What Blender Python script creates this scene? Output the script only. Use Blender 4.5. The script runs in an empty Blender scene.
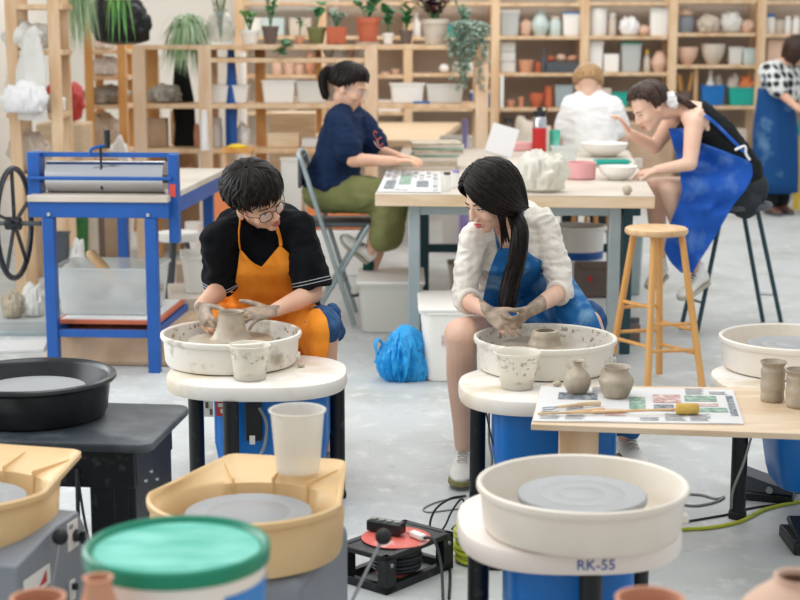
import bpy, math, random
from mathutils import Vector, Matrix, noise, Quaternion
from mathutils.bvhtree import BVHTree
PI = math.pi
F, PITCH, H = 1560.0, math.radians(9.7), 1.6
COL = bpy.context.scene.collection
rnd = random.Random(7)
def V(*a): return Vector(a)
def zat(py, Y): return H - Y * math.tan(PITCH + math.atan((py - 300) / F))       # height seen at row py at distance Y
def yat(py, z=0.0): return (H - z) / math.tan(PITCH + math.atan((py - 300) / F))  # distance of row py on the level z
def xat(px, Y, z=0.0): return (px - 400) / F * (Y * math.cos(PITCH) + (H - z) * math.sin(PITCH))
def PT(px, py, Y):
    z = zat(py, Y); return V(xat(px, Y, z), Y, z)
def FL(px, py, z=0.0):
    Y = yat(py, z); return V(xat(px, Y, z), Y, z)
def hexc(h):
    h = h.lstrip('#'); c = [int(h[i:i+2], 16) / 255 for i in (0, 2, 4)]
    return tuple(x / 12.92 if x <= .04045 else ((x + .055) / 1.055) ** 2.4 for x in c) + (1,)
MATS = {}
def mat(name, col, rough=.6, metal=0, var=.0, scale=8, col2=None, bump=0, bscale=40, trans=0, alpha=1, ior=1.45, coat=0, sheen=0, lo=.4, hi=.65, stretch=None, emit=None, detail=4, spec=.5):
    if name in MATS: return MATS[name]
    m = bpy.data.materials.new(name); m.use_nodes = True
    nt = m.node_tree; b = nt.nodes['Principled BSDF']
    c = hexc(col); b.inputs['Base Color'].default_value = c
    b.inputs['Roughness'].default_value = rough; b.inputs['Metallic'].default_value = metal
    b.inputs['Transmission Weight'].default_value = trans; b.inputs['Alpha'].default_value = alpha
    b.inputs['IOR'].default_value = ior; b.inputs['Coat Weight'].default_value = coat
    if sheen: b.inputs['Sheen Weight'].default_value = sheen
    if emit: b.inputs['Emission Color'].default_value = hexc(emit[0]); b.inputs['Emission Strength'].default_value = emit[1]
    b.inputs['Specular IOR Level'].default_value = spec
    tc = nt.nodes.new('ShaderNodeTexCoord'); mp = nt.nodes.new('ShaderNodeMapping')
    nt.links.new(tc.outputs['Object'], mp.inputs['Vector'])
    if stretch: mp.inputs['Scale'].default_value = stretch
    if var or col2:
        n = nt.nodes.new('ShaderNodeTexNoise'); n.inputs['Scale'].default_value = scale; n.inputs['Detail'].default_value = detail
        nt.links.new(mp.outputs['Vector'], n.inputs['Vector'])
        r = nt.nodes.new('ShaderNodeValToRGB'); r.color_ramp.elements[0].position = lo; r.color_ramp.elements[1].position = hi
        a = hexc(col2) if col2 else tuple(max(0, x * (1 - var)) for x in c[:3]) + (1,)
        r.color_ramp.elements[0].color = c; r.color_ramp.elements[1].color = a
        nt.links.new(n.outputs['Fac'], r.inputs['Fac']); nt.links.new(r.outputs['Color'], b.inputs['Base Color'])
    if bump:
        n2 = nt.nodes.new('ShaderNodeTexNoise'); n2.inputs['Scale'].default_value = bscale; n2.inputs['Detail'].default_value = 5
        nt.links.new(mp.outputs['Vector'], n2.inputs['Vector'])
        bp = nt.nodes.new('ShaderNodeBump'); bp.inputs['Strength'].default_value = bump; bp.inputs['Distance'].default_value = .01
        nt.links.new(n2.outputs['Fac'], bp.inputs['Height']); nt.links.new(bp.outputs['Normal'], b.inputs['Normal'])
    MATS[name] = m; return m

def frame(d):
    d = d.normalized(); u = V(0, 0, 1) if abs(d.z) < .9 else V(1, 0, 0)
    a = d.cross(u).normalized(); return a, d.cross(a).normalized()
class MB:
    def __init__(s): s.v = []; s.f = []; s.m = []
    def add(s, vs, fs, mi=0):
        o = len(s.v); s.v += [Vector(x) for x in vs]; s.f += [[i + o for i in f] for f in fs]; s.m += [mi] * len(fs); return s
    def box(s, c, d, R=None, mi=0, taper=1.0):
        c = Vector(c); x, y, z = d[0] / 2, d[1] / 2, d[2] / 2; t = taper
        vs = [V(-x*t, -y*t, -z), V(x*t, -y*t, -z), V(x*t, y*t, -z), V(-x*t, y*t, -z), V(-x, -y, z), V(x, -y, z), V(x, y, z), V(-x, y, z)]
        if R is not None:
            if not isinstance(R, Matrix): R = Matrix.Rotation(R, 3, 'Z')
            vs = [R @ p for p in vs]
        return s.add([c + p for p in vs], [(0, 3, 2, 1), (4, 5, 6, 7), (0, 1, 5, 4), (1, 2, 6, 5), (2, 3, 7, 6), (3, 0, 4, 7)], mi)
    def rings(s, rs, mi=0, cap0=True, cap1=True, close=False):
        n = len(rs[0]); vs = [p for r in rs for p in r]; fs = []
        k = len(rs)
        for i in range(k if close else k - 1):
            j = (i + 1) % k
            for a in range(n): b = (a + 1) % n; fs.append((i*n + a, i*n + b, j*n + b, j*n + a))
        if not close:
            if cap0: fs.append(tuple(range(n - 1, -1, -1)))
            if cap1: fs.append(tuple((k - 1) * n + a for a in range(n)))
        return s.add(vs, fs, mi)
    def lathe(s, prof, c=(0, 0, 0), n=32, mi=0, axis=None, sx=1, sy=1):
        """prof: (r,z) pairs bottom to top; ends close on the axis when r=0"""
        c = Vector(c)
        if axis is None: X, Y_, Z = V(1, 0, 0), V(0, 1, 0), V(0, 0, 1)
        else: Z = Vector(axis).normalized(); X, Y_ = frame(Z); Y_ = Z.cross(X)
        rs = [[c + X * (max(r, 1e-5) * sx * math.cos(2*PI*k/n)) + Y_ * (max(r, 1e-5) * sy * math.sin(2*PI*k/n)) + Z * z for k in range(n)] for r, z in prof]
        return s.rings(rs, mi, cap0=True, cap1=True)
    def cyl(s, a, b, r0, r1=None, n=16, mi=0):
        a, b = Vector(a), Vector(b); r1 = r0 if r1 is None else r1
        X, Y_ = frame(b - a); Y_ = (b - a).normalized().cross(X)
        rs = [[p + X * (r * math.cos(2*PI*k/n)) + Y_ * (r * math.sin(2*PI*k/n)) for k in range(n)] for p, r in ((a, r0), (b, r1))]
        return s.rings(rs, mi)
    def bar(s, a, b, w, h=None, mi=0, up=None):
        a, b = Vector(a), Vector(b); h = w if h is None else h; d = (b - a).normalized()
        if up is None: up = V(0, 0, 1) if abs(d.z) < .9 else V(0, 1, 0)
        X = d.cross(Vector(up)).normalized(); Y_ = X.cross(d).normalized()
        rs = [[p + X * (i * w / 2) + Y_ * (j * h / 2) for i, j in ((-1, -1), (1, -1), (1, 1), (-1, 1))] for p in (a, b)]
        return s.rings(rs, mi)
    def tube(s, pts, r, n=8, mi=0, close=False, flat=1.0, smooth=0):
        pts = [Vector(p) for p in pts]
        if smooth: pts = spline(pts, smooth, close)
        k = len(pts); rr = r if isinstance(r, (list, tuple)) else [r] * k
        if len(rr) != k: rr = [rr[min(len(rr) - 1, int(i * len(rr) / k))] if False else rr[0] + (rr[-1] - rr[0]) * i / (k - 1) for i in range(k)]
        rs = []; X = None
        for i, p in enumerate(pts):
            if close: d = pts[(i + 1) % k] - pts[i - 1]
            else: d = pts[min(i + 1, k - 1)] - pts[max(i - 1, 0)]
            if d.length < 1e-9: d = V(0, 0, 1)
            d.normalize()
            if X is None: X, _ = frame(d)
            else:
                X = X - d * X.dot(d)
                if X.length < 1e-6: X, _ = frame(d)
                X.normalize()
            Y_ = d.cross(X)
            rs.append([p + X * (rr[i] * math.cos(2*PI*a/n)) + Y_ * (rr[i] * flat * math.sin(2*PI*a/n)) for a in range(n)])
        return s.rings(rs, mi, close=close)
    def ell(s, c, r, R=None, n=20, k=12, mi=0):
        c = Vector(c); rs = []
        if isinstance(r, (int, float)): r = (r, r, r)
        for i in range(k + 1):
            t = PI * i / k; q = max(math.sin(t), 1e-4)
            ring = [V(r[0]*q*math.cos(2*PI*a/n), r[1]*q*math.sin(2*PI*a/n), -r[2]*math.cos(t)) for a in range(n)]
            rs.append([c + (R @ p if R is not None else p) for p in ring])
        return s.rings(rs, mi)
    def limb(s, a, b, r0, r1, n=16, mi=0):
        a, b = Vector(a), Vector(b); d = b - a; L = d.length; X, _ = frame(d); d.normalize(); Y_ = d.cross(X); rs = []
        for i in range(0, 5): t = PI / 2 * (1 - i / 4); rs.append((a - d * r0 * math.sin(t), r0 * max(math.cos(t), .02)))
        for i in range(0, 5): t = PI / 2 * i / 4; rs.append((b + d * r1 * math.sin(t), r1 * max(math.cos(t), .02)))
        return s.rings([[p + X * (r * math.cos(2*PI*k/n)) + Y_ * (r * math.sin(2*PI*k/n)) for k in range(n)] for p, r in rs], mi)
    def chain(s, pr, n=16, mi=0):
        for (a, r0), (b, r1) in zip(pr, pr[1:]): s.limb(a, b, r0, r1, n, mi)
        return s
    def eloft(s, secs, n=24, mi=0):
        """secs: (center, X half-axis vector, Y half-axis vector)"""
        return s.rings([[Vector(c) + Vector(a) * math.cos(2*PI*k/n) + Vector(b) * math.sin(2*PI*k/n) for k in range(n)] for c, a, b in secs], mi)
    def prism(s, pts, z0, z1, mi=0, t0=1.0):
        return s.rings([[V(p[0]*t0, p[1]*t0, z0) for p in pts], [V(p[0], p[1], z1) for p in pts]], mi)
    def xf(s, M, start=0):
        for i in range(start, len(s.v)): s.v[i] = M @ s.v[i]
        return s
    def jit(s, amp, fr, start=0, seed=0):
        o = V(seed * 3.1, seed * 1.7, 0)
        for i in range(start, len(s.v)):
            p = s.v[i]; s.v[i] = p + noise.noise_vector(p * fr + o) * amp
        return s
def spline(pts, sub=6, close=False):
    out = []; n = len(pts)
    rng = range(n) if close else range(n - 1)
    for i in rng:
        p0 = pts[i - 1] if (close or i > 0) else pts[0]; p1 = pts[i]; p2 = pts[(i + 1) % n]; p3 = pts[(i + 2) % n] if (close or i + 2 < n) else pts[-1]
        for k in range(sub):
            t = k / sub
            out.append(.5 * ((2 * p1) + (p2 - p0) * t + (2*p0 - 5*p1 + 4*p2 - p3) * t*t + (3*p1 - p0 - 3*p2 + p3) * t**3))
    if not close: out.append(pts[-1].copy())
    return out
def tagp(o, label=None, cat=None, group=None, kind=None):
    if label: o['label'] = label
    if cat: o['category'] = cat
    if group: o['group'] = group
    if kind: o['kind'] = kind
    return o
def thing(name, label, cat, loc=(0, 0, 0), rz=0, group=None):
    o = bpy.data.objects.new(name, None); COL.objects.link(o); o.empty_display_size = .1
    o.location = loc; o.rotation_euler = (0, 0, rz); return tagp(o, label, cat, group)
def root_of(o):
    while o.parent: o = o.parent
    return o
def build(name, mb, mats, parent=None, loc=None, rz=0, world=False, bevel=0, sharp=38, sub=0, solid=0, label=None, sol_off=0, seg=2):
    me = bpy.data.meshes.new(name)
    vs = mb.v
    if world:
        base = root_of(parent).location if parent else Vector(loc or (0, 0, 0))
        vs = [v - base for v in vs]
    me.from_pydata([tuple(v) for v in vs], [], mb.f)
    if not isinstance(mats, (list, tuple)): mats = [mats]
    for m in mats: me.materials.append(m)
    me.polygons.foreach_set('material_index', mb.m)
    me.polygons.foreach_set('use_smooth', [True] * len(mb.f))
    me.validate(); me.update()
    try: me.set_sharp_from_angle(angle=math.radians(sharp))
    except Exception: pass
    o = bpy.data.objects.new(name, me); COL.objects.link(o)
    if parent: o.parent = parent
    if loc is not None: o.location = loc; o.rotation_euler = (0, 0, rz)
    if solid: md = o.modifiers.new('s', 'SOLIDIFY'); md.thickness = solid; md.offset = sol_off
    if bevel: md = o.modifiers.new('b', 'BEVEL'); md.width = bevel; md.segments = seg; md.limit_method = 'ANGLE'; md.angle_limit = math.radians(40); md.harden_normals = False
    if sub: md = o.modifiers.new('u', 'SUBSURF'); md.levels = sub; md.render_levels = sub
    if label: o['label'] = label
    return o
def solo(name, label, cat, mb, mats, loc, rz=0, group=None, **k):
    o = build(name, mb, mats, None, loc, rz, **k); return tagp(o, label, cat, group)
def struct(name, mb, mats, loc=(0, 0, 0), **k):
    o = build(name, mb, mats, None, loc, **k); return tagp(o, None, None, None, 'structure')
def children(o): return [c for c in bpy.data.objects if c.parent == o]
def copy_tree(o, loc, rz, label=None, group=None):
    r = o.copy(); COL.objects.link(r); r.location = loc; r.rotation_euler = (0, 0, rz)
    if label: r['label'] = label
    if group: r['group'] = group
    def rec(a, b):
        for ch in children(a):
            c = ch.copy(); COL.objects.link(c); c.parent = b; rec(ch, c)
    rec(o, r); return r
def organic(mb, voxel, iters=6, wr=0, wfr=10, fac=.5):
    """one continuous skin over the overlapping forms in mb; returns a new MB"""
    me = bpy.data.meshes.new('t'); me.from_pydata([tuple(v) for v in mb.v], [], mb.f)
    o = bpy.data.objects.new('t', me); COL.objects.link(o)
    md = o.modifiers.new('r', 'REMESH'); md.mode = 'VOXEL'; md.voxel_size = voxel
    if iters: sm = o.modifiers.new('s', 'SMOOTH'); sm.iterations = iters; sm.factor = fac
    dg = bpy.context.evaluated_depsgraph_get(); ev = o.evaluated_get(dg); m2 = ev.to_mesh()
    r = MB(); ns = [v.normal.copy() for v in m2.vertices]; r.v = [v.co.copy() for v in m2.vertices]
    r.f = [list(p.vertices) for p in m2.polygons]; r.m = [0] * len(r.f)
    ev.to_mesh_clear(); bpy.data.objects.remove(o); bpy.data.meshes.remove(me)
    if wr:
        for i, p in enumerate(r.v):
            a = noise.noise(p * wfr); b = noise.noise(V(p.x * wfr * 2.3, p.y * wfr * 2.3, p.z * wfr * .9) + V(5, 2, 9))
            c = abs(noise.noise(V(p.x * wfr * 1.2, p.y * wfr * 1.2, p.z * wfr * 2.6) + V(1, 7, 3)))
            r.v[i] = p + ns[i] * wr * (a * .7 + b * .6 - c * 1.1 + .15)
    return r
def recolor(mb, fn):
    """fn(center)->material index or None"""
    for i, f in enumerate(mb.f):
        c = (mb.v[f[0]] + mb.v[f[len(f) // 2]]) / 2; k = fn(c)
        if k is not None: mb.m[i] = k
    return mb
def bvh(*mbs):
    v = []; f = []
    for m in mbs:
        o = len(v); v += m.v; f += [[i + o for i in q] for q in m.f]
    return BVHTree.FromPolygons(v, f)
def drape(rows, tree, off, maxd=.6, wr=0, wfr=14):
    """rows: grid of (point, dir); each point travels along dir until the surface, stopping off before it"""
    g = []
    for row in rows:
        q = []
        for p, d in row:
            d = d.normalized(); h = tree.ray_cast(p, d, maxd)
            q.append(h[0] - d * off if h[0] is not None else None)
        g.append(q)
    # fill misses with neighbours' depth
    for i, row in enumerate(g):
        for j, c in enumerate(row):
            if c is None:
                best = None
                for jj in range(len(row)):
                    if row[jj] is not None and (best is None or abs(jj - j) < abs(best - j)) and not isinstance(row[jj], tuple): best = jj
                p, d = rows[i][j]; d = d.normalized()
                if best is not None: t = (row[best] - rows[i][best][0]).dot(d); g[i][j] = p + d * t
                elif i > 0: t = (g[i-1][j] - rows[i-1][j][0]).dot(d); g[i][j] = p + d * t
                else: g[i][j] = p + d * .1
    for _ in range(3):
        h = [[c.copy() for c in r] for r in g]
        for i in range(len(g)):
            for j in range(len(g[0])):
                nb = [h[a][b] for a, b in ((i-1, j), (i+1, j), (i, j-1), (i, j+1)) if 0 <= a < len(g) and 0 <= b < len(g[0])]
                d = rows[i][j][1].normalized(); av = sum(((x - h[i][j]).dot(d) for x in nb)) / len(nb)
                g[i][j] = h[i][j] + d * min(av * .5, 0.0 if av > 0 else av * .5)
    if wr:
        for i, r in enumerate(g):
            for j, c in enumerate(r): r[j] = c - rows[i][j][1].normalized() * (wr * (1 + noise.noise(c * wfr) + 2.2 * (abs(noise.noise(V(c.x * wfr * 1.5 + c.z * wfr * .35, c.y * 2, c.z * wfr * .4))) - .1) + 1.2 * noise.noise(V(c.x * wfr * .5, 3, c.z * wfr * 1.8))))
    mb = MB(); n = len(g[0])
    mb.add([c for r in g for c in r], [(i*n + j, i*n + j + 1, (i+1)*n + j + 1, (i+1)*n + j) for i in range(len(g) - 1) for j in range(n - 1)])
    return mb
# ---------------------------------------------------------------- materials
M = {}
M['floor'] = mat('floor_concrete', '#c2c6c6', .5, col2='#a9aaa5', scale=2.3, lo=.45, hi=.78, bump=.08, bscale=20, detail=8)
M['wall'] = mat('wall_plaster', '#e4e0d8', .8, var=.06, scale=.7)
M['wall_tan'] = mat('wall_shelf_back', '#c3b3a2', .8, var=.1, scale=1.5)
M['pine'] = mat('pine', '#dfc29f', .55, col2='#cda57c', scale=3.5, stretch=(3, 3, .6), bump=.05)
M['pine_or'] = mat('pine_orange', '#dba664', .55, col2='#c98d4c', scale=4, stretch=(3, 3, .6))
M['ply'] = mat('plywood', '#dcc6a8', .55, col2='#cfb48f', scale=5, stretch=(1, 6, 6))
M['tabletop'] = mat('worktop', '#cdc3b6', .5, col2='#bdb1a2', scale=3)
M['edge'] = mat('table_edge', '#dec6a8', .5, col2='#ceb18c', scale=3, stretch=(1, 8, 8))
M['beech'] = mat('beech', '#dcb88c', .45, col2='#cda272', scale=5, stretch=(4, 4, .5))
M['beech_or'] = mat('beech_legs', '#dca765', .45, col2='#cf9550', scale=5, stretch=(4, 4, .5))
M['blue'] = mat('blue_paint', '#1a55a2', .4, var=.12, scale=9)
M['bluebody'] = mat('blue_plastic', '#1271c4', .38, var=.08, scale=4)
M['steel'] = mat('steel_grey_blue', '#a5b2b5', .4, .35, var=.15, scale=6)
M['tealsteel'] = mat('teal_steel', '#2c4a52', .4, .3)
M['chrome'] = mat('chrome', '#c9cbd0', .2, 1)
M['alu'] = mat('aluminium', '#a4a8ae', .34, .8, var=.1, scale=3)
M['rubber'] = mat('black_rubber', '#1b1d1f', .6)
M['black'] = mat('black_paint', '#15191c', .42, col2='#4b4f50', scale=26, lo=.62, hi=.8)
M['blackpl'] = mat('black_plastic', '#16191c', .3, col2='#2a2e30', scale=9)
M['blacktop'] = mat('black_tabletop', '#343b41', .42, col2='#70777a', scale=8, lo=.45, hi=.85, detail=8)
M['white'] = mat('white_plastic', '#efece6', .4, var=.04, scale=4)
M['cream'] = mat('cream_basin', '#ede5da', .4, col2='#e6dbcb', scale=5)
M['creamclay'] = mat('splattered_basin', '#e5e0d6', .45, col2='#a89a86', scale=11, lo=.56, hi=.72, detail=6)
M['tablecream'] = mat('wheel_table', '#ebe6df', .45, col2='#cbb999', scale=6, lo=.47, hi=.72, detail=6)
M['pink'] = mat('pinkish_table', '#eee3db', .4, var=.03, scale=4)
M['head'] = mat('wheel_head', '#9a9c9e', .42, .1, var=.1, scale=5)
M['tan'] = mat('tan_pan', '#e0c090', .42, col2='#d8b27c', scale=3)
M['pine_pale'] = mat('pine_pale', '#e2c9ad', .55, col2='#d2ad88', scale=3.5, stretch=(3, 3, .6))
M['grey'] = mat('grey_enamel', '#858b94', .45, var=.08, scale=5)
M['dgrey'] = mat('dark_grey', '#4a4f54', .5)
M['clay'] = mat('wet_clay', '#b0a390', .42, col2='#9a8c7a', scale=18, bump=.15, bscale=50)
M['clay_lt'] = mat('dry_clay', '#c0b49f', .75, col2='#a89b87', scale=14)
M['slip'] = mat('clay_slip', '#b3a894', .28, col2='#9a8d7a', scale=9, bump=.1)
M['greenlid'] = mat('green_lid', '#158a6b', .35, var=.12, scale=3)
M['greenpl'] = mat('green_lid_top', '#3fb59c', .4, col2='#7fd6c5', scale=7, stretch=(1, 2.5, 1), detail=6)
M['terra'] = mat('terracotta', '#c4694a', .7, var=.1, scale=8)
M['terra_lt'] = mat('pink_terracotta', '#d49a7c', .75, var=.1, scale=8)
M['bisque'] = mat('bisque', '#dcb9a2', .8, var=.08, scale=8)
M['stone'] = mat('stoneware', '#cfc3b4', .7, var=.12, scale=8)
M['glaze_b'] = mat('pale_glaze', '#c4d3d0', .3, var=.08, scale=8)
M['paper'] = mat('newsprint', '#d8d7d6', .85, var=.05, scale=5)
M['ink'] = mat('newsprint_ink', '#8d8f93', .85, col2='#c3c3c3', scale=160, stretch=(.2, 1, 1))
M['pic1'] = mat('print_red', '#b98f88', .8, col2='#d8cdc8', scale=60)
M['pic2'] = mat('print_green', '#6f9184', .8, col2='#a9b9a6', scale=50)
M['pic3'] = mat('print_dark', '#5c636c', .8, col2='#a4a7ab', scale=60)
M['sponge'] = mat('yellow_sponge', '#d8b35c', .9, var=.15, scale=40, bump=.4, bscale=150)
M['clear'] = mat('clear_plastic', '#dfe2e0', .3, alpha=.42)
M['milky'] = mat('milky_plastic', '#ebe9e2', .35, alpha=.74)
M['cup'] = mat('cup_plastic', '#f0ebdf', .3, alpha=.5)
M['polyclear'] = mat('clear_polythene', '#e3e0d3', .3, alpha=.72, bump=.8, bscale=30)
M['poly'] = mat('polythene', '#eeece6', .3, alpha=.82, var=.08, scale=6, bump=.8, bscale=30)
M['polydirty'] = mat('dirty_polythene', '#b5aea3', .5, col2='#7c766d', scale=9, bump=.6, bscale=25)
M['bluebag'] = mat('blue_bag', '#2aa0e2', .35, var=.15, scale=9, bump=.3, bscale=30)
M['redbag'] = mat('red_bag', '#cf4a44', .5, var=.15, scale=7)
M['blackbag'] = mat('black_bag', '#17181b', .32, bump=.4, bscale=30)
M['red'] = mat('red_paint', '#bf2527', .35)
M['redpl'] = mat('red_plastic', '#d8685c', .45, col2='#e6d6cf', scale=12, lo=.5, hi=.7)
M['cable'] = mat('cable', '#2b2d30', .5)
M['cablegr'] = mat('cable_grey', '#8b8d88', .5)
M['lime'] = mat('lime_cable', '#b9c334', .5)
M['leaf'] = mat('leaf', '#4c8a3c', .5, col2='#7db05a', scale=9)
M['leafd'] = mat('leaf_dark', '#2f6a38', .4, col2='#3f8245', scale=9)
M['leafp'] = mat('leaf_pale', '#93b083', .6, col2='#b7cba6', scale=9)
M['leafr'] = mat('leaf_purple', '#4a2a30', .5, col2='#6d3b3d', scale=9)
M['leafg'] = mat('leaf_greygreen', '#7f9a88', .6, col2='#a5b8a8', scale=9)
M['soil'] = mat('soil', '#4a3a2c', .95)
M['glass'] = mat('glass', '#e8ede9', .08, trans=.85, alpha=.6)
M['teal'] = mat('teal_plastic', '#22a797', .4)
M['boxblue'] = mat('blue_crate', '#1f6fb8', .4)
M['pinkpl'] = mat('pink_plastic', '#e0a4a4', .5, var=.05)
M['brownbox'] = mat('brown_box', '#6d5d55', .6, var=.15)
M['cloth_br'] = mat('brown_cloth', '#bfa489', .85, col2='#a98d72', scale=5)
M['orange'] = mat('orange_plastic', '#e08550', .5)
M['yellow'] = mat('yellow_plastic', '#e7c22e', .5)
M['purple'] = mat('purple_plastic', '#8f86c0', .4)
M['skin'] = mat('skin', '#deb197', .5, col2='#d6a487', scale=7)
M['skin_lt'] = mat('skin_fair', '#e4bda6', .5, col2='#dcb098', scale=7)
M['hair'] = mat('hair_black', '#100b09', .45, spec=.22, col2='#2a1d18', scale=60, lo=.5, hi=.75)
M['hairbr'] = mat('hair_brown', '#2e211c', .42, spec=.3, col2='#4a362c', scale=60)
M['hairbl'] = mat('hair_blond', '#b8946a', .42, spec=.3, col2='#8f6d4a', scale=60)
M['lip'] = mat('lips', '#b9625c', .4)
M['lipred'] = mat('lips_red', '#b8303a', .4)
M['eyew'] = mat('eye_white', '#e8e4df', .3)
M['eyeb'] = mat('eye_dark', '#1c1412', .2)
M['tee'] = mat('black_tee', '#101216', .85, spec=.15, var=.2, scale=20, bump=.1, bscale=300)
M['navy'] = mat('navy_tee', '#1c2c49', .85, spec=.15, var=.15, scale=20)
M['seam'] = mat('white_stitch', '#c9ccd0', .8)
M['orangeap'] = mat('orange_apron', '#ec9534', .75, spec=.15, col2='#db8226', scale=6, bump=.15, bscale=250)
M['denim'] = mat('denim', '#2b4a72', .8, spec=.15, col2='#3d5f8a', scale=30)
M['denimap'] = mat('denim_apron', '#22629c', .75, spec=.15, col2='#86afcf', scale=9, lo=.5, hi=.72, bump=.15, bscale=250, detail=7)
M['cardigan'] = mat('cardigan', '#e8e3da', .9, spec=.15, col2='#ddd6cb', scale=30, bump=.2, bscale=220, stretch=(1, 1, .3))
M['olive'] = mat('olive_shorts', '#7d7f52', .85, spec=.15, col2='#6e7046', scale=6)
M['apronblue'] = mat('vivid_blue_apron', '#2459b4', .55, spec=.15, col2='#6f95cf', scale=7, lo=.5, hi=.8, detail=8)
M['denimdk'] = mat('dark_blue_apron', '#1c4a80', .7, spec=.15, col2='#6f93b4', scale=5, lo=.58, hi=.8, detail=6)
M['blacktop2'] = mat('black_top', '#1d2022', .8, spec=.15)
M['trous'] = mat('charcoal_trousers', '#34383b', .8, spec=.15)
M['whitetee'] = mat('white_tee', '#efeeee', .85, spec=.15, var=.03)
M['shoe'] = mat('white_shoe', '#e6e3dc', .6, var=.08, scale=20)
M['sole'] = mat('shoe_sole', '#b3ae9f', .7)
M['olivesole'] = mat('olive_sole', '#8a8558', .8)
M['sock'] = mat('dark_sock', '#28544e', .9, spec=.15)
M['lens'] = mat('lens', '#f2f4f5', .05, alpha=.12)

M['board'] = mat('board_ply', '#d9c3a8', .55, col2='#cdb291', scale=4, stretch=(1, 5, 5))

# clay drips and scuffs on the floor: a second, finer mottling
_n = M['floor'].node_tree; _b = _n.nodes['Principled BSDF']; _src = _b.inputs['Base Color'].links[0].from_socket
_t = _n.nodes.new('ShaderNodeTexCoord'); _a = _n.nodes.new('ShaderNodeTexNoise'); _a.inputs['Scale'].default_value = 9; _a.inputs['Detail'].default_value = 9; _a.inputs['Roughness'].default_value = .7
_r = _n.nodes.new('ShaderNodeValToRGB'); _r.color_ramp.elements[0].position = .52; _r.color_ramp.elements[1].position = .72
_m = _n.nodes.new('ShaderNodeMix'); _m.data_type = 'RGBA'; _m.inputs['B'].default_value = hexc('#d9dbd8')
_n.links.new(_t.outputs['Object'], _a.inputs['Vector']); _n.links.new(_a.outputs['Fac'], _r.inputs['Fac']); _n.links.new(_r.outputs['Color'], _m.inputs['Factor']); _n.links.new(_src, _m.inputs['A'])
_a2 = _n.nodes.new('ShaderNodeTexNoise'); _a2.inputs['Scale'].default_value = 14; _a2.inputs['Detail'].default_value = 8; _r2 = _n.nodes.new('ShaderNodeValToRGB'); _r2.color_ramp.elements[0].position = .66; _r2.color_ramp.elements[1].position = .76
_m2 = _n.nodes.new('ShaderNodeMix'); _m2.data_type = 'RGBA'; _m2.inputs['B'].default_value = hexc('#a3a29b')
_n.links.new(_t.outputs['Object'], _a2.inputs['Vector']); _n.links.new(_a2.outputs['Fac'], _r2.inputs['Fac']); _n.links.new(_r2.outputs['Color'], _m2.inputs['Factor']); _n.links.new(_m.outputs['Result'], _m2.inputs['A']); _n.links.new(_m2.outputs['Result'], _b.inputs['Base Color'])
# ---------------------------------------------------------------- camera, light, shell
cam = bpy.data.cameras.new('camera'); co = bpy.data.objects.new('camera', cam); COL.objects.link(co)
cam.sensor_width = 36; cam.lens = F / 800 * 36; co.location = (0, 0, H); co.rotation_euler = (PI / 2 - PITCH, 0, 0)
cam.clip_start = .05; cam.clip_end = 60
cam.dof.use_dof = True; cam.dof.focus_distance = 5.25; cam.dof.aperture_fstop = 3.4
SC = bpy.context.scene; SC.camera = co
SC.view_settings.view_transform = 'Standard'; SC.view_settings.look = 'None'; SC.view_settings.gamma = 1
SC.view_settings.exposure = 0.0
w = bpy.data.worlds.new('world'); SC.world = w; w.use_nodes = True
w.node_tree.nodes['Background'].inputs['Color'].default_value = (.95, .98, .99, 1)
w.node_tree.nodes['Background'].inputs['Strength'].default_value = .78
def area(name, loc, rot, sx, sy, e, col=(1, 1, 1)):
    l = bpy.data.lights.new(name, 'AREA'); l.shape = 'RECTANGLE'; l.size = sx; l.size_y = sy; l.energy = e; l.color = col
    o = bpy.data.objects.new(name, l); COL.objects.link(o); o.location = loc; o.rotation_euler = rot; return o
area('ceiling_lamp', (-.6, 4.4, 3.6), (0, 0, 0), 1.6, 3.5, 60, (1, .98, .95))
area('ceiling_lamp', (1.2, 8.5, 3.6), (0, 0, 0), 3, 3, 80, (1, .98, .95))
area('ceiling_lamp', (0, 13, 3.6), (0, 0, 0), 6, 1.6, 120, (1, .97, .93))
area('window_daylight', (-4.2, 6.5, 2.3), (0, math.radians(-68), 0), 2.2, 6, 190, (.93, .97, 1))

struct('floor', MB().box((0, 9, -.05), (12, 19, .1)), M['floor'])
struct('wall_back', MB().box((0, 15.62, 1.6), (12, .1, 3.4)), M['wall_tan'])
struct('wall_left', MB().box((-3.3, 12, 1.6), (.1, 8, 3.2)), M['wall'])
struct('wall_back_panel', MB().box((-2.2, 15.54, 1.6), (3.2, .05, 3.2)), M['wall'])

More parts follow.
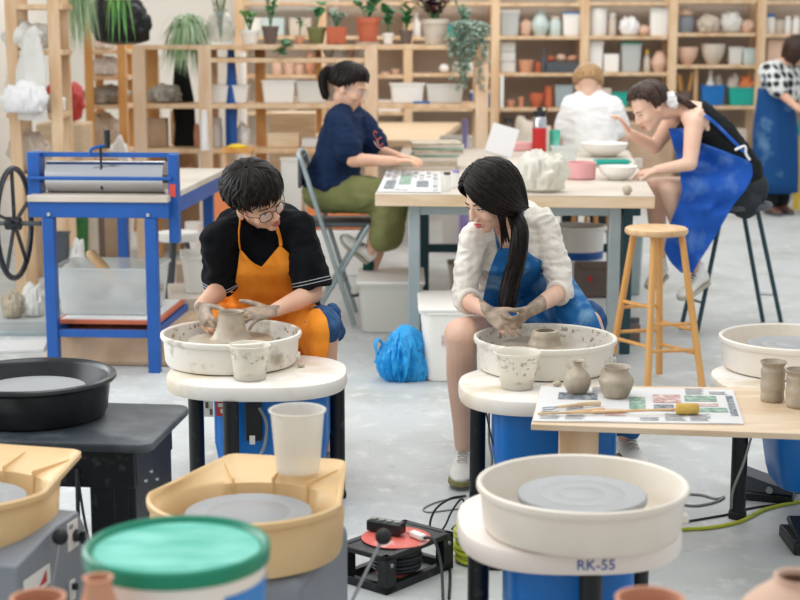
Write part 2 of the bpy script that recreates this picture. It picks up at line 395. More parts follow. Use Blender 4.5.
def superell(a, b, n=48, e=2.6):
    o = []
    for k in range(n):
        t = 2*PI*k/n; c, s_ = math.cos(t), math.sin(t)
        o.append((a * math.copysign(abs(c) ** (2 / e), c), b * math.copysign(abs(s_) ** (2 / e), s_)))
    return o
def slab(mb, pts, z0, z1, rnd_=.008, mi=0):
    def sc(d): return [(p[0] * (1 - d / math.hypot(*p)), p[1] * (1 - d / math.hypot(*p))) for p in pts]
    mb.rings([[V(p[0], p[1], z) for p in sc(d)] for d, z in ((rnd_, z0), (rnd_*.3, z0 + rnd_*.3), (0, z0 + rnd_), (0, z1 - rnd_), (rnd_*.3, z1 - rnd_*.3), (rnd_, z1))], mi)
    return mb
def text_mb(txt, size, ext=.0008, bend=None):
    c = bpy.data.curves.new('t', 'FONT'); c.body = txt; c.size = size; c.extrude = ext; c.align_x = 'CENTER'; c.align_y = 'CENTER'
    c.resolution_u = 3
    o = bpy.data.objects.new('t', c); COL.objects.link(o)
    dg = bpy.context.evaluated_depsgraph_get(); me = o.evaluated_get(dg).to_mesh()
    r = MB(); r.v = [v.co.copy() for v in me.vertices]; r.f = [list(p.vertices) for p in me.polygons]; r.m = [0] * len(r.f)
    o.evaluated_get(dg).to_mesh_clear(); bpy.data.objects.remove(o); bpy.data.curves.remove(c); return r
M['lettering'] = mat('blue_lettering', '#3b5ea8', .5)
M['label_w'] = mat('white_label', '#e9e7e3', .6); M['label_r'] = mat('red_label', '#c9463c', .6)

def rk_wheel(label, loc, ab, legs, pan_off, pan_mat='cream', body_off=(0, 0), body_w=.16, table_mat='tablecream', lettering=False, stickers=False, group=None, head=True):
    t = thing('pottery_wheel', label, 'pottery wheel', (loc[0], loc[1], 0), 0, group)
    a, b = ab
    build('table_top', slab(MB(), superell(a, b), .418, .47, .012), M[table_mat], t)
    for d in legs:
        if isinstance(d, tuple): x, y = d
        else: x, y = (min(a, b) * 1.0 - .012) * math.cos(math.radians(d)) * (a / min(a, b)) ** .6, (b - .012) * math.sin(math.radians(d))
        l = build('leg', MB().cyl((x, y, .012), (x, y, .419), .0265, n=20), M['black'], t)
        build('foot_cap', MB().lathe([(0, 0), (.03, 0), (.031, .01), (.029, .022), (.0267, .024), (.0267, .013), (0, .013)], (x, y, 0), 20), M['rubber'], l)
    px, py = pan_off
    body = MB(); pts = superell(body_w, .165, 40, 5)
    body.rings([[V(p[0]*k, p[1]*k, z) for p in pts] for k, z in ((.80, .11), (.86, .115), (.92, .15), (1, .24), (1, .41), (.98, .417))])
    body.xf(Matrix.Translation((body_off[0], body_off[1], 0)))
    bo = build('motor_housing', body, M['bluebody'], t)
    # swinging splash pan, thick rolled rim
    prof = [(0, .471), (.205, .471), (.222, .476), (.229, .49), (.234, .562), (.241, .564), (.2445, .572), (.243, .581), (.237, .584), (.231, .58), (.2285, .57), (.223, .5), (.212, .484), (0, .48)]
    sp = build('splash_pan', MB().lathe(prof, (px, py, 0), 72), M[pan_mat], t)
    build('drain_spout', MB().box((px + .23, py - .03, .505), (.02, .03, .02)), M[pan_mat], sp, bevel=.004)
    if head: build('wheel_head', MB().lathe([(0, .49), (.03, .49), (.03, .535), (.146, .537), (.149, .541), (.149, .553), (.146, .556), (.1, .5558), (.099, .5555), (.098, .5558), (.053, .5558), (.052, .5555), (.051, .5558), (0, .556)], (px, py, 0), 64), M['head'], t)
    if stickers:
        s1 = MB().box((-.105, -.158, .375), (.04, .004, .055)); s1.box((-.105, -.161, .385), (.028, .003, .012), mi=1); s1.box((-.105, -.161, .365), (.012, .003, .014), mi=1)
        build('warning_sticker', s1, [M['label_r'], M['label_w']], bo, world=False)
        s2 = MB().box((-.15, -.158, .375), (.032, .004, .06)); s2.box((-.155, -.161, .385), (.01, .003, .02), mi=1); s2.box((-.142, -.161, .362), (.008, .003, .02), mi=1)
        build('switch_sticker', s2, [M['label_w'], M['brownbox']], bo)
        build('switch_plate', MB().box((.0, -.165, .33), (.055, .02, .13)), M['blackpl'], bo, bevel=.004)
        build('small_label', MB().box((-.005, -.176, .27), (.018, .003, .03)), M['label_w'], bo)
        build('power_cord', MB().tube([V(.02, -.18, .38), V(.045, -.2, .33), V(.035, -.19, .25), V(.01, -.2, .2), V(0, -.21, .1), V(-.05, -.2, .012), V(-.15, -.1, .01)], .005, smooth=5), M['cablegr'], t)
    if lettering:
        tm = text_mb('RK-55', .034)
        ax, by, e = a, b, 2.6
        for i, v in enumerate(tm.v):
            x = v.x + .035; y = -by * (1 - abs(x / ax) ** e) ** (1 / e)
            tm.v[i] = V(x, y - .0012 - v.z, .445 + v.y)
        build('lettering', tm, M['lettering'], t, sharp=20, label='blue letters RK-55')
    return t

# front wheel
rkF = rk_wheel('pottery wheel with pinkish-white rim marked RK-55 and empty cream basin, in the foreground', (.397, 3.555), (.262, .268), ((-.205, .10), (.028, -.235), (.195, .155)), (.023, -.085), 'cream', table_mat='pink', lettering=True, body_w=.148)
# the man's
rkM = rk_wheel('pottery wheel with stickered blue motor box before the man in the orange apron', (-.485, 5.2), (.305, .268), (15, (-.205, -.06), 256), (-.10, .11), 'creamclay', stickers=True, head=False, body_off=(.05, .02), body_w=.195)
# the woman's
rkW = rk_wheel('pottery wheel with splattered basin before the woman in the cream cardigan', (.475, 5.0), (.283, .27), ((-.215, .07), 282, 34), (.02, .22), 'creamclay', head=False, body_off=(.03, 0), body_w=.2)
# the right one
rkR = rk_wheel('pottery wheel at the right edge with a white basin, behind two tall clay pots', (1.345, 5.08), (.30, .268), ((-.215, -.05), 320, 80), (-.01, .14), 'cream', body_off=(.06, 0), body_w=.17)
# slip, clay heads and wet pots belong to the throwing
def wheel_slip(parent, px, py, n):
    b = MB(); rs = []
    for r, z in ((.0, .49), (.218, .49), (.2225, .512), (.21, .516), (.17, .513), (.0, .513)):
        rs.append([V(px + r * math.cos(2*PI*k/48), py + r * math.sin(2*PI*k/48), z + (.004 * noise.noise(V(r * 20, k * .7, n)) if r > .1 and z > .5 else 0)) for k in range(48)])
    b.rings(rs); tagp(build('clay_slurry', b, M['slip'], parent), None, None, None, 'stuff')
    build('wheel_head', MB().lathe([(0, .5), (.03, .5), (.03, .535), (.146, .537), (.149, .541), (.149, .553), (.146, .556), (0, .556)], (px, py, 0), 64), M['slip'], parent, label='wheel head covered in slip')
wheel_slip(rkM, -.10, .11, 1); wheel_slip(rkW, .02, .22, 5)
def rim_clay(parent, px, py, seed, arcs):
    r_ = random.Random(seed); b = MB()
    for a0, a1, k in arcs:
        for _ in range(k * 3):
            a = math.radians(r_.uniform(a0, a1)); z = r_.uniform(.50, .575); r = .2225 + (z - .5) * .09
            b.ell((px + r * math.cos(a), py + r * math.sin(a), z), (.003, r_.uniform(.003, .016) * r_.random(), r_.uniform(.003, .012) * r_.random()), Matrix.Rotation(a, 3, 'Z'), 8, 5)
    tagp(build('clay_splatter', b, M['clay_lt'], parent), None, None, None, 'stuff')
rim_clay(rkM, -.10, .11, 3, ((20, 175, 26), (185, 350, 10))); rim_clay(rkW, .02, .22, 4, ((20, 180, 34), (185, 350, 8)))

# ---------------------------------------------------------------- tan wheels
def tan_outline(k=1.0, d=0.0):
    pts = []; R = .235 - d; cx, cy = .155 - d * .9, .335 - d
    c = []
    for i in range(36): a = math.radians(188 + 164 * i / 35); c.append((R * math.cos(a), R * math.sin(a)))
    tr = (cx, cy); tl = (-cx, cy); rr = .03
    def lerp(p, q, t): return (p[0] + (q[0] - p[0]) * t, p[1] + (q[1] - p[1]) * t)
    pr, pl = c[-1], c[0]
    for i in range(1, 9): c.append(lerp(pr, tr, i / 9 * .97))
    for i in range(5):
        t = i / 4; p = lerp(lerp(pr, tr, .93), tr, t); q = lerp(tr, (cx - .03, cy), t); c.append(lerp(p, q, t))
    for i in range(1, 9): c.append(lerp((cx - .03, cy), (-cx + .03, cy), i / 9))
    for i in range(5):
        t = i / 4; p = lerp((-cx + .03, cy), tl, t); q = lerp(tl, lerp(pl, tl, .93), t); c.append(lerp(p, q, t))
    for i in range(1, 9): c.append(lerp(lerp(pl, tl, .93), pl, i / 9))
    return c
def radial_blend(out, r, k):
    return [(p[0] * (1 - k) + r * math.cos(math.atan2(p[1], p[0])) * k, p[1] * (1 - k) + r * math.sin(math.atan2(p[1], p[0])) * k) for p in out]
def tan_wheel(label, loc, rz, group, lever, console):
    t = thing('pottery_wheel', label, 'pottery wheel', (loc[0], loc[1], 0), rz, group)
    o0 = tan_outline(); o1 = tan_outline(d=.012); ci = [(.203 * math.cos(math.atan2(p[1], p[0])), .203 * math.sin(math.atan2(p[1], p[0]))) for p in o0]
    cf = [(p[0] * .96, p[1] * .96) for p in ci]; co_ = [(p[0] * 1.07, p[1] * 1.07) for p in ci]
    L = [(cf, .402), (co_, .407), (radial_blend(o0, .220, .93), .418), (radial_blend(o0, .226, .82), .50), (radial_blend(o1, .226, .2), .512), (o1, .522), (o0, .526), (o0, .538), ([((a[0]+b[0])/2, (a[1]+b[1])/2) for a, b in zip(o0, o1)], .542), (o1, .538), (radial_blend(o1, .21, .12), .528), (radial_blend(o1, .208, .9), .515), (ci, .508), (cf, .445), ([(p[0]*.9, p[1]*.9) for p in cf], .438)]
    pan = MB().rings([[V(p[0], p[1], z) for p in pts] for pts, z in L])
    sp = build('splash_pan', pan, M['tan'], t, sharp=50)
    for a in (62, 90, 118):
        a = math.radians(a); u = V(math.cos(a), math.sin(a), 0); n = V(-u.y, u.x, 0)
        w = MB(); p0, p1 = u * .196, u * .318
        w.rings([[p0 + n * .004 + V(0, 0, .455), p0 - n * .004 + V(0, 0, .455), p0 - n * .002 + V(0, 0, .524), p0 + n * .002 + V(0, 0, .524)],
                 [p1 + n * .004 + V(0, 0, .51), p1 - n * .004 + V(0, 0, .51), p1 - n * .002 + V(0, 0, .532), p1 + n * .002 + V(0, 0, .532)]])
        build('rib', w, M['tan'], sp, bevel=.0015)
    build('wheel_head', MB().lathe([(0, .45), (.03, .45), (.03, .478), (.146, .48), (.15, .484), (.15, .494), (.147, .497), (.1, .4965), (.098, .4955), (.096, .4965), (0, .497)], (0, 0, 0), 64), M['head'], t)
    b = MB().box((0, .05, .225), (.35, .46, .35)); bo = build('body', b, M['grey'], t, bevel=.03, seg=4)
    for sx in (-1, 1):
        for sy in (-1, 1): build('foot', MB().lathe([(0, 0), (.025, 0), (.028, .01), (.028, .055), (0, .055)], (.13 * sx, .05 + .18 * sy, 0), 16), M['rubber'], t)
    if console:
        side = MB()   # wedge console on the right of the body
        prof = [(-.22, .05), (.16, .05), (.16, .37), (.10, .455), (-.02, .455), (-.22, .42)]
        side.rings([[V(x, y, z) for y, z in prof] for x in (.12, .25)])
        build('control_housing', side, M['grey'], t, bevel=.006)
        build('switch_knob', MB().lathe([(0, 0), (.014, 0), (.016, .004), (.013, .018), (0, .02)], (.25, .075, .40), 16, axis=(1, 0, 0)).box((.273, .075, .397), (.012, .009, .032)), M['blackpl'], t, bevel=.001)
        build('switch_label', MB().box((.2505, .065, .405), (.002, .055, .07)).box((.2512, .055, .428), (.002, .02, .01), mi=1), [M['label_w'], M['grey']], t)
        lb = MB().box((.2505, -.125, .352), (.002, .13, .048)); lb.add([V(.2525, -.12, .338), V(.2525, -.08, .338), V(.2525, -.08, .368)], [(0, 1, 2)], 1)
        build('sticker', lb, [M['label_w'], M['label_r']], t, label='white sticker with a red wedge')
        build('toggle_switch', MB().box((.2515, .05, .27), (.004, .026, .05)).box((.258, .05, .28), (.014, .012, .014), mi=1), [M['label_w'], M['rubber']], t)
    lp, lt = lever
    lv = build('speed_lever', MB().cyl(lp, lt, .004, n=10), M['alu'], t)
    build('lever_ball', MB().ell(lt, .019), M['rubber'], lv)
    return t
twC = tan_wheel('tan pottery wheel with a clear cup standing on its basin corner, grey body', (-.355, 3.515), math.radians(-12), 'tan pottery wheels', (V(.17, -.2, .1), V(.335, -.05, .475)), False)
twL = tan_wheel('tan pottery wheel at the left edge, grey body with knob and red wedge sticker', (-1.05, 3.62), math.radians(-14), 'tan pottery wheels', (V(.266, -.16, .15), V(.284, -.068, .445)), True)
bpy.context.view_layer.update()

# ---------------------------------------------------------------- black wheel, far left
bw = thing('pottery_wheel', 'black pottery wheel with a deep round black basin on a black table', 'pottery wheel', (-1.075, 4.38, 0), math.radians(-6))
rr_ = []
def rrect(w, d, r, n=6):
    o = []
    for cx, cy, a0 in ((w/2 - r, d/2 - r, 0), (-w/2 + r, d/2 - r, 90), (-w/2 + r, -d/2 + r, 180), (w/2 - r, -d/2 + r, 270)):
        for i in range(n + 1): a = math.radians(a0 + 90 * i / n); o.append((cx + r * math.cos(a), cy + r * math.sin(a)))
    return o
build('table_top', slab(MB(), rrect(.85, .47, .04), .475, .5, .007), M['blacktop'], bw)
build('apron_panel', MB().box((0, -.19, .42), (.74, .03, .11)).box((0, .2, .42), (.74, .03, .11)).box((-.36, 0, .42), (.03, .38, .11)), M['black'], bw, bevel=.004)
hb = build('motor_box', MB().box((.305, 0, .255), (.13, .40, .43)), M['black'], bw, bevel=.006)
for y_, z_ in ((-.1, .36), (.02, .33), (-.04, .37)): build('bolt', MB().lathe([(0, 0), (.008, 0), (.007, .006), (0, .007)], (.37, y_, z_), 10, axis=(1, 0, 0)), M['chrome'], hb)
for sx in (-.33, .33):
    for sy in (-.18, .18): build('leg', MB().box((sx, sy, .238), (.045, .045, .475)), M['black'], bw, bevel=.004)
build('label', MB().box((.08, -.2065, .43), (.03, .002, .028)).box((.035, -.2065, .395), (.03, .002, .045)), M['label_w'], bw)
build('power_cord', MB().tube([V(.21, -.21, .42), V(.215, -.23, .3), V(.21, -.22, .15), V(.22, -.22, .03), V(.26, -.3, .01)], .006, smooth=6).tube([V(.21, -.21, .42), V(.23, -.23, .3), V(.25, -.235, .2), V(.28, -.24, .1), V(.33, -.3, .01)], .004, smooth=6), M['cable'], bw)
build('splash_pan', MB().lathe([(0, .501), (.19, .501), (.205, .506), (.212, .52), (.222, .6), (.235, .605), (.241, .612), (.239, .62), (.232, .624), (.222, .62), (.215, .61), (.203, .525), (.19, .512), (0, .51)], (0, .06, 0), 72), M['blackpl'], bw)
build('wheel_head', MB().lathe([(0, .51), (.03, .51), (.03, .56), (.148, .566), (.152, .57), (.152, .58), (.149, .584), (0, .584)], (0, .06, 0), 64), M['head'], bw)
# ---------------------------------------------------------------- board on the wheels
BZ = .489
brd = thing('work_board', 'long beech board laid across the wheel tables, newspaper on it', 'board', (1.0, 4.72, .471))
p = MB(); pts = [FL(531, 424, BZ), FL(860, 436, BZ), FL(860, 388, BZ), FL(716, 387, BZ), FL(541, 385, BZ)]
p.rings([[V(q.x - 1.0, q.y - 4.72, z) for q in pts] for z in (0, .018)])
build('board_top', p, M['board'], brd, bevel=.002)
q = FL(580, 427, .47)
build('prop_plank', MB().box((q.x - 1.0, q.y - 4.72 + .03, -.2355), (.115, .028, .469)), M['pine'], brd, bevel=.002, label='pine plank propping up the board')

def paper(name, label, cat, corners, z, seed, pics, group=None, th=.003):
    """corners: four world xy; printed columns and pictures as thin layers"""
    r_ = random.Random(seed); c0 = sum(corners, V(0, 0, 0)) / 4
    def uv(u, v, dz=0): 
        a = corners[0].lerp(corners[1], u); b = corners[3].lerp(corners[2], u); p = a.lerp(b, v); w = .0015 * noise.noise(V(p.x * 9, p.y * 9, seed))
        return V(p.x - c0.x, p.y - c0.y, dz + w + .001)
    mb = MB(); n = 14
    vs = [uv(i / n, j / n, th) for j in range(n + 1) for i in range(n + 1)]
    mb.add(vs, [(j*(n+1)+i, j*(n+1)+i+1, (j+1)*(n+1)+i+1, (j+1)*(n+1)+i) for j in range(n) for i in range(n)])
    bot = [uv(u, v, 0) - V(0, 0, .0005) for u, v in ((0, 0), (1, 0), (1, 1), (0, 1))]
    top = [uv(u, v, th) for u, v in ((0, 0), (1, 0), (1, 1), (0, 1))]
    mb.add(bot + top, [(0, 3, 2, 1), (0, 1, 5, 4), (1, 2, 6, 5), (2, 3, 7, 6), (3, 0, 4, 7)])
    def patch(u0, v0, u1, v1, mi):
        k = 4; vs = [uv(u0 + (u1 - u0) * i / k, v0 + (v1 - v0) * j / k, th + .0012) for j in range(k + 1) for i in range(k + 1)]
        mb.add(vs, [(j*(k+1)+i, j*(k+1)+i+1, (j+1)*(k+1)+i+1, (j+1)*(k+1)+i) for j in range(k) for i in range(k)], mi)
    for i in range(8):
        u0 = .03 + i * .12
        v = .05
        while v < .9:
            h = r_.uniform(.08, .25)
            if not any(a[0] - .1 < u0 < a[2] and a[1] - .2 < v < a[3] for a in pics) and r_.random() < .97:
                for q in range(int(h / .035)): patch(u0, v + q * .035, u0 + .1 * r_.uniform(.8, 1), v + q * .035 + .014, 1)
            v += h + .04
    for a in pics: patch(*a)
    o = solo(name, label, cat, mb, [M['paper'], M['ink'], M['pic1'], M['pic2'], M['pic3']], (c0.x, c0.y, z), 0, group); return o
paper('newspaper', 'open newspaper spread over the front of the long board under tools and pots', 'newspaper',
      [FL(533, 422, BZ), FL(744, 425, BZ), FL(733, 391, BZ), FL(541, 387, BZ)], BZ, 3,
      [(.58, .55, .72, .8, 2), (.58, .3, .68, .5, 4), (.74, .6, .9, .78, 3), (.76, .3, .94, .42, 3), (.46, .35, .54, .7, 3), (.72, .46, .9, .54, 2), (.1, .6, .3, .8, 4), (.34, .15, .44, .35, 2), (.95, .2, .985, .8, 4)])

def pot(name, label, px, py, prof, m='clay', z=BZ, cat='pot', group=None, n=36, inner=.004):
    c = FL(px, py, z)
    out = prof; inn = [(max(r - inner, .002), zz + (inner if i == 0 else 0)) for i, (r, zz) in enumerate(prof)][::-1]
    mb = MB().lathe([(0, 0)] + out + inn + [(0, inner)], (0, 0, 0), n)
    return solo(name, label, cat, mb, M[m], (c.x, c.y, z + .0005), 0, group, sharp=60)
def sprof(pts, sub=5):
    return [(p.x, p.y) for p in spline([V(a, b, 0) for a, b in pts], sub)]
PZ = BZ + .0045
pot('clay_bottle', 'small wet clay bottle vase with narrow flared neck on the newspaper', 577, 393, sprof([(.027, 0), (.036, .012), (.043, .035), (.038, .058), (.019, .078), (.0135, .088), (.015, .097), (.0225, .104)]), z=PZ, cat='vase')
pot('clay_jar', 'squat round-shouldered wet clay jar beside the small bottle vase', 616, 397, sprof([(.033, 0), (.042, .012), (.053, .045), (.052, .06), (.041, .073), (.037, .082), (.041, .093), (.044, .097)]), z=PZ, cat='jar')
pot('clay_cylinder', 'tall waisted wet clay cylinder vase standing on the bare board', 772, 401, sprof([(.032, 0), (.036, .01), (.035, .03), (.0375, .045), (.0355, .07), (.037, .095), (.033, .108), (.040, .122), (.041, .125)]), z=BZ, cat='vase')
pot('clay_cylinder', 'shorter wet clay cup cut by the right picture edge', 799, 407, sprof([(.034, 0), (.040, .01), (.040, .03), (.042, .05), (.040, .07), (.042, .09), (.040, .1), (.046, .113), (.046, .115)]), z=BZ, cat='cup')
# tools
def tool(name, label, a, b, z, parts):
    A, B = FL(*a, z), FL(*b, z); A.z = B.z = z; t = thing(name, label, 'tool', A); parts(t, V(0, 0, 0), B - A); return t
def sponge_parts(t, A, B):
    d = B.normalized(); r = .0155; up = V(0, 0, r)
    build('stick', MB().cyl(A + V(0, 0, .004), B + up * .9, .0035, .004, 10), M['beech'], t)
    build('sponge_head', MB().lathe([(0, 0), (.014, 0), (.0165, .003), (.017, .02), (.0165, .062), (.014, .066), (0, .066)], B + up, 20, axis=d), M['sponge'], t)
tool('sponge_stick', 'yellow cylindrical sponge on a long wooden stick lying on the newspaper', (538, 415), (676, 414), PZ + .002, sponge_parts)
def loop_parts(t, A, B):
    d = B.normalized(); n = V(-d.y, d.x, 0)
    build('handle', MB().tube([A + d * .03 + V(0, 0, .006), A + d * .09 + V(0, 0, .007), B * .6 + V(0, 0, .008), B + V(0, 0, .006)], [.0045, .0075], 10, smooth=3), M['ply'], t)
    build('ribbon_blade', MB().tube([A + d * .035 + V(0, 0, .006), A + d * .01 + n * .012 + V(0, 0, .005), A - d * .015 + n * .008 + V(0, 0, .005), A - d * .015 - n * .008 + V(0, 0, .005), A + d * .01 - n * .012 + V(0, 0, .005), A + d * .03 + V(0, 0, .006)], .002, 6, smooth=4), M['alu'], t)
tool('ribbon_tool', 'wooden handled ribbon trimming tool nearest the small clay bottle', (548, 410), (600, 405), PZ + .002, loop_parts)
def knife_parts(t, A, B):
    d = B.normalized()
    build('handle', MB().tube([A + d * .05 + V(0, 0, .005), B * .7 + V(0, 0, .006), B + V(0, 0, .005)], [.004, .006], 10, smooth=3), M['beech'], t)
    build('needle', MB().cyl(A + V(0, 0, .004), A + d * .055 + V(0, 0, .005), .0012, .0016, 8), M['alu'], t)
tool('needle_tool', 'thin needle tool with wooden handle lying behind the sponge stick', (552, 416), (604, 411), PZ + .002, knife_parts)
tool('wooden_rib', 'small pale wooden modelling stick close to the board front edge', (592, 413), (628, 412), PZ + .002,
     lambda t, A, B: build('blade', MB().box((A + B) / 2 + V(0, 0, .005), (B.length, .014, .006), Matrix.Rotation(math.atan2(B.y, B.x), 3, 'Z')), M['ply'], t, bevel=.002))
# cups
def cup(label, px, py, z, r0, r1, h, m='milky', claybase=0, lines=True, cat='cup'):
    c = FL(px, py, z); t = thing('plastic_cup', label, cat, (c.x, c.y, z))
    w = .0022; m = 'cup' if m == 'milky' else m
    build('cup_wall', MB().lathe([(0, 0), (r0 - .003, 0), (r0, .003), (r1 - .001, h - .008), (r1 + .0035, h - .006), (r1 + .0045, h - .002), (r1 + .002, h), (r1 - w, h - .002), (r0 - w, .006), (0, .006)], (0, 0, 0), 40), M[m], t, sharp=50)
    if claybase:
        k = claybase; build('clay_residue', MB().lathe([(0, .0062), (r0 - w - .0008, .0064), (r0 + (r1 - r0) * k - w - .001, h * k), (0, h * k - .004)], (0, 0, 0), 32), M['slip'], t)
        b = MB(); r_ = random.Random(px)
        for _ in range(34):
            a = r_.uniform(PI, 2*PI); f = r_.uniform(.6, .9) if _ % 3 else r_.uniform(.2, .9); r = r0 + (r1 - r0) * f
            b.ell((r * math.cos(a), r * math.sin(a), h * f), (.0012, r_.uniform(.002, .008), r_.uniform(.002, .012) * r_.random()), Matrix.Rotation(a, 3, 'Z'), 8, 5)
        tagp(build('clay_splash', b, M['clay_lt'], t), None, None, None, 'stuff')
    return t
cup('clay-rimmed translucent cup on the man\'s wheel table', 250, 379, .4705, .053, .066, .118, claybase=.22)
cup('clay-spattered translucent cup on the woman\'s wheel table', 517, 388, .4705, .051, .073, .122, claybase=.26)
cup('tall clear plastic cup standing on the corner of the tan basin', 298, 471, .534, .054, .067, .158, m='milky')
q = FL(301, 367, .471)
solo('clay_scrap', 'small scrap of clay on the man\'s wheel table', 'clay', MB().ell((0, 0, .006), (.014, .01, .007), None, 12, 8).jit(.003, 90), M['clay_lt'], q)
q = FL(556, 385, .471)
solo('clay_scrap', 'small crumb of clay just left of the clay bottle', 'clay', MB().ell((0, 0, .008), (.016, .012, .009), None, 12, 8).jit(.003, 90), M['clay_lt'], FL(557, 386, .494) + V(0, 0, -.0))
# thrown pots on the heads
def wetpot(parent_label, name, label, c, prof, inner):
    inn = [(max(r - inner, .003), z) for r, z in prof][::-1]
    inn = [q for q in inn if q[1] > .02] + [(inn[-1][0] * .8, .02)]
    return solo(name, label, 'pot', MB().lathe([(0, 0)] + prof + inn + [(0, .02)], (0, 0, 0), 48).jit(.0012, 30), M['clay'], c, sharp=60)
wetpot('', 'clay_pot', 'wet clay pot being thrown between the man\'s hands', (-.585, 5.31, .5565), sprof([(.075, 0), (.068, .006), (.060, .018), (.051, .04), (.046, .065), (.043, .088), (.046, .097)]), .007)
wetpot('', 'clay_dish', 'low wet clay dish centred on the woman\'s wheel', (.495, 5.22, .5565), sprof([(.058, 0), (.055, .006), (.051, .018), (.05, .032), (.046, .044), (.044, .046)]), .012)
solo('sponge', 'clay-coloured sponge on the rim inside the man\'s basin', 'sponge', MB().box((0, 0, 0), (.03, .05, .05)).jit(.004, 40), M['clay_lt'], (-.395, 5.235, .543), bevel=.008)
# ---------------------------------------------------------------- green-lidded bucket and pots on the near bench
bench = thing('bench', 'low pine bench holding the green-lidded bucket', 'bench', (0, 2.42, 0))
build('bench_top', MB().box((0, 0, .43), (2.1, .62, .03)), M['pine'], bench, bevel=.004)
for sx in (-.95, .95):
    for sy in (-.25, .25): build('leg', MB().box((sx, sy, .2075), (.06, .06, .415)), M['pine'], bench, bevel=.003)
bz = .4455
bk = thing('bucket', 'white plastic bucket with a green lid in the near foreground', 'bucket', (-.377, 2.53, bz))
hb_ = .75 - bz
build('bucket_wall', MB().lathe([(0, 0), (.125, 0), (.13, .006), (.151, hb_ - .03), (.151, hb_ - .015), (.147, hb_ - .015), (.127, .01), (0, .008)], (0, 0, 0), 56), M['white'], bk)
lid = build('lid', MB().lathe([(0, hb_ - .013), (.149, hb_ - .013), (.1515, hb_ - .026), (.156, hb_ - .027), (.1575, hb_ - .016), (.157, hb_ - .002), (.152, hb_ + .002), (.146, hb_ - .001), (.142, hb_ - .009), (.0, hb_ - .009)], (0, 0, 0), 72), M['greenlid'], bk)
build('lid_panel', MB().lathe([(0, hb_ - .0088), (.1405, hb_ - .0088), (.139, hb_ - .0075), (0, hb_ - .0075)], (0, 0, 0), 56), M['greenpl'], lid)
def wrap(mb, r_of_z, a0, a1, z0, z1, th=.0012, n=20, mi=0):
    for (ra, rb, s) in ((0, th, 1),):
        vs = []
        for i in range(n + 1):
            a = a0 + (a1 - a0) * i / n
            for z, k in ((z0, th), (z1, th)): vs.append(V((r_of_z(z) + k) * math.cos(a), (r_of_z(z) + k) * math.sin(a), z))
        mb.add(vs, [(2*i, 2*i+2, 2*i+3, 2*i+1) for i in range(n)], mi)
    return mb
rz_ = lambda z: .13 + .021 * (z / (hb_ - .03))
lb = wrap(MB(), rz_, math.radians(-52), math.radians(30), .06, hb_ - .052)
M['labelblue'] = mat('label_blue', '#2f86d6', .45); M['labelor'] = mat('label_orange', '#dca487', .5)
build('label', lb, M['labelblue'], bk, label='blue printed label')
build('label_stripe', wrap(MB(), rz_, math.radians(-140), math.radians(-60), .05, hb_ - .075), M['labelor'], bk, label='pale orange printed label')
def benchpot(label, px, py, Y, prof, m, cat='pot'):
    z = zat(py, Y); h = z - bz; prof = [(r, k * h) for r, k in prof]
    inn = [(max(r - .006, .003), zz) for r, zz in prof][::-1]
    solo('clay_pot', label, cat, MB().lathe([(0, 0)] + sprof(prof) + [(x, y) for x, y in inn if y > .02] + [(0, .02)], (0, 0, 0), 48), M[m], (xat(px, Y, z), Y, bz))
benchpot('blurred terracotta pot rim at the bottom left corner', 38, 597, 2.45, [(.05, 0), (.06, .4), (.045, .9), (.046, 1)], 'terra_lt')
benchpot('slender pale orange clay bottle in front of the bucket', 98, 577, 2.33, [(.05, 0), (.055, .5), (.04, .75), (.022, .95), (.024, 1)], 'terra_lt')
benchpot('terracotta pot rim at the bottom edge under the marked wheel', 650, 598, 2.42, [(.05, 0), (.062, .5), (.055, .9), (.057, 1)], 'terra_lt')
benchpot('large pinkish bisque vessel in the bottom right corner', 800, 576, 2.40, [(.06, 0), (.12, .5), (.095, .8), (.04, .97), (.042, 1)], 'bisque')
q = FL(797, 556)
solo('foot_pedal', 'small black foot pedal on the floor at the right edge', 'pedal', MB().box((0, 0, .02), (.14, .2, .04)).box((0, .02, .05), (.1, .14, .02), Matrix.Rotation(.2, 3, 'X')), M['black'], (q.x + .06, q.y + .1, 0), bevel=.006)

# ---------------------------------------------------------------- cable reel box, cords on the floor
A, B, C = FL(385, 597), FL(339, 580), FL(452, 569)
cx_ = (B + C) / 2; rzr = math.atan2((C - A).y, (C - A).x); LX, LY, HZ = (C - A).length, (B - A).length * .98, .115
reel = thing('cable_reel', 'black boxed cable reel with a red disc on the floor', 'cable reel', (cx_.x, cx_.y, 0), rzr)
fr = MB()
for z in (.0125, HZ - .008): 
    t_ = .025 if z < .05 else .016
    for s in (-1, 1): fr.box((0, s * (LY / 2 - .012), z), (LX, .024, t_)).box((s * (LX / 2 - .012), 0, z), (.024, LY, t_))
fr.box((0, 0, HZ - .009), (LX - .02, LY - .02, .012))
for sx in (-1, 1):
    for sy in (-1, 1): fr.box((sx * (LX / 2 - .022), sy * (LY / 2 - .018), HZ / 2), (.044, .036, HZ - .01))
build('frame', fr, M['black'], reel, bevel=.003)
build('reel_disc', MB().lathe([(0, HZ - .002), (.102, HZ - .002), (.104, HZ + .002), (.09, HZ + .006), (.045, HZ + .007), (.04, HZ + .003), (0, HZ + .003)], (0, 0, 0), 48), M['redpl'], reel)
coil = MB()
for i in range(7): coil.tube([V((.07 + .004 * (i % 2)) * math.cos(2*PI*k/28), (.07 + .004 * (i % 2)) * math.sin(2*PI*k/28), .03 + i * .0115) for k in range(28)], .006, 6, close=True)
build('cable_winding', coil, M['cable'], reel); build('drum', MB().cyl((0, 0, .01), (0, 0, HZ - .012), .062, n=28), M['redpl'], reel)
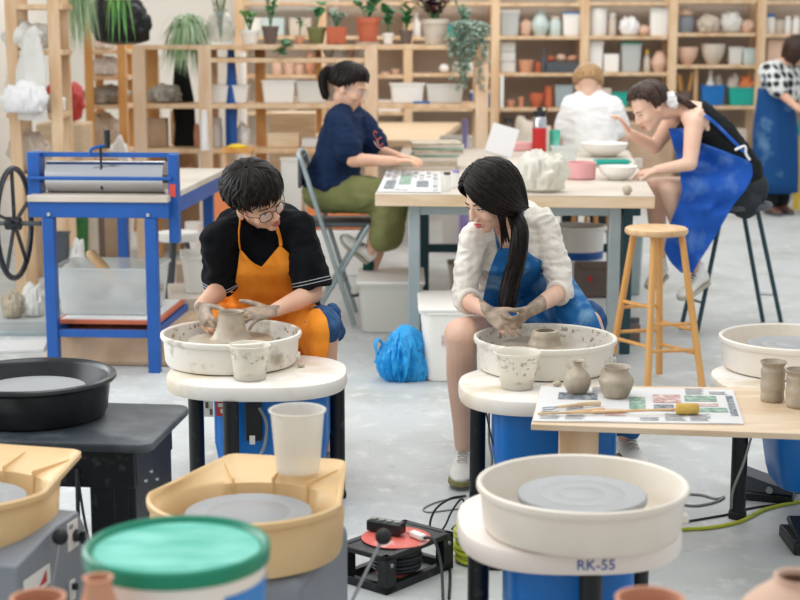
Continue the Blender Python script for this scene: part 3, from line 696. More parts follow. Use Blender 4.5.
for sx in (-1, 1): build('screw', MB().lathe([(0, 0), (.007, 0), (.006, .003), (0, .003)], (sx * (LX / 2 - .022), -LY / 2, .085), 12, axis=(0, -1, 0)), M['alu'], reel)
ad = thing('power_adapter', 'grey-black power adapter lying on the red reel disc', 'adapter', V(cx_.x - .03, cx_.y + .03, HZ + .008), -.5)
build('case', MB().box((0, 0, .018), (.115, .045, .034)), M['blackpl'], ad, bevel=.006, seg=3)
for i in range(4): build('socket', MB().cyl((-.04 + .026 * i, 0, .034), (-.04 + .026 * i, 0, .0385), .011, n=14), M['cablegr'], ad)
pl = thing('plug', 'white mains plug resting on the reel edge beside the adapter', 'plug', V(cx_.x + .065, cx_.y - .03, HZ + .008), -.9)
build('plug_body', MB().box((0, 0, .009), (.06, .024, .018)), M['white'], pl, bevel=.005, seg=3)
build('cord', MB().tube([V(.03, 0, .009), V(.07, .005, .01), V(.12, -.01, -.05), V(.2, -.07, -HZ - .003), V(.36, -.2, -HZ - .003)], .0045, smooth=6), M['cable'], pl)
def cord(label, pts, r, m, lift=None):
    P = [FL(a, b, c) for a, b, c in pts]; o = P[0].copy(); o.z = 0
    solo('extension_cord', label, 'cord', MB().tube([p - o + V(0, 0, r) for p in P], r, 8, smooth=6), M[m], o)
cord('black cord looping from the reel past the marked wheel', [(415, 537, .12), (432, 541, .1), (447, 556, .0), (450, 575, 0), (449, 600, 0)], .0045, 'cable')
cord('black cord arching up from the floor between reel and marked wheel', [(432, 540, .0), (430, 525, .04), (436, 510, .09), (450, 500, .1), (465, 497, .05)], .004, 'cable')
cord('second black cord loop close to the marked wheel table', [(435, 540, 0), (445, 527, .02), (452, 512, .06), (462, 500, .05), (466, 515, 0), (452, 530, 0)], .0035, 'cable')
cord('grey cord lying in a thin loop beyond the reel', [(466, 497, 0), (440, 502, 0), (424, 509, 0), (428, 513, 0), (448, 511, 0), (470, 508, 0)], .003, 'cablegr')
cord('yellow-green cord snaking across the floor to the right leg', [(640, 532, 0), (680, 531, 0), (712, 529, 0), (740, 523, 0), (762, 512, 0), (780, 507, 0), (800, 503, 0)], .006, 'lime')
cord('dark cord running along the floor to the right wheel leg', [(640, 530, 0), (690, 522, 0), (730, 515, 0), (752, 509, 0), (790, 504, 0)], .004, 'cable')
cord('grey cord curling on the floor left of the right wheel leg', [(676, 495, 0), (700, 496, 0), (716, 500, 0), (724, 498, 0), (716, 503, 0), (696, 507, 0), (676, 505, 0)], .0045, 'cablegr')
def hcord(par, pts, r, m):
    build('power_cord', MB().tube([PT(a, b, y) for a, b, y in pts], r, 8, smooth=6), M[m], par, world=True)
hcord(rkR, [(752, 434, 5.0), (744, 462, 4.96), (733, 490, 4.94), (731, 508, 4.97)], .0045, 'cablegr')
hcord(rkW, [(489, 412, 5.0), (489, 440, 4.98), (492, 462, 4.96), (486, 482, 5.0)], .004, 'cablegr')
hcord(rkW, [(486, 412, 4.98), (492, 440, 4.95), (499, 458, 4.93), (503, 480, 4.97)], .003, 'cable')
lc = MB(); q = FL(482, 572)
for i in range(8): lc.tube([V(.075 * math.cos(2*PI*k/28) + .004 * math.sin(i * 2), .07 * math.sin(2*PI*k/28), .012 + i * .0145 + .004 * math.sin(k * .5 + i)) for k in range(28)], .0075, 7, close=True)
ccl = thing('cable_coil', 'lime-green cable coil on the floor behind the marked wheel leg', 'cable', (q.x, q.y + .1, 0))
build('coil', lc, M['lime'], ccl); build('core', MB().cyl((0, 0, .002), (0, 0, .12), .055, n=24), M['black'], ccl)
build('base', MB().box((.1, -.03, .012), (.16, .12, .024)), M['black'], ccl, bevel=.004)
# speed pedal at the right wheel
q = FL(770, 503)
pd = thing('foot_pedal', 'black hinged speed pedal under the right wheel', 'pedal', (q.x, q.y + .07, 0), -.35)
build('base', MB().box((0, 0, .015), (.2, .13, .03)), M['black'], pd, bevel=.005)
w_ = MB().rings([[V(-.1, y, .03), V(.1, y, .03), V(.1, y, .042), V(-.1, y, .1), V(-.1, y, .085)] for y in (-.055, .055)]); build('treadle', w_, M['dgrey'], pd, bevel=.003)
build('pivot', MB().cyl((.02, -.07, .045), (.02, .07, .045), .012, n=14), M['alu'], pd)

# ---------------------------------------------------------------- worktable
TZ = .84
wt = thing('worktable', 'large wooden-topped worktable with grey steel legs, cluttered, behind the woman in cardigan', 'table', (.6, 8.4, 0))
c4 = [FL(375, 194, TZ), FL(655, 196.5, TZ), FL(628, 150, TZ), FL(403, 148, TZ)]
def rel(c, z): return V(c.x - .6, c.y - 8.4, z)
tp = MB().rings([[rel(c, z) for c in c4] for z in (TZ - .058, TZ - .003)])
build('tabletop', tp, M['edge'], wt, bevel=.003); build('top_sheet', MB().rings([[rel(c, z) for c in c4] for z in (TZ - .003, TZ)]), M['tabletop'], wt)
fl, frr = V(xat(414, 7.52), 7.55, 0), V(xat(617, 7.45), 7.5, 0)
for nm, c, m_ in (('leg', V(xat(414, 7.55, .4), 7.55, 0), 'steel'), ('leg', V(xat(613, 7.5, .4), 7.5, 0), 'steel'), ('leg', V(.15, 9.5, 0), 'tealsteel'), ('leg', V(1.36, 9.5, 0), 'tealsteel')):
    build(nm, MB().box((c.x - .6, c.y - 8.4, (TZ - .06) / 2), (.055, .055, TZ - .062)), M[m_], wt, bevel=.003)
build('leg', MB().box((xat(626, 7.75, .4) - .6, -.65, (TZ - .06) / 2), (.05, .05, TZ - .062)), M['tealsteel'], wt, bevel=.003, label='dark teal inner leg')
fb = MB().bar(V(xat(414, 7.55, .4) - .6, -.85, TZ - .085), V(xat(613, 7.5, .4) - .6, -.9, TZ - .085), .035, .045).bar(V(xat(414, 7.55, .4) - .6, -.85, TZ - .085), V(-.45, 1.1, TZ - .085), .035, .045).bar(V(xat(613, 7.5, .4) - .6, -.9, TZ - .085), V(.76, 1.1, TZ - .085), .035, .045)
build('steel_frame', fb, M['steel'], wt)
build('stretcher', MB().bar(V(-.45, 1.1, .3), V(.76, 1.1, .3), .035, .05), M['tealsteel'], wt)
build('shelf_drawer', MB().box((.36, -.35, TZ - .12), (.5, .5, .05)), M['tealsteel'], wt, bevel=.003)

# wooden stool
st = thing('wooden_stool', 'tall round-seated beech stool in front of the worktable', 'stool', (1.175, 7.1, 0))
build('seat', MB().lathe([(0, .693), (.135, .693), (.142, .698), (.145, .708), (.142, .72), (.134, .725), (.06, .7225), (0, .722)], (0, 0, 0), 48), M['beech'], st)
feet = [V(1.13, 6.95, 0), V(1.389, 7.0, 0), V(1.235, 7.27, 0), V(.985, 7.2, 0)]
tops = [V(0, 0, 0)] * 4; lg = []
for f in feet:
    f = f - V(1.175, 7.1, 0); t_ = V(f.x * .5, f.y * .5, .694); lg.append((f, t_)); build('leg', MB().cyl(f, t_, .0165, .0155, 14), M['beech_or'], st)
def at_h(i, h): a, b = lg[i]; return a.lerp(b, h / .694)
for i, j, h in ((0, 1, .17), (0, 1, .29), (1, 2, .15), (1, 2, .26), (2, 3, .22), (2, 3, .34), (3, 0, .19), (3, 0, .37)):
    build('rung', MB().cyl(at_h(i, h), at_h(j, h), .0085, n=10), M['beech_or'], st)
# black bar stool
sb = thing('bar_stool', 'black steel bar stool under the woman in the vivid blue apron', 'stool', (1.83, 8.4, 0))
stz = .665
build('seat', MB().lathe([(0, stz), (.165, stz), (.178, stz + .01), (.182, stz + .025), (.175, stz + .037), (0, stz + .03)], (-.0, 0, 0), 40, sx=1.0, sy=.9), M['dgrey'], sb)
ft = [FL(681, 329), FL(697, 333), FL(763, 322), FL(781, 322)]; tp_ = [PT(709, 213, 8.5), PT(722, 216, 8.3), PT(742, 214, 8.5), PT(757, 212, 8.38)]
o_ = V(1.83, 8.4, 0)
for f, t_ in zip(ft, tp_): t_ = V(t_.x, t_.y, stz + .004); build('leg', MB().cyl(f - o_, t_ - o_, .0125, n=12), M['tealsteel'], sb)
for i, j, h in ((0, 1, .25), (2, 3, .25), (1, 2, .22)):
    P_ = lambda i: (ft[i] - o_).lerp(V(tp_[i].x, tp_[i].y, stz) - o_, h)
    if (i, j) != (1, 2): build('rung', MB().cyl(P_(i), P_(j), .008, n=8), M['alu'], sb)

# ---------------------------------------------------------------- slab roller
sr = thing('slab_roller', 'blue steel slab roller with a big chrome roller and spoked hand wheel', 'slab roller', (-1.415, 7.36, 0), math.radians(-4))
build('table_sheet', MB().box((0, .7, .834), (.67, 1.55, .03)), M['tabletop'], sr, bevel=.003)
ap = MB().box((0, -.04, .781), (.67, .035, .075)).box((.32, .7, .781), (.03, 1.45, .075)).box((-.32, .7, .781), (.03, 1.45, .075)).box((0, 1.42, .781), (.67, .035, .075)); build('table_frame', ap, M['blue'], sr, bevel=.003)
for sx in (-.245, .245):
    build('leg', MB().box((sx, -.03, .37), (.055, .055, .744)), M['blue'], sr, bevel=.003)
    build('leg', MB().box((sx * 1.0, 1.38, .37), (.055, .055, .744)), M['blue'], sr, bevel=.003)
    build('bolt', MB().lathe([(0, 0), (.011, 0), (.009, .006), (0, .007)], (sx * .97, -.058, .76), 12, axis=(0, -1, 0)), M['chrome'], sr)
    build('side_rail', MB().box((sx, .68, .19), (.03, 1.36, .035)), M['blue'], sr)
build('crossbar', MB().box((0, -.03, .185), (.50, .03, .035)), M['blue'], sr, bevel=.002)
build('side_plate', MB().box((-.325, .06, .93), (.06, .10, .23)), M['blue'], sr, bevel=.004); build('side_plate', MB().box((.345, .03, .83), (.045, .07, .42)), M['blue'], sr, bevel=.004)
build('plate_label', MB().box((.345, -.007, .87), (.03, .003, .06)), M['label_r'], sr)
ro = MB().cyl((-.27, .08, .926), (.295, .08, .926), .076, n=40); ro.m = [0] * len(ro.f)
rl = build('roller', ro, M['chrome'], sr); build('axle', MB().cyl((-.33, .08, .918), (.33, .08, .918), .02, n=16), M['dgrey'], rl)
build('tie_rod', MB().cyl((-.35, -.01, .925), (.34, -.01, .925), .009, n=12), M['blue'], sr); build('tie_rod', MB().bar((-.35, .06, 1.032), (.36, .06, 1.032), .03, .022), M['blue'], sr)
sc_ = build('adjusting_screw', MB().cyl((0, .02, .87), (0, .02, 1.07), .006, n=10), M['blackpl'], sr)
build('handle', MB().tube([V(-.045, .0, 1.03), V(-.04, .0, 1.06), V(0, .02, 1.075), V(.03, .03, 1.075)], .008, 8, smooth=4), M['blue'], sc_)
build('grip', MB().cyl((.03, .03, 1.065), (.03, .03, 1.15), .0135, .015, 14), M['rubber'], sc_)
hw = MB(); hc = V(-.43, .02, .705); R_ = .262
hw.tube([hc + V(0, R_ * math.cos(2*PI*k/48), R_ * math.sin(2*PI*k/48)) for k in range(48)], .014, 10, close=True)
hwo = build('hand_wheel', hw, M['black'], sr)
for a in (20, 92, 164, 236, 308):
    a = math.radians(a); build('spoke', MB().bar(hc, hc + V(0, R_ * math.cos(a), R_ * math.sin(a)), .016, .010), M['black'], hwo)
build('hub', MB().cyl(hc - V(.04, 0, 0), hc + V(.03, 0, 0), .032, n=20), M['black'], hwo); build('shaft', MB().cyl(hc - V(.11, 0, 0), hc + V(.13, 0, 0), .011, n=12), M['dgrey'], hwo)
ls = build('lower_shelf', MB().box((0, .35, .226), (.50, .62, .018)), M['terra'], sr, label='reddish-brown lower shelf'); build('shelf_sheet', MB().box((0, .35, .237), (.46, .58, .004)), M['paper'], ls)

def bin_mb(w, d, h, t=.006, lip=.012, tap=.88):
    mb = MB(); o = [(-w/2, -d/2), (w/2, -d/2), (w/2, d/2), (-w/2, d/2)]
    def R(k, z, g=0): return [V(x * k + math.copysign(g, x), y * k + math.copysign(g, y), z) for x, y in rr4]
    rr4 = rrect(w, d, min(w, d) * .12, 4)
    mb.rings([R(tap, 0), R(1, h - .012), R(1, h - .012, lip), R(1, h, lip), R(1, h, -t), R(tap, .006, -t)]); return mb
def tub(label, cat, c, dims, m='milky', rz=0, name='plastic_tub', group=None, lid=None, fill=None, lidcol=None):
    w, d, h = dims; t = thing(name, label, cat, c, rz, group)
    build('tub', bin_mb(w, d, h), M[m], t)
    if lid: build('lid', MB().box((0, 0, h + .008), (w + .03, d + .03, .016)), M[lid], t, bevel=.005)
    if fill: fill(t, w, d, h)
    return t
def f_clay(t, w, d, h):
    r_ = random.Random(int(w * 1000)); k = 4
    for i in range(k):
        b = MB().ell((0, 0, 0), (w * r_.uniform(.16, .22), d * .33, h * .22), None, 14, 8).jit(.02, 12, seed=i)
        b.xf(Matrix.Translation((-w * .28 + w * .19 * i, d * r_.uniform(-.05, .05), h * .36 + .03 * (i % 2)))); build('clay_bag', b, M[('poly', 'clay_lt')[i % 2]], t)
b1 = tub('milky bin of bagged clay under the slab roller', 'bin', V(-1.43, 7.68, .2405), (.50, .36, .235), 'clear', -.07, fill=f_clay)
solo('rolling_pin', 'wooden rolling pin sticking out of the milky clay bin', 'rolling pin', MB().limb((-.10, -.02, .28), (.10, -.08, .07), .026, .026, 20), M['beech'], V(-1.43, 7.68, .2405))
b2 = tub('second milky bin behind the slab roller right leg', 'bin', V(-1.0, 8.3, .24), (.34, .30, .2), 'milky', .15, fill=f_clay)
sh = MB().box((0, 0, .11), (.5, .5, .22)); solo('stand_crate', 'grey crate standing behind the slab roller legs', 'crate', sh, M['stone'], V(-1.0, 8.3, .0195), .15, bevel=.01)
solo('cloth_covered_slab', 'brown canvas draped over a low block under the slab roller', 'cloth', MB().box((0, 0, .085), (.62, .6, .17), taper=1.15).jit(.02, 9), M['cloth_br'], V(-1.37, 7.78, .003), -.1, bevel=.03)
# ---------------------------------------------------------------- people: shared anatomy
def hframe(F_, up=(0, 0, 1)):
    Fv = Vector(F_).normalized(); U = Vector(up); U = (U - Fv * U.dot(Fv)).normalized(); X = Fv.cross(U)
    return Matrix((X, Fv, U)).transposed()
def head_prims(mb, C, R, s=1.0):
    def P(x, y, z): return C + R @ (V(x, y, z) * s)
    def E(c, r): mb.ell(P(*c), tuple(q * s for q in r), R, 22, 14)
    E((0, -.012, .035), (.074, .094, .086)); E((0, .018, -.015), (.064, .070, .078)); E((0, .03, -.05), (.052, .05, .05))
    E((0, .058, -.088), (.022, .022, .018)); E((0, .066, .022), (.050, .022, .016))
    for q in (-1, 1):
        E((q * .036, .056, -.028), (.026, .026, .026)); E((q * .078, -.006, -.012), (.009, .018, .030)); E((q * .012, .093, -.034), (.009, .010, .007))
        E((q * .030, .07, .000), (.016, .014, .009))
    mb.limb(P(0, .088, .008), P(0, .104, -.028), .0075 * s, .0105 * s)
    E((0, .084, -.056), (.021, .013, .0055)); E((0, .083, -.066), (.017, .013, .006))
def face_parts(par, C, R, s=1.0, lip='lip', brow='hair', open_=1.0):
    def P(x, y, z): return C + R @ (V(x, y, z) * s)
    lp = MB().ell(P(0, .0885, -.0565), (.019 * s, .0105 * s, .0045 * s), R, 16, 8).ell(P(0, .0875, -.0655), (.016 * s, .011 * s, .0052 * s), R, 16, 8)
    build('lips', lp, M[lip], par, world=True)
    for q in (-1, 1):
        e = build('eye', MB().ell(P(q * .031, .0755, .001), (.0135 * s, .0098 * s, .0052 * s * open_), R, 14, 8), M['eyew'], par, world=True)
        build('iris', MB().ell(P(q * .031, .0805, .0005), (.0058 * s, .0055 * s, .0050 * s * open_), R, 12, 8), M['eyeb'], e, world=True)
        build('eyelid', MB().tube([P(q * .016, .079, .001), P(q * .024, .0852, .0052), P(q * .034, .0850, .0058), P(q * .046, .0735, .002)], .0017 * s, 6, smooth=4), M['eyeb'], e, world=True)
        build('eyebrow', MB().tube([P(q * .014, .087, .020), P(q * .028, .088, .025), P(q * .048, .072, .021)], [.0024 * s, .0013 * s], 6, smooth=4), M[brow], par, world=True)
SC_, SR_ = V(0, -.012, .035), V(.078, .098, .090)
def skull(az, t, h=0.0):
    """point over the scalp in head axes: az 0 front, t 0 crown, 1 equator, beyond 1 straight down"""
    p = min(t, 1.0) * PI / 2; hz = math.sin(p)
    z = math.cos(p) if t <= 1 else -(t - 1) * .95; k = 1.0 if t <= 1 else 1 - .14 * (t - 1) ** 1.5
    d = V(hz * math.sin(az) * k, hz * math.cos(az) * k, z)
    n = V(d.x, d.y, max(d.z, 0)).normalized()
    return SC_ + V(d.x * SR_.x, d.y * SR_.y, d.z * SR_.z) + n * h, n
def lock(mb, pts, nor, w, th, tip=.25):
    k = len(pts); rs = []
    for i in range(k):
        d = (pts[min(i + 1, k - 1)] - pts[max(i - 1, 0)]).normalized(); n = nor[i]; n = (n - d * n.dot(d)).normalized(); s = d.cross(n)
        f = i / (k - 1); ww = w * (.55 + .45 * math.sin(PI * min(f * 1.3, .5))) * (1 - (1 - tip) * max(0, (f - .55) / .45) ** 1.5); tt = th * (1 - .7 * f * f)
        rs.append([pts[i] + s * ww, pts[i] + s * ww * .5 + n * tt, pts[i] - s * ww * .5 + n * tt, pts[i] - s * ww, pts[i] - n * tt * .5])
    mb.rings(rs)
def cap_mb(endf, h=.010, n=40, k=12):
    mb = MB(); rs = []
    for j in range(k + 1):
        ring = []
        for i in range(n):
            az = -PI + 2*PI*i/n; t = endf(az) * j / k; p, nn = skull(az, max(t, .02), h * (1 if j < k else .2)); ring.append(p)
        rs.append(ring)
    return mb.rings(rs[::-1], cap0=True, cap1=True)
def hair(par, C, R, s, endf, locks, h, m, seed=1, messy=.06, w=.012, name='hair', cap=True, drift=0.0, len_var=.12, parting=None):
    r_ = random.Random(seed); mb = cap_mb(endf, h * .7) if cap else MB()
    for i in range(locks):
        az = r_.uniform(-PI, PI); t0 = r_.uniform(0, .55) * (0 if i % 3 == 0 else 1); e = endf(az) + r_.uniform(-len_var, len_var * .6); pts = []; nor = []
        k = 9; dr = r_.gauss(0, messy) + drift; hh = h * r_.uniform(.75, 1.35)
        for j in range(k):
            f = j / (k - 1); t = t0 + (e - t0) * f; a = az + dr * f * 2 + .04 * math.sin(f * 5 + i)
            p, n = skull(a, max(t, .03), hh * (.7 + .5 * math.sin(PI * min(f, .7))) * (1 - .45 * f ** 3)); pts.append(p); nor.append(n)
        lock(mb, pts, nor, w * r_.uniform(.6, 1.3), .0035)
    mb.v = [C + R @ (v * s) for v in mb.v]
    return build(name, mb, M[m], par, world=True, sharp=60)
def hand(mb, W, d, n, side, curl=(.35, .4, .45, .5), spread=.10, thumb=(.7, .3), s=1.0):
    """W wrist, d towards the fingers, n the way the palm faces; side +1: thumb lies towards d x n"""
    d = Vector(d).normalized(); n = Vector(n); n = (n - d * n.dot(d)).normalized(); t = d.cross(n) * side
    def E(c, a, b): return (c, a, b)
    secs = []
    for f, hw, ht in ((-.01, .024, .018), (.012, .027, .0175), (.04, .035, .016), (.07, .039, .0135), (.088, .037, .011)):
        secs.append((W + d * f * s + n * .002, t * hw * s, n * ht * s))
    mb.eloft([(c - d * .0, a, b) for c, a, b in secs], 18)
    L = (.070, .079, .073, .058)
    for i in range(4):
        off = (.029 - .0192 * i); a0 = spread * (1.2 - .8 * i)
        p = W + d * (.083 - .004 * abs(i - 1)) * s + t * off * s; dd = (d + t * a0).normalized(); ang = 0; prev = p - dd * .02 * s; r = .0088 if i < 3 else .0077
        mb.limb(prev, p, r * s * 1.05, r * s * 1.02, 10)
        for q, fr in enumerate((.45, .31, .24)):
            ang += curl[i] * (1, 1.15, .8)[q]; u = (dd * math.cos(ang) + n * math.sin(ang)).normalized(); nx = p + u * L[i] * fr * s
            mb.limb(p, nx, r * s * (1 - .06 * q), r * s * (.94 - .07 * q), 10); p = nx
    p = W + d * .022 * s + t * .022 * s + n * .004 * s; u = (d * math.cos(thumb[0]) + t * math.sin(thumb[0])).normalized(); a = 0
    for q, ln in enumerate((.042, .032, .026)):
        u2 = (u * math.cos(a) + (n * .6 + d * .5).normalized() * math.sin(a)).normalized(); nx = p + u2 * ln * s
        mb.limb(p, nx, (.0125, .0105, .0095)[q] * s, (.0105, .0095, .0078)[q] * s, 10); p = nx; a += thumb[1]
    return mb
def shoe(par, ankle, d, m='shoe', solem='sole', s=1.0, up=(0, 0, 1), laces=True, name='shoe'):
    """ankle: joint; d: heel to toe"""
    R = hframe(d, up); A = Vector(ankle)
    def P(x, y, z): return A + R @ (V(x, y, z) * s)
    mb = MB()
    mb.eloft([(P(0, -.062, -.045), R @ V(.012, 0, 0) * s, R @ V(0, 0, .02) * s)] + [(P(0, y, z), R @ V(a, 0, 0) * s, R @ V(0, 0, b) * s) for y, z, a, b in ((-.058, -.036, .026, .034), (-.04, -.022, .033, .045), (0, -.02, .036, .046), (.04, -.035, .038, .034), (.08, -.047, .043, .024), (.12, -.053, .043, .019), (.15, -.056, .034, .015), (.17, -.06, .016, .008))], 20)
    o = organic(mb, .006 * s, 3)
    sh = build(name, o, M[m], par, world=True)
    so = MB(); out = [(-.062, .012), (-.055, .03), (-.03, .036), (.02, .036), (.07, .046), (.12, .047), (.155, .036), (.176, .012)]
    ring = [(w, y) for y, w in out] + [(-w, y) for y, w in out[::-1]]
    so.rings([[P(x, y, z) for x, y in ring] for z in (-.082, -.062)])
    build('sole', so, M[solem], sh, world=True, bevel=.004)
    if laces:
        for i in range(4): build('lace', MB().tube([P(-.018, .02 + i * .017, .014 - i * .009), P(0, .024 + i * .017, .022 - i * .010), P(.018, .02 + i * .017, .014 - i * .009)], .003 * s, 6, smooth=3), M['sole' if solem != 'sole' else 'dgrey'], sh, world=True)
    return sh
def proj(p):
    dy = p.y * math.cos(PITCH) - (p.z - H) * math.sin(PITCH); v = (p.z - H) * math.cos(PITCH) + p.y * math.sin(PITCH)
    return 400 + F * p.x / dy, 300 - F * v / dy
def cut(mb, fn):
    keep = [i for i, f in enumerate(mb.f) if not fn(sum((mb.v[j] for j in f), V(0, 0, 0)) / len(f))]
    mb.f = [mb.f[i] for i in keep]; mb.m = [mb.m[i] for i in keep]; return mb
def push(mb, cx, cy, r, zmax=.63):
    for i, v in enumerate(mb.v):
        if v.z < zmax:
            d = V(v.x - cx, v.y - cy, 0); L = d.length; k = min(1, (zmax - v.z) / .03)
            if L < r: n = V(d.x * .5, max(d.y, .02), 0).normalized(); mb.v[i] = v + n * (math.sqrt(max(0, r * r - (d.x) ** 2)) - d.y if abs(d.x) < r * .8 else (r - L)) * k
    return mb
def ring_tube(c, ax, r, th, sx=1.0):
    X, _ = frame(Vector(ax)); Y_ = Vector(ax).normalized().cross(X)
    return MB().tube([Vector(c) + X * r * math.cos(2*PI*k/28) + Y_ * r * sx * math.sin(2*PI*k/28) for k in range(28)], th, 6, close=True)
def rows_px(lst, Y, n=22, d=(0, 1, -.12), dx=0):
    """rows of a cloth: (height row, left, right) read at distance Y, thrown along d"""
    out = []
    for py, a, b in lst: out.append([(PT(a + (b - a) * i / (n - 1), py, Y), (PT(a + (b - a) * i / (n - 1), py, Y) - V(0, 0, H)).normalized()) for i in range(n)])
    return out
def trace(px, tree, Y, off=.006):
    out = []
    for x, y in px:
        p = PT(x, y, Y); d = (p - V(0, 0, H)).normalized(); h = tree.ray_cast(p, d, 1.5)
        if h[0] is not None: out.append(h[0] - d * off)
    return out
def interp_rows(keys, k):
    out = []
    for (y0, a0, b0), (y1, a1, b1) in zip(keys, keys[1:]):
        for i in range(k): t = i / k; s_ = t; out.append((y0 + (y1 - y0) * t, a0 + (a1 - a0) * s_, b0 + (b1 - b0) * s_))
    out.append(keys[-1]); return out
def strand_tail(par, path, r0, r1, m, n=46, seed=2, name='ponytail', flat=.8):
    r_ = random.Random(seed); mb = MB(); P = spline([Vector(p) for p in path], 6); k = len(P)
    core = MB().tube(P, [max(.004, (r0 + (r1 - r0) * i / (k - 1)) * (.75 if i else .5)) * (1 if i < k - 4 else (k - i) / 5) for i in range(k)], 14)
    mb.add(core.v, core.f)
    for q in range(n):
        a = r_.uniform(0, 2*PI); rr = r_.uniform(.55, 1.0); pts = []; nor = []; ph = r_.uniform(0, 6); e = int(k * r_.uniform(.8, 1))
        for i in range(e):
            d = (P[min(i + 1, k - 1)] - P[max(i - 1, 0)]).normalized(); X = d.cross(V(0, 1, 0)).normalized(); Y_ = X.cross(d)
            f = i / (k - 1); r = (r0 + (r1 - r0) * f) * rr * (.5 + .5 * min(1, f * 6)) * (1 + .12 * math.sin(f * 9 + ph)); aa = a + .35 * math.sin(f * 4 + ph)
            o = X * math.cos(aa) + Y_ * math.sin(aa) * flat; pts.append(P[i] + o * r); nor.append(o.normalized())
        if len(pts) > 3: lock(mb, pts, nor, .0055, .0022, .2)
    return build(name, mb, M[m], par, world=True, sharp=60)
# ---------------------------------------------------------------- the man in the orange apron
stool_m = thing('low_stool', 'low stool hidden under the man in the orange apron', 'stool', (-.47, 6.0, 0))
build('seat', MB().lathe([(0, .34), (.16, .34), (.165, .35), (.165, .37), (.16, .378), (0, .378)], n=32), M['beech'], stool_m)
for a in (45, 135, 225, 315):
    c_, s_ = math.cos(math.radians(a)), math.sin(math.radians(a)); build('leg', MB().cyl((.15 * c_, .15 * s_, 0), (.11 * c_, .11 * s_, .34), .015, n=12), M['beech_or'], stool_m)
man = thing('person', 'young man in black tee, orange apron and glasses shaping a pot', 'person', (-.47, 5.9, 0))
HC, HR = V(-.512, 5.58, 1.008), hframe((.66, -.66, -.34), (-.38, -.30, .9))
Rs, Ls = V(-.660, 5.60, .868), V(-.372, 5.66, .905); nb = V(-.525, 5.70, .925)
Re, Rw = V(-.655, 5.70, .675), V(-.705, 5.44, .648); Le, Lw = V(-.318, 5.63, .662), V(-.440, 5.405, .640)
pel = V(-.47, 5.98, .47); Lk, Rk = V(-.275, 5.50, .555), V(-.66, 5.64, .52); La, Ra = V(-.29, 5.56, .09), V(-.60, 5.62, .09)
b = MB(); head_prims(b, HC, HR)
b.chain([(HC + HR @ V(0, -.02, -.06), .053), (nb, .056), (nb + V(.01, .06, -.08), .08)])
chest = nb + V(.015, .02, -.16)
b.eloft([(nb + V(0, .02, -.01), V(.07, 0, 0), V(0, .05, 0)), (nb + V(.005, .02, -.05), V(.15, 0, .01), V(0, .085, 0)), (chest, V(.155, 0, 0), V(0, .10, .02)), (V(-.49, 5.84, .64), V(.14, 0, 0), V(0, .10, .02)), (pel + V(0, 0, .02), V(.155, 0, 0), V(0, .11, 0)), (pel - V(0, 0, .07), V(.12, 0, 0), V(0, .09, 0))], 28)
for S, E_, W in ((Rs, Re, Rw), (Ls, Le, Lw)): b.chain([(nb.lerp(S, .6), .05), (S, .050), (S.lerp(E_, .5), .044), (E_, .037), (E_.lerp(W, .35), .038), (W, .0245)])
for s_, K, A_ in ((1, Lk, La), (-1, Rk, Ra)): b.chain([(pel + V(.09 * s_, -.02, -.02), .085), (K, .056), (K.lerp(A_, .4), .05), (A_, .035)])
hand(b, Rw, V(.35, -.75, -.55), V(.8, .35, -.35), 1, (.35, .42, .5, .6), .08, (.75, .35))
hand(b, Lw, V(-.80, -.52, -.06), V(-.35, .25, -.8), -1, (.18, .22, .3, .42), .17, (.95, .15))
b = organic(b, .0042, 5, fac=.45)
recolor(b, lambda c: 1 if ((c - Rw).length < .22 and (c - Rw).dot(V(-.1, -.8, -.4)) > .012 + .02 * noise.noise(c * 30)) or ((c - Lw).length < .22 and (c - Lw).dot(V(-.8, -.55, 0)) > .005 + .025 * noise.noise(c * 30)) else None) if False else recolor(b, lambda c: 1 if c.z > .585 and (((c - Rw).length < .22 and (c - Rw).dot(V(-.1, -.8, -.4)) > .012 + .02 * noise.noise(c * 30)) or ((c - Lw).length < .22 and (c - Lw).dot(V(-.8, -.55, 0)) > .005 + .025 * noise.noise(c * 30))) else None)
M['clayhand'] = mat('clay_smeared_skin', '#b39a86', .5, col2='#8a7c6c', scale=28, lo=.35, hi=.6, bump=.1, bscale=80)
build('body', b, [M['skin'], M['clayhand']], man, world=True)
face_parts(man, HC, HR)
def endf_m(az):
    a = abs(math.degrees(az))
    return .89 if a < 45 else (.89 + (a - 45) / 45 * .21 if a < 90 else 1.10 + (a - 90) / 90 * .5)
hair(man, HC, HR, 1.0, endf_m, 900, .024, 'hair', 5, .20, .0055, drift=.12, len_var=.20)
# glasses
def HP(C, R, x, y, z): return C + R @ V(x, y, z)
g = MB()
gl = build('glasses', MB().tube([HP(HC, HR, -.009, .101, .004), HP(HC, HR, 0, .104, .007), HP(HC, HR, .009, .101, .004)], .0016, 6, smooth=3), M['eyeb'], man, world=True)
for q in (-1, 1):
    pts = [HP(HC, HR, q * .034 + .024 * math.copysign(abs(math.cos(a)) ** .7, math.cos(a)), .0985 - .012 * (abs(.034 + q * .024 * math.copysign(abs(math.cos(a)) ** .7, math.cos(a)) ) / .058) ** 2, -.003 + .0195 * math.copysign(abs(math.sin(a)) ** .7, math.sin(a))) for a in [2*PI*k/28 for k in range(28)]]
    build('rim', MB().tube(pts, .0014, 6, close=True), M['eyeb'], gl, world=True)
    build('lens', MB().add(pts, [tuple(range(28))]), M['lens'], gl, world=True, solid=.0008)
    build('temple', MB().tube([HP(HC, HR, q * .058, .087, .006), HP(HC, HR, q * .078, .055, .006), HP(HC, HR, q * .084, .0, .006), HP(HC, HR, q * .082, -.02, -.012)], .0014, 6, smooth=4), M['eyeb'], gl, world=True)
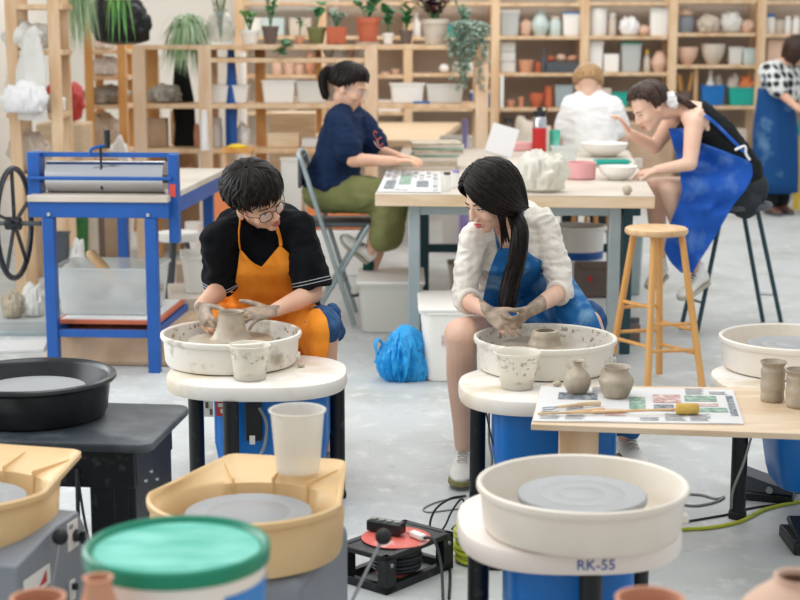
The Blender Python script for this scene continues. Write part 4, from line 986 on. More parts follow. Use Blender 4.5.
# tee
tz = MB(); tors = MB(); tz.ell((-.52, 5.76, .905), (.165, .09, .078), None, 24, 14); tz.ell((-.45, 5.75, .91), (.11, .08, .072), None, 24, 14)
tors.eloft([(nb + V(0, .015, -.008), V(.066, 0, .0), V(0, .062, .01)), (nb + V(0, .02, -.03), V(.13, 0, .01), V(0, .092, .01)), (nb + V(.005, .03, -.07), V(.175, 0, .012), V(0, .118, .02)), (chest + V(0, .02, 0), V(.185, 0, .01), V(0, .135, .03)), (V(-.49, 5.84, .65), V(.17, 0, 0), V(0, .14, .03)), (V(-.48, 5.92, .52), V(.185, 0, 0), V(0, .15, .02)), (pel - V(0, 0, .03), V(.17, 0, 0), V(0, .14, 0))], 32)
tz.add(tors.v, tors.f)
for S, E_, sg in ((Rs, Re, -1), (Ls, Le, 1)):
    e2 = S.lerp(E_, .93); d = (E_ - S).normalized(); X = d.cross(V(0, 1, 0)).normalized(); Y_ = X.cross(d)
    tz.limb(nb.lerp(S, .35) + V(0, 0, -.005), S + V(0, 0, .0), .068, .064); tz.limb(nb + V(0, .05, -.01), nb.lerp(S, .7) + V(0, .02, .0), .06, .066)
    tz.eloft([(S + V(0, 0, .03), X * .03, Y_ * .03), (S + V(0, 0, -.01), X * .063, Y_ * .066), (S.lerp(E_, .45), X * .068, Y_ * .074), (e2, X * .074, Y_ * .082)], 24)
tee = organic(tz, .0065, 6, wr=.011, wfr=11)
shirt = build('tshirt', tee, M['tee'], man, world=True)
for S, E_ in ((Rs, Re), (Ls, Le)):
    d = (E_ - S).normalized(); X = d.cross(V(0, 1, 0)).normalized(); Y_ = X.cross(d)
    for k_ in (.80, .845):
        c = S.lerp(E_, k_); rx, ry = .0745, .082
        pts = []
        bv = bvh(tee)
        for k in range(36):
            u = X * math.cos(2*PI*k/36) + Y_ * math.sin(2*PI*k/36); h_ = bv.ray_cast(c + u * .105, -u, .2); pts.append((h_[0] + u * .0006) if h_[0] is not None else c + u * rx)
        build('sleeve_stitching', MB().tube(pts, .0011, 5, close=True), M['seam'], shirt, world=True)
# shorts
sz = MB()
sz.ell(pel + V(0, .01, -.01), (.18, .15, .11), None, 24, 12)
for s_, K in ((1, Lk), (-1, Rk)): sz.chain([(pel + V(.085 * s_, -.03, -.02), .10), (K + V(.0, .06, .0), .074)])
sz.limb(pel + V(.09, -.1, -.02), Lk + V(.0, .0, .0), .07, .066)
shorts = push(organic(sz, .008, 6, wr=.008, wfr=10), -.585, 5.31, .257); build('shorts', shorts, M['denim'], man, world=True)
tr = bvh(tors, sz)
low = MB().limb(Lk, La, .06, .05).limb(Rk, Ra, .06, .05); tr = bvh(tors, sz, low)
keys = [(246, 240, 281), (254, 239, 290), (264, 238, 295), (285, 235, 300), (298, 226, 305), (306, 214, 318), (318, 206, 327), (334, 206, 330), (350, 210, 329), (362, 222, 326)]
R_ = rows_px(interp_rows(keys, 4), 5.15, 34, (0, 1, -.16))
ap = drape(R_, tr, .012, 1.2, .008, 14)
# the bib sags into a V between the straps
n_ = 34
for r in range(9):
    for j in range(n_):
        f = abs(j / (n_ - 1) * 2 - 1.0 + .1); sag = max(0, 1 - f) * .088 * (1 - r / 9)
        ap.v[r * n_ + j] = ap.v[r * n_ + j] + V(0, -.006 * (1 - f), -sag)
push(ap, -.585, 5.31, .262)
apron = build('apron', ap, M['orangeap'], man, world=True, solid=.0025, sub=1)
c0, c1 = ap.v[0], ap.v[n_ - 1]
teb = bvh(tee)
for pth_ in ([(240, 249), (239, 240), (239, 230), (240, 222), (240, 212)], [(281, 245), (280, 238), (278, 231), (276, 224), (275, 216)]):
    build('strap', MB().tube([c0 if pth_[0][0] < 260 else c1] + trace(pth_[1:], teb, 5.0), .0065, 8, flat=.5, smooth=5), M['orangeap'], apron, world=True)
build('waist_tie', MB().tube([PT(232, 292, 5.62), PT(222, 288, 5.78), PT(240, 284, 5.98)], .006, 8, flat=.4, smooth=4), M['orangeap'], apron, world=True)
for s_, A_ in ((1, La), (-1, Ra)): shoe(man, A_, V(.15 * s_, -1, 0), 'dgrey')
pc = build('pouch', organic(MB().ell(PT(332, 318, 5.62), (.035, .045, .06), None, 18, 12).ell(PT(338, 332, 5.6), (.03, .04, .035), None, 18, 12), .008, 4, wr=.006, wfr=20), M['denim'], man, world=True, label='dark blue cloth pouch')

# ---------------------------------------------------------------- the woman in the cream cardigan
stool_w = copy_tree(stool_m, (.50, 6.02, 0), .0, 'low stool hidden under the woman in the cream cardigan')
wo = thing('person', 'woman with black ponytail in cream cardigan and blue apron at a wheel', 'person', (.45, 5.9, 0))
HC, HR = V(.316, 5.42, 1.032), hframe((-.74, -.50, -.42), (-.28, -.22, .93))
Ls, Rs = V(.517, 5.61, .93), V(.262, 5.51, .885); nb = V(.395, 5.60, .945)
Le, Lw = V(.583, 5.53, .690), V(.452, 5.315, .655); Re, Rw = V(.225, 5.49, .668), V(.302, 5.30, .655)
pel = V(.45, 5.98, .47); Rk, Ra = V(.214, 5.37, .560), V(.232, 5.50, .098); Lk, La = V(.675, 5.54, .565), V(.855, 5.68, .095)
b = MB(); head_prims(b, HC, HR, .97)
b.chain([(HC + HR @ V(0, -.02, -.06), .046), (nb + V(-.01, -.02, .0), .046), (nb + V(.01, .04, -.06), .06)])
chest = nb + V(.0, -.0, -.15)
btor = [(nb + V(0, .01, -.01), V(.06, 0, 0), V(0, .045, 0)), (nb + V(0, 0, -.05), V(.125, .03, .01), V(0, .075, 0)), (chest, V(.13, .03, 0), V(0, .098, .02)), (V(.41, 5.78, .66), V(.115, .02, 0), V(0, .09, .02)), (pel + V(0, 0, .02), V(.15, 0, 0), V(0, .11, 0)), (pel - V(0, 0, .07), V(.12, 0, 0), V(0, .09, 0))]
b.eloft(btor, 28)
for S, E_, W in ((Rs, Re, Rw), (Ls, Le, Lw)): b.chain([(nb.lerp(S, .6), .034), (S, .036), (S.lerp(E_, .5), .034), (E_, .033), (E_.lerp(W, .35), .033), (W, .0225)])
b.chain([(pel + V(-.09, -.02, -.02), .085), (Rk.lerp(pel, .12) + V(0, 0, .0), .062), (Rk, .060), (Rk.lerp(Ra, .12), .054), (Rk.lerp(Ra, .35) + V(0, .02, 0), .056), (Rk.lerp(Ra, .75), .038), (Ra, .032)])
b.chain([(pel + V(.09, -.02, -.02), .085), (Lk, .055), (Lk.lerp(La, .35), .05), (La, .032)])
hand(b, Rw, V(.62, -.55, -.35), V(.55, .2, -.6), 1, (.45, .5, .55, .6), .05, (.65, .3), .95)
hand(b, Lw, V(-.60, -.60, -.40), V(-.65, .1, .15), -1, (.5, .55, .6, .65), .05, (.6, .4), .95)
b = organic(b, .0042, 5, fac=.45)
recolor(b, lambda c: 1 if c.z > .6 and (c - Rk).length > .14 and ((c - Rw).length < .22 and (c - Rw).dot(V(.62, -.55, -.35)) > .0 + .025 * noise.noise(c * 30)) or c.z > .6 and (c - Rk).length > .14 and ((c - Lw).length < .22 and (c - Lw).dot(V(-.6, -.6, -.4)) > .0 + .025 * noise.noise(c * 30)) else None)
build('body', b, [M['skin_lt'], M['clayhand']], wo, world=True)
face_parts(wo, HC, HR, .97, 'lipred', open_=.6)
# hair: swept from the parting round to the tie
mb = cap_mb(lambda az: (.60 if abs(az) < .7 else (.60 + (abs(az) - .7) * .75 if abs(az) < 1.6 else 1.55)), .010)
r_ = random.Random(9)
tie = V(-.055, -.085, -.062)    # head axes, x to her right
def dirn(v): return V(v.x / SR_.x, v.y / SR_.y, v.z / SR_.z)
for i in range(520):
    left = i % 4 != 0; f0 = r_.random(); sx = -1 if left else 1
    yy = .068 - .135 * f0; st_ = V(.008 + .004 * r_.random() * sx, yy, .035 + .090 * math.sqrt(max(.02, 1 - ((yy + .012) / .098) ** 2)))
    va = V(sx * (.086 + .010 * r_.random()), .022 - .09 * f0 + .012 * r_.random(), .030 - .075 * r_.random() * (1 - f0 * .5)) if left else V(.085, -.02 - .06 * f0, .0)
    a, m_, e = dirn(st_ - SC_), dirn(va - SC_), dirn(tie + V(r_.uniform(-.012, .012), r_.uniform(-.01, .01), r_.uniform(-.015, .015)) - SC_)
    pts = []; nor = []; k = 12; hh = r_.uniform(.010, .021)
    for j in range(k):
        t = j / (k - 1); q = a * (1 - t) ** 2 + m_ * 2.0 * t * (1 - t) + e * t * t
        L = a.length * (1 - t) ** 2 + m_.length * 2 * t * (1 - t) + e.length * t * t
        q = q.normalized() * max(L, .99); n = V(q.x / SR_.x, q.y / SR_.y, q.z / SR_.z).normalized()
        pts.append(SC_ + V(q.x * SR_.x, q.y * SR_.y, q.z * SR_.z) + n * hh * (1 - .5 * t)); nor.append(n)
    lock(mb, pts, nor, .006, .0025, .5)
for i in range(14):   # loose strands by the cheek
    x0 = r_.uniform(-.012, .012); pts = [V(-.03 + x0, .062, .105), V(-.080, .050 + x0, .04), V(-.090, .040 + x0, -.03), V(-.080, .044 + x0, -.09), V(-.068, .052 + x0 * 2, -.14 - abs(x0) * 2)]
    pts = spline(pts, 4); lock(mb, pts, [V(-1, .3, 0)] * len(pts), .0055, .0018, .2)
mb.v = [HC + HR @ (v * .97) for v in mb.v]
hr = build('hair', mb, M['hair'], wo, world=True, sharp=60)
T = HC + HR @ (tie * .97)
pth = [T, PT(515, 214, 5.40), PT(520, 232, 5.345), PT(517, 258, 5.335), PT(511, 282, 5.345), PT(507, 303, 5.33), PT(508, 312, 5.33)]
strand_tail(hr, pth, .024, .037, 'hair', 120, 4)
build('hair_tie', MB().tube([T.lerp(pth[1], .8) + V(.022 * math.cos(a), .012 * math.sin(a) - .004, .018 * math.sin(a)) for a in [2*PI*k/20 for k in range(20)]], .006, 8, close=True), M['purple'], hr, world=True)
# inner top under the cardigan gives the neckline; cardigan
cz = MB(); tors = MB(); cz.ell((.43, 5.68, .935), (.13, .075, .065), None, 24, 14)
tors.eloft([(nb + V(.012, .03, .0), V(.062, 0, 0), V(0, .045, .01)), (nb + V(.0, .012, -.03), V(.115, .01, .01), V(0, .08, .01)), (nb + V(0, .012, -.07), V(.148, .03, .012), V(0, .105, .02)), (chest + V(0, .01, 0), V(.150, .03, .01), V(0, .122, .03)), (V(.41, 5.79, .66), V(.14, .02, 0), V(0, .12, .03)), (V(.43, 5.90, .54), V(.165, 0, 0), V(0, .13, .02)), (pel - V(0, 0, .0), V(.165, 0, 0), V(0, .13, 0))], 32)
cz.add(tors.v, tors.f)
for S, E_, W, k_ in ((Rs, Re, Rw, .12), (Ls, Le, Lw, .02)):
    cz.limb(nb.lerp(S, .4) + V(0, .01, -.01), S + V(0, 0, .0), .056, .055)
    cz.chain([(S, .055), (S.lerp(E_, .5), .053), (E_.lerp(S, .12), .050), (E_.lerp(W, k_), .046)])
cg = organic(cz, .006, 5, wr=.012, wfr=15)
def vneck(c):
    x, y = proj(c)
    if c.y > 5.62 or y > 262 or y < 205: return False
    t = (y - 205) / 57; return 489 + t * 11 < x < 521 - t * 14
cut(cg, vneck)
card = build('cardigan', cg, M['cardigan'], wo, world=True, solid=.002, sol_off=-1)
for S, E_, W, k_ in ((Rs, Re, Rw, .12), (Ls, Le, Lw, .02)):
    c = E_.lerp(W, k_) + (W - E_).normalized() * .03; build('cuff', MB().tube([c + o for o in [(frame(W - E_)[0] * math.cos(a) + frame(W - E_)[1] * math.sin(a)) * .0385 for a in [2*PI*k/24 for k in range(24)]]], .010, 8, close=True), M['cardigan'], card, world=True)
# skirt/shorts and apron
sz = MB(); sz.ell(pel + V(0, .01, -.01), (.175, .15, .11), None, 24, 12)
sz.limb(pel + V(-.08, -.03, -.02), Rk.lerp(pel, .45), .095, .078); sz.limb(pel + V(.085, -.03, -.02), Lk + V(0, .06, 0), .10, .08)
build('shorts', push(organic(sz, .008, 5, wr=.006), .495, 5.22, .257), M['denim'], wo, world=True)
low = MB().limb(Lk, La, .07, .05).limb(Lk + V(0, 0, .0), pel, .085, .1).limb(V(.53, 5.80, .64), Lk + V(.0, .0, .0), .11, .085).limb(pel + V(-.05, -.2, 0), Lk + V(-.2, .05, .0), .1, .06)
tr = bvh(tors, sz, low)
keys = [(248, 499, 524), (256, 495, 533), (266, 491, 552), (276, 488, 572), (288, 485, 580), (298, 483, 587), (308, 484, 593), (318, 486, 598), (330, 490, 602), (346, 505, 604), (362, 530, 606)]
ap = drape(rows_px(interp_rows(keys, 4), 5.1, 34, (0, 1, -.14)), tr, .014, 1.2, .009, 13)
push(ap, .495, 5.22, .265)
apron = build('apron', ap, M['denimap'], wo, world=True, solid=.0025, sub=1)
c0, c1 = ap.v[0], ap.v[33]
bb = bvh(b)
build('strap', MB().tube([c0] + trace([(498, 244), (495, 236), (493, 229)], bb, 5.0, .008), .006, 8, flat=.5, smooth=5), M['denimap'], apron, world=True)
# side of the apron that falls behind the left knee to the shin
sk = MB(); rs = []
for k, (c, rx, ry) in enumerate(((V(.56, 5.72, .58), .12, .16), (V(.62, 5.62, .54), .11, .17), (V(.665, 5.60, .46), .10, .14), (V(.72, 5.62, .33), .10, .12), (V(.79, 5.64, .2), .10, .10), (V(.815, 5.66, .13), .095, .085))):
    rs.append([c + V(rx * math.cos(2*PI*i/40) * (1 + .06 * math.sin(i * 1.57 + k)), ry * math.sin(2*PI*i/40) * (1 + .06 * math.cos(i * 1.2)), .01 * math.sin(i * .9)) for i in range(40)])
sk.rings(rs, cap0=True, cap1=False); build('apron_side', sk.jit(.01, 9), M['denimap'], apron, world=True, solid=.002)
shoe(wo, Ra, V(-.12, -1, 0), 'shoe', 'olivesole'); shoe(wo, La, V(.2, -1, 0), 'shoe', 'olivesole')
for A_ in (Ra, La): build('sock', MB().lathe([(.033, -.03), (.036, .0), (.036, .035), (.034, .04), (.031, .038)], A_, 20), M['whitetee'], wo, world=True)
# ---------------------------------------------------------------- people at the back
def simple_hand(b, W, d, n, s=.95): hand(b, W, d, n, 1, (.3, .35, .4, .45), .06, (.6, .3), s)
# seated woman in navy tee with olive shorts, on the folding chair
Y0 = 8.62
nv = thing('person', 'woman in navy tee, olive shorts and glasses seated at the worktable end', 'person', (-.38, 8.66, 0))
HC, HR = PT(349, 88, Y0), hframe((.88, -.30, -.34), (.1, 0, 1))
Rs, Ls = PT(337, 124, 8.48), PT(361, 124, 8.80); nb = PT(345, 110, 8.66)
Re, Rw = PT(353, 160, 8.42), PT(394, 161, 8.42); Le, Lw = PT(380, 152, 8.78), PT(399, 157, 8.62)
pel = PT(332, 188, 8.68); Rk, Lk = PT(392, 194, 8.5), PT(396, 194, 8.76); Ra, La = PT(371, 250, 8.56), PT(369, 275, 8.7)
b = MB(); head_prims(b, HC, HR); b.chain([(HC + HR @ V(0, -.02, -.06), .05), (nb, .055)])
chest = nb.lerp(pel, .4)
b.eloft([(nb + V(0, 0, -.02), V(.05, 0, 0), V(0, .08, 0)), (nb + V(0, 0, -.06), V(.08, 0, 0), V(0, .15, 0)), (chest, V(.10, 0, .02), V(0, .16, 0)), (pel, V(.12, 0, 0), V(0, .15, 0)), (pel - V(0, 0, .09), V(.12, 0, 0), V(0, .13, 0))], 24)
for S, E_, W in ((Rs, Re, Rw), (Ls, Le, Lw)): b.chain([(nb.lerp(S, .6), .05), (S, .052), (E_, .040), (W, .026)])
for K, A_, q in ((Rk, Ra, -1), (Lk, La, 1)): b.chain([(pel + V(0, q * .09, -.03), .09), (K, .06), (K.lerp(A_, .4), .052), (A_, .034)])
simple_hand(b, Rw, V(1, .1, .05), V(0, 0, -1)); simple_hand(b, Lw, V(1, -.5, .0), V(0, 0, -1))
build('body', organic(b, .006, 5), M['skin'], nv, world=True); face_parts(nv, HC, HR)
hair(nv, HC, HR, 1.0, lambda az: .78 if abs(az) < .9 else (.78 + (abs(az) - .9) * .9 if abs(az) < 1.6 else 1.5), 220, .016, 'hair', 11, .05, .011)
pt0 = HC + HR @ V(0, -.11, .05)
strand_tail(nv, [pt0, pt0 + V(-.035, 0, .01), pt0 + V(-.06, 0, -.04), pt0 + V(-.055, 0, -.11), pt0 + V(-.04, 0, -.15)], .03, .03, 'hair', 30, 3)
g = build('glasses', MB().tube([HP(HC, HR, -.009, .101, .004), HP(HC, HR, .009, .101, .004)], .0018, 6), M['alu'], nv, world=True)
for q in (-1, 1):
    build('rim', MB().tube([HP(HC, HR, q * .034 + .023 * math.cos(a), .098 - .006 * abs(math.cos(a)), -.002 + .021 * math.sin(a)) for a in [2*PI*k/20 for k in range(20)]], .0016, 6, close=True), M['alu'], g, world=True)
    build('temple', MB().tube([HP(HC, HR, q * .058, .087, .006), HP(HC, HR, q * .084, .0, .006)], .0016, 6), M['alu'], g, world=True)
tz = MB(); tz.eloft([(nb + V(-.01, 0, -.0), V(.06, 0, 0), V(0, .07, 0)), (nb + V(-.01, 0, -.03), V(.10, 0, 0), V(0, .15, 0)), (chest, V(.135, 0, .03), V(0, .2, 0)), (pel + V(0, 0, .08), V(.155, 0, 0), V(0, .2, 0)), (pel + V(.0, 0, .03), V(.175, 0, 0), V(0, .21, 0)), (pel - V(.0, 0, .0), V(.15, 0, 0), V(0, .19, 0))], 30)
for S, E_ in ((Rs, Re), (Ls, Le)): tz.limb(nb.lerp(S, .4), S, .07, .075); tz.limb(S, S.lerp(E_, .68), .078, .082)
tee = organic(tz, .009, 5, wr=.012, wfr=9); tsh = build('tshirt', tee, M['navy'], nv, world=True)
tb = bvh(tee); 
for pts in ([(377, 133), (374, 131), (374, 136), (378, 141)], [(381, 137), (377, 141), (380, 146), (383, 143)], [(374, 141), (377, 146), (382, 149)]):
    P_ = trace(pts, tb, 8.2, .002)
    if len(P_) > 1: build('chest_print', MB().tube(P_, .009, 6, flat=.3, smooth=4), M['redpl'], tsh, world=True)
sz = MB().ell(pel - V(0, 0, .02), (.17, .19, .12), None, 20, 12)
for K, q in ((Rk, -1), (Lk, 1)): sz.chain([(pel + V(.02, q * .09, -.02), .115), (K + V(-.01, 0, -.02), .092)]); sz.chain([(K + V(-.015, 0, -.02), .088), (K + V(-.035, 0, -.2), .088), (K + V(-.045, 0, -.24), .085)])
build('shorts', organic(sz, .01, 5, wr=.01, wfr=8), M['olive'], nv, world=True)
shoe(nv, PT(370, 250, 8.56), V(-.75, -.35, .75), 'shoe', 'sole', .95, up=(.3, -.6, .8)); shoe(nv, PT(368, 273, 8.68), V(-.55, -.6, -.3), 'shoe', 'dgrey', .9)
build('sock', MB().limb(La, La + V(.005, 0, .07), .037, .038), M['sock'], nv, world=True)
# folding chair
fc = thing('folding_chair', 'grey steel folding chair under the woman in navy tee', 'chair', (-.42, 8.66, 0))
oc = V(-.42, 8.66, 0); SZ = .565
def Q(x, y, z): return V(x - oc.x, y - oc.y, z)
xb, zb = PT(302, 160, 8.5).x, PT(302, 160, 8.5).z
for y in (8.46, 8.87):
    f1 = FL(357, 321); build('leg', MB().cyl(Q(xb, y, zb), Q(f1.x - .01, y, .012), .0135, n=12), M['steel'], fc)
    build('leg', MB().cyl(Q(-.17, y + .03 * (1 if y < 8.6 else -1), SZ), Q(-.50, y + .03 * (1 if y < 8.6 else -1), .012), .0125, n=12), M['steel'], fc)
build('back_rail', MB().tube([Q(xb, 8.46, zb), Q(xb - .02, 8.5, zb + .03), Q(xb - .02, 8.83, zb + .03), Q(xb, 8.87, zb)], .0135, 10, smooth=3), M['steel'], fc)
build('backrest', MB().box(Q(xb - .012, 8.665, zb - .07), (.02, .40, .16)), M['dgrey'], fc, bevel=.006)
build('seat', MB().box(Q(-.35, 8.665, SZ), (.38, .37, .024)), M['dgrey'], fc, bevel=.01)
build('rung', MB().cyl(Q(-.42, 8.49, .16), Q(-.42, 8.84, .16), .009, n=8).cyl(Q(-.325, 8.46, .22), Q(-.325, 8.87, .22), .009, n=8), M['steel'], fc)

# woman in vivid blue apron on the bar stool
ba = thing('person', 'woman in vivid blue apron bending over bowls, seated on bar stool', 'person', (1.8, 8.4, 0))
HC, HR = PT(650, 108, 8.30), hframe((-.78, -.26, -.52), (-.45, 0, 1))
Ls, Rs = PT(694, 124, 8.24), PT(672, 122, 8.52); nb = PT(683, 108, 8.36)
Le, Lw = PT(690, 164, 8.14), PT(657, 170, 8.2); Re, Rw = PT(655, 147, 8.5), PT(630, 133, 8.45)
pel = PT(738, 188, 8.42); Lk, Rk = PT(668, 190, 8.22), PT(655, 188, 8.5); La, Ra = PT(698, 274, 8.25), PT(660, 266, 8.5)
b = MB(); head_prims(b, HC, HR); b.chain([(HC + HR @ V(0, -.03, -.04), .05), (nb, .052)])
mid = nb.lerp(pel, .5) + V(.01, 0, .06); up_ = V(.5, 0, .85)
b.eloft([(nb + V(.01, 0, .0), V(-.03, 0, .05), V(0, .07, 0)), (nb.lerp(mid, .25), V(.06, 0, .07), V(0, .155, 0)), (mid, V(.08, 0, .07), V(0, .135, 0)), (pel + V(-.02, 0, .08), V(.13, 0, .03), V(0, .15, 0)), (pel - V(0, 0, .06), V(.13, 0, 0), V(0, .15, 0))], 24)
for S, E_, W in ((Ls, Le, Lw), (Rs, Re, Rw)): b.chain([(nb.lerp(S, .6), .048), (S, .052), (S.lerp(E_, .5), .045), (E_, .038), (W, .026)])
for K, A_, q in ((Lk, La, -1), (Rk, Ra, 1)): b.chain([(pel + V(-.05, q * .08, -.03), .09), (K, .06), (K.lerp(A_, .35), .052), (A_, .034)])
simple_hand(b, Lw, V(-1, 0, -.15), V(0, .2, -1)); simple_hand(b, Rw, V(-.5, 0, .8), V(-1, 0, -.4))
build('body', organic(b, .006, 5), M['skin_lt'], ba, world=True); face_parts(ba, HC, HR, open_=.5)
hair(ba, HC, HR, 1.0, lambda az: .56 if abs(az) < .9 else (.56 + (abs(az) - .9) * .9 if abs(az) < 1.6 else 1.45), 320, .016, 'hairbr', 15, .05, .011)
hb2 = HC + HR @ V(0, -.115, -.01)
strand_tail(ba, [hb2, hb2 + V(.05, -.02, .0), hb2 + V(.10, -.06, -.03), hb2 + V(.19, -.04, -.10), hb2 + V(.27, 0, -.17)], .026, .014, 'hairbr', 30, 5)
build('scrunchie', organic(MB().ell(hb2 + V(.005, -.05, -.005), (.035, .03, .042), None, 14, 8).ell(hb2 + V(.02, -.05, -.03), (.03, .03, .03), None, 14, 8), .006, 2, wr=.01, wfr=40), M['whitetee'], ba, world=True)
tk = MB().eloft([(nb.lerp(mid, .22), V(.07, 0, .08), V(0, .145, 0)), (mid, V(.093, 0, .085), V(0, .15, 0)), (pel + V(-.02, 0, .09), V(.14, 0, .05), V(0, .165, 0)), (pel + V(0, 0, .0), V(.15, 0, 0), V(0, .165, 0))], 28)
tko = organic(tk, .008, 4, wr=.006, wfr=10)
tank = build('tank_top', tko, M['blacktop2'], ba, world=True)
tr_ = MB().ell(pel, (.165, .175, .13), None, 22, 12)
for K, q in ((Lk, -1), (Rk, 1)): tr_.limb(pel + V(-.03, q * .08, -.02), pel.lerp(K, .45) + V(0, q * .03, 0), .115, .095)
tr_.ell(PT(745, 202, 8.35), (.09, .13, .09), None, 18, 10)
tro = organic(tr_, .009, 5, wr=.006); build('trousers', tro, M['trous'], ba, world=True)
legs_ = MB().limb(Lk, La, .062, .055).limb(pel, Lk, .12, .085)
trb = bvh(tko, tro, legs_)
keys = [(128, 668, 684), (138, 671, 688), (150, 674, 722), (162, 678, 752), (176, 680, 753), (190, 682, 746), (204, 678, 734), (218, 672, 726), (234, 667, 717), (250, 664, 707), (262, 670, 699), (273, 681, 693)]
ap = drape(rows_px(interp_rows(keys, 3), 7.9, 26), trb, .016, 1.2, .012, 9)
aproN = build('apron', ap, M['apronblue'], ba, world=True, solid=.003, sub=1)
tb = bvh(tko, organic(MB().limb(nb.lerp(Ls, .6), Ls, .05, .055), .01, 1))
for pts in ([(683, 104), (694, 108), (706, 116), (718, 126), (730, 138), (744, 152)],):
    P_ = trace(pts, tb, 7.9, .01); 
    if len(P_) > 1: build('strap', MB().tube(P_, .012, 8, flat=.4, smooth=4), M['apronblue'], aproN, world=True)
build('apron_tie', MB().tube([PT(735, 150, 8.2), PT(745, 146, 8.2), PT(746, 154, 8.2), PT(750, 160, 8.2)], .007, 6, smooth=3), M['whitetee'], aproN, world=True)
shoe(ba, La, V(-.62, -.5, -.25), 'shoe', 'sole'); shoe(ba, Ra, V(-.45, -.8, -.15), 'shoe', 'sole')
for A_ in (La, Ra): build('sock', MB().limb(A_ + V(0, 0, -.01), A_ + V(0, 0, .035), .037, .037), M['whitetee'], ba, world=True)

# person in white tee, back turned, at the far end of the worktable
wt_ = thing('person', 'blond person in white tee seated with back turned beyond the worktable', 'person', (1.25, 10.5, 0))
HC, HR = PT(588, 86, 10.45), hframe((.1, .8, -.6)); nb = PT(588, 96, 10.45); pel = PT(592, 175, 10.5)
Ls, Rs = PT(571, 107, 10.45), PT(612, 107, 10.45); Le, Re = PT(562, 140, 10.5), PT(622, 140, 10.55); Lw, Rw = PT(562, 152, 10.75), PT(622, 150, 10.8)
b = MB(); head_prims(b, HC, HR); b.chain([(HC, .06), (nb, .06)])
b.eloft([(nb, V(.07, 0, 0), V(0, .06, 0)), (nb.lerp(pel, .15), V(.16, 0, 0), V(0, .1, 0)), (nb.lerp(pel, .5), V(.15, 0, 0), V(0, .11, 0)), (pel, V(.17, 0, 0), V(0, .12, 0))], 24)
for S, E_, W in ((Ls, Le, Lw), (Rs, Re, Rw)): b.chain([(nb.lerp(S, .5), .05), (S, .052), (E_, .042), (W, .028)]); simple_hand(b, W, V(0, 1, -.1), V(0, 0, -1))
for q in (-1, 1): b.chain([(pel + V(q * .09, 0, 0), .09), (pel + V(q * .1, .42, .02), .06), (pel + V(q * .1, .42, -.4), .035)])
build('body', organic(b, .008, 5), M['skin_lt'], wt_, world=True)
hair(wt_, HC, HR, 1.0, lambda az: .8 if abs(az) < 1 else 1.45, 200, .018, 'hairbl', 21, .15, .012)
bu = HC + HR @ V(0, -.09, .075); bm = MB().ell(bu, .035, None, 14, 10)
build('hair_bun', bm.jit(.008, 40), M['hairbl'], wt_, world=True)
tz = MB().eloft([(nb + V(0, 0, -.01), V(.08, 0, 0), V(0, .08, 0)), (nb.lerp(pel, .12), V(.15, 0, 0), V(0, .13, 0)), (nb.lerp(pel, .5), V(.185, 0, 0), V(0, .15, 0)), (pel, V(.19, 0, 0), V(0, .15, 0))], 28)
for S, E_ in ((Ls, Le), (Rs, Re)): tz.limb(nb.lerp(S, .3), S, .07, .07); tz.limb(S, S.lerp(E_, .6), .078, .08)
build('tshirt', organic(tz, .01, 5, wr=.012, wfr=8), M['whitetee'], wt_, world=True)
build('trousers', organic(MB().ell(pel, (.18, .16, .12)).limb(pel + V(-.09, 0, 0), pel + V(-.1, .42, .0), .1, .075).limb(pel + V(.09, 0, 0), pel + V(.1, .42, .0), .1, .075).limb(pel + V(-.1, .42, 0), pel + V(-.1, .42, -.4), .07, .06).limb(pel + V(.1, .42, 0), pel + V(.1, .42, -.4), .07, .06), .012, 4), M['trous'], wt_, world=True)
ws = copy_tree(stool_m, (pel.x, pel.y, 0), .4, 'low stool under the blond person in white tee')
for c in children(ws): c.scale = (1, 1, (pel.z - .11) / .378)

# standing woman at the right edge
sd = thing('person', 'long-haired woman in checkered top and dark blue apron standing by shelves', 'person', (3.5, 13.9, 0))
Y0 = 13.9
HC, HR = PT(797, 52, Y0), hframe((.75, -.35, -.5)); nb = PT(780, 66, Y0 + .05); pel = PT(776, 122, Y0 + .05)
Rs, Ls = PT(768, 72, Y0 - .1), PT(790, 72, Y0 + .2); Re, Rw = PT(782, 94, Y0 - .2), PT(800, 110, Y0 - .35)
Rk, Ra = PT(770, 165, Y0), V(PT(770, 203, Y0).x, Y0, .09); Lk, La = PT(784, 165, Y0 + .05), V(PT(784, 203, Y0).x, Y0 + .1, .09)
b = MB(); head_prims(b, HC, HR); b.chain([(HC + HR @ V(0, -.02, -.06), .055), (nb, .06)])
b.eloft([(nb, V(.06, 0, 0), V(0, .07, 0)), (nb.lerp(pel, .2), V(.13, 0, 0), V(0, .12, 0)), (nb.lerp(pel, .6), V(.13, 0, 0), V(0, .11, 0)), (pel, V(.15, 0, 0), V(0, .13, 0))], 24)
for S, E_, W in ((Rs, Re, Rw), (Ls, Ls + V(.1, -.1, -.25), Rw + V(.05, .15, 0))): b.chain([(nb.lerp(S, .5), .05), (S, .055), (E_, .042), (W, .028)]); simple_hand(b, W, V(1, -.3, -.3), V(0, 0, -1))
for K, A_ in ((Rk, Ra), (Lk, La)): b.chain([(pel, .1), (K, .065), (A_, .038)])
build('body', organic(b, .01, 4), M['skin'], sd, world=True); face_parts(sd, HC, HR, open_=.6)
hair(sd, HC, HR, 1.0, lambda az: .8 if abs(az) < .8 else 2.6, 260, .022, 'hairbr', 31, .06, .016)
M['checker'] = mat('checkered_top', '#e6e6e4', .85)
_nt = M['checker'].node_tree; _v = _nt.nodes.new('ShaderNodeTexVoronoi'); _v.inputs['Scale'].default_value = 13; _v.inputs['Randomness'].default_value = .15
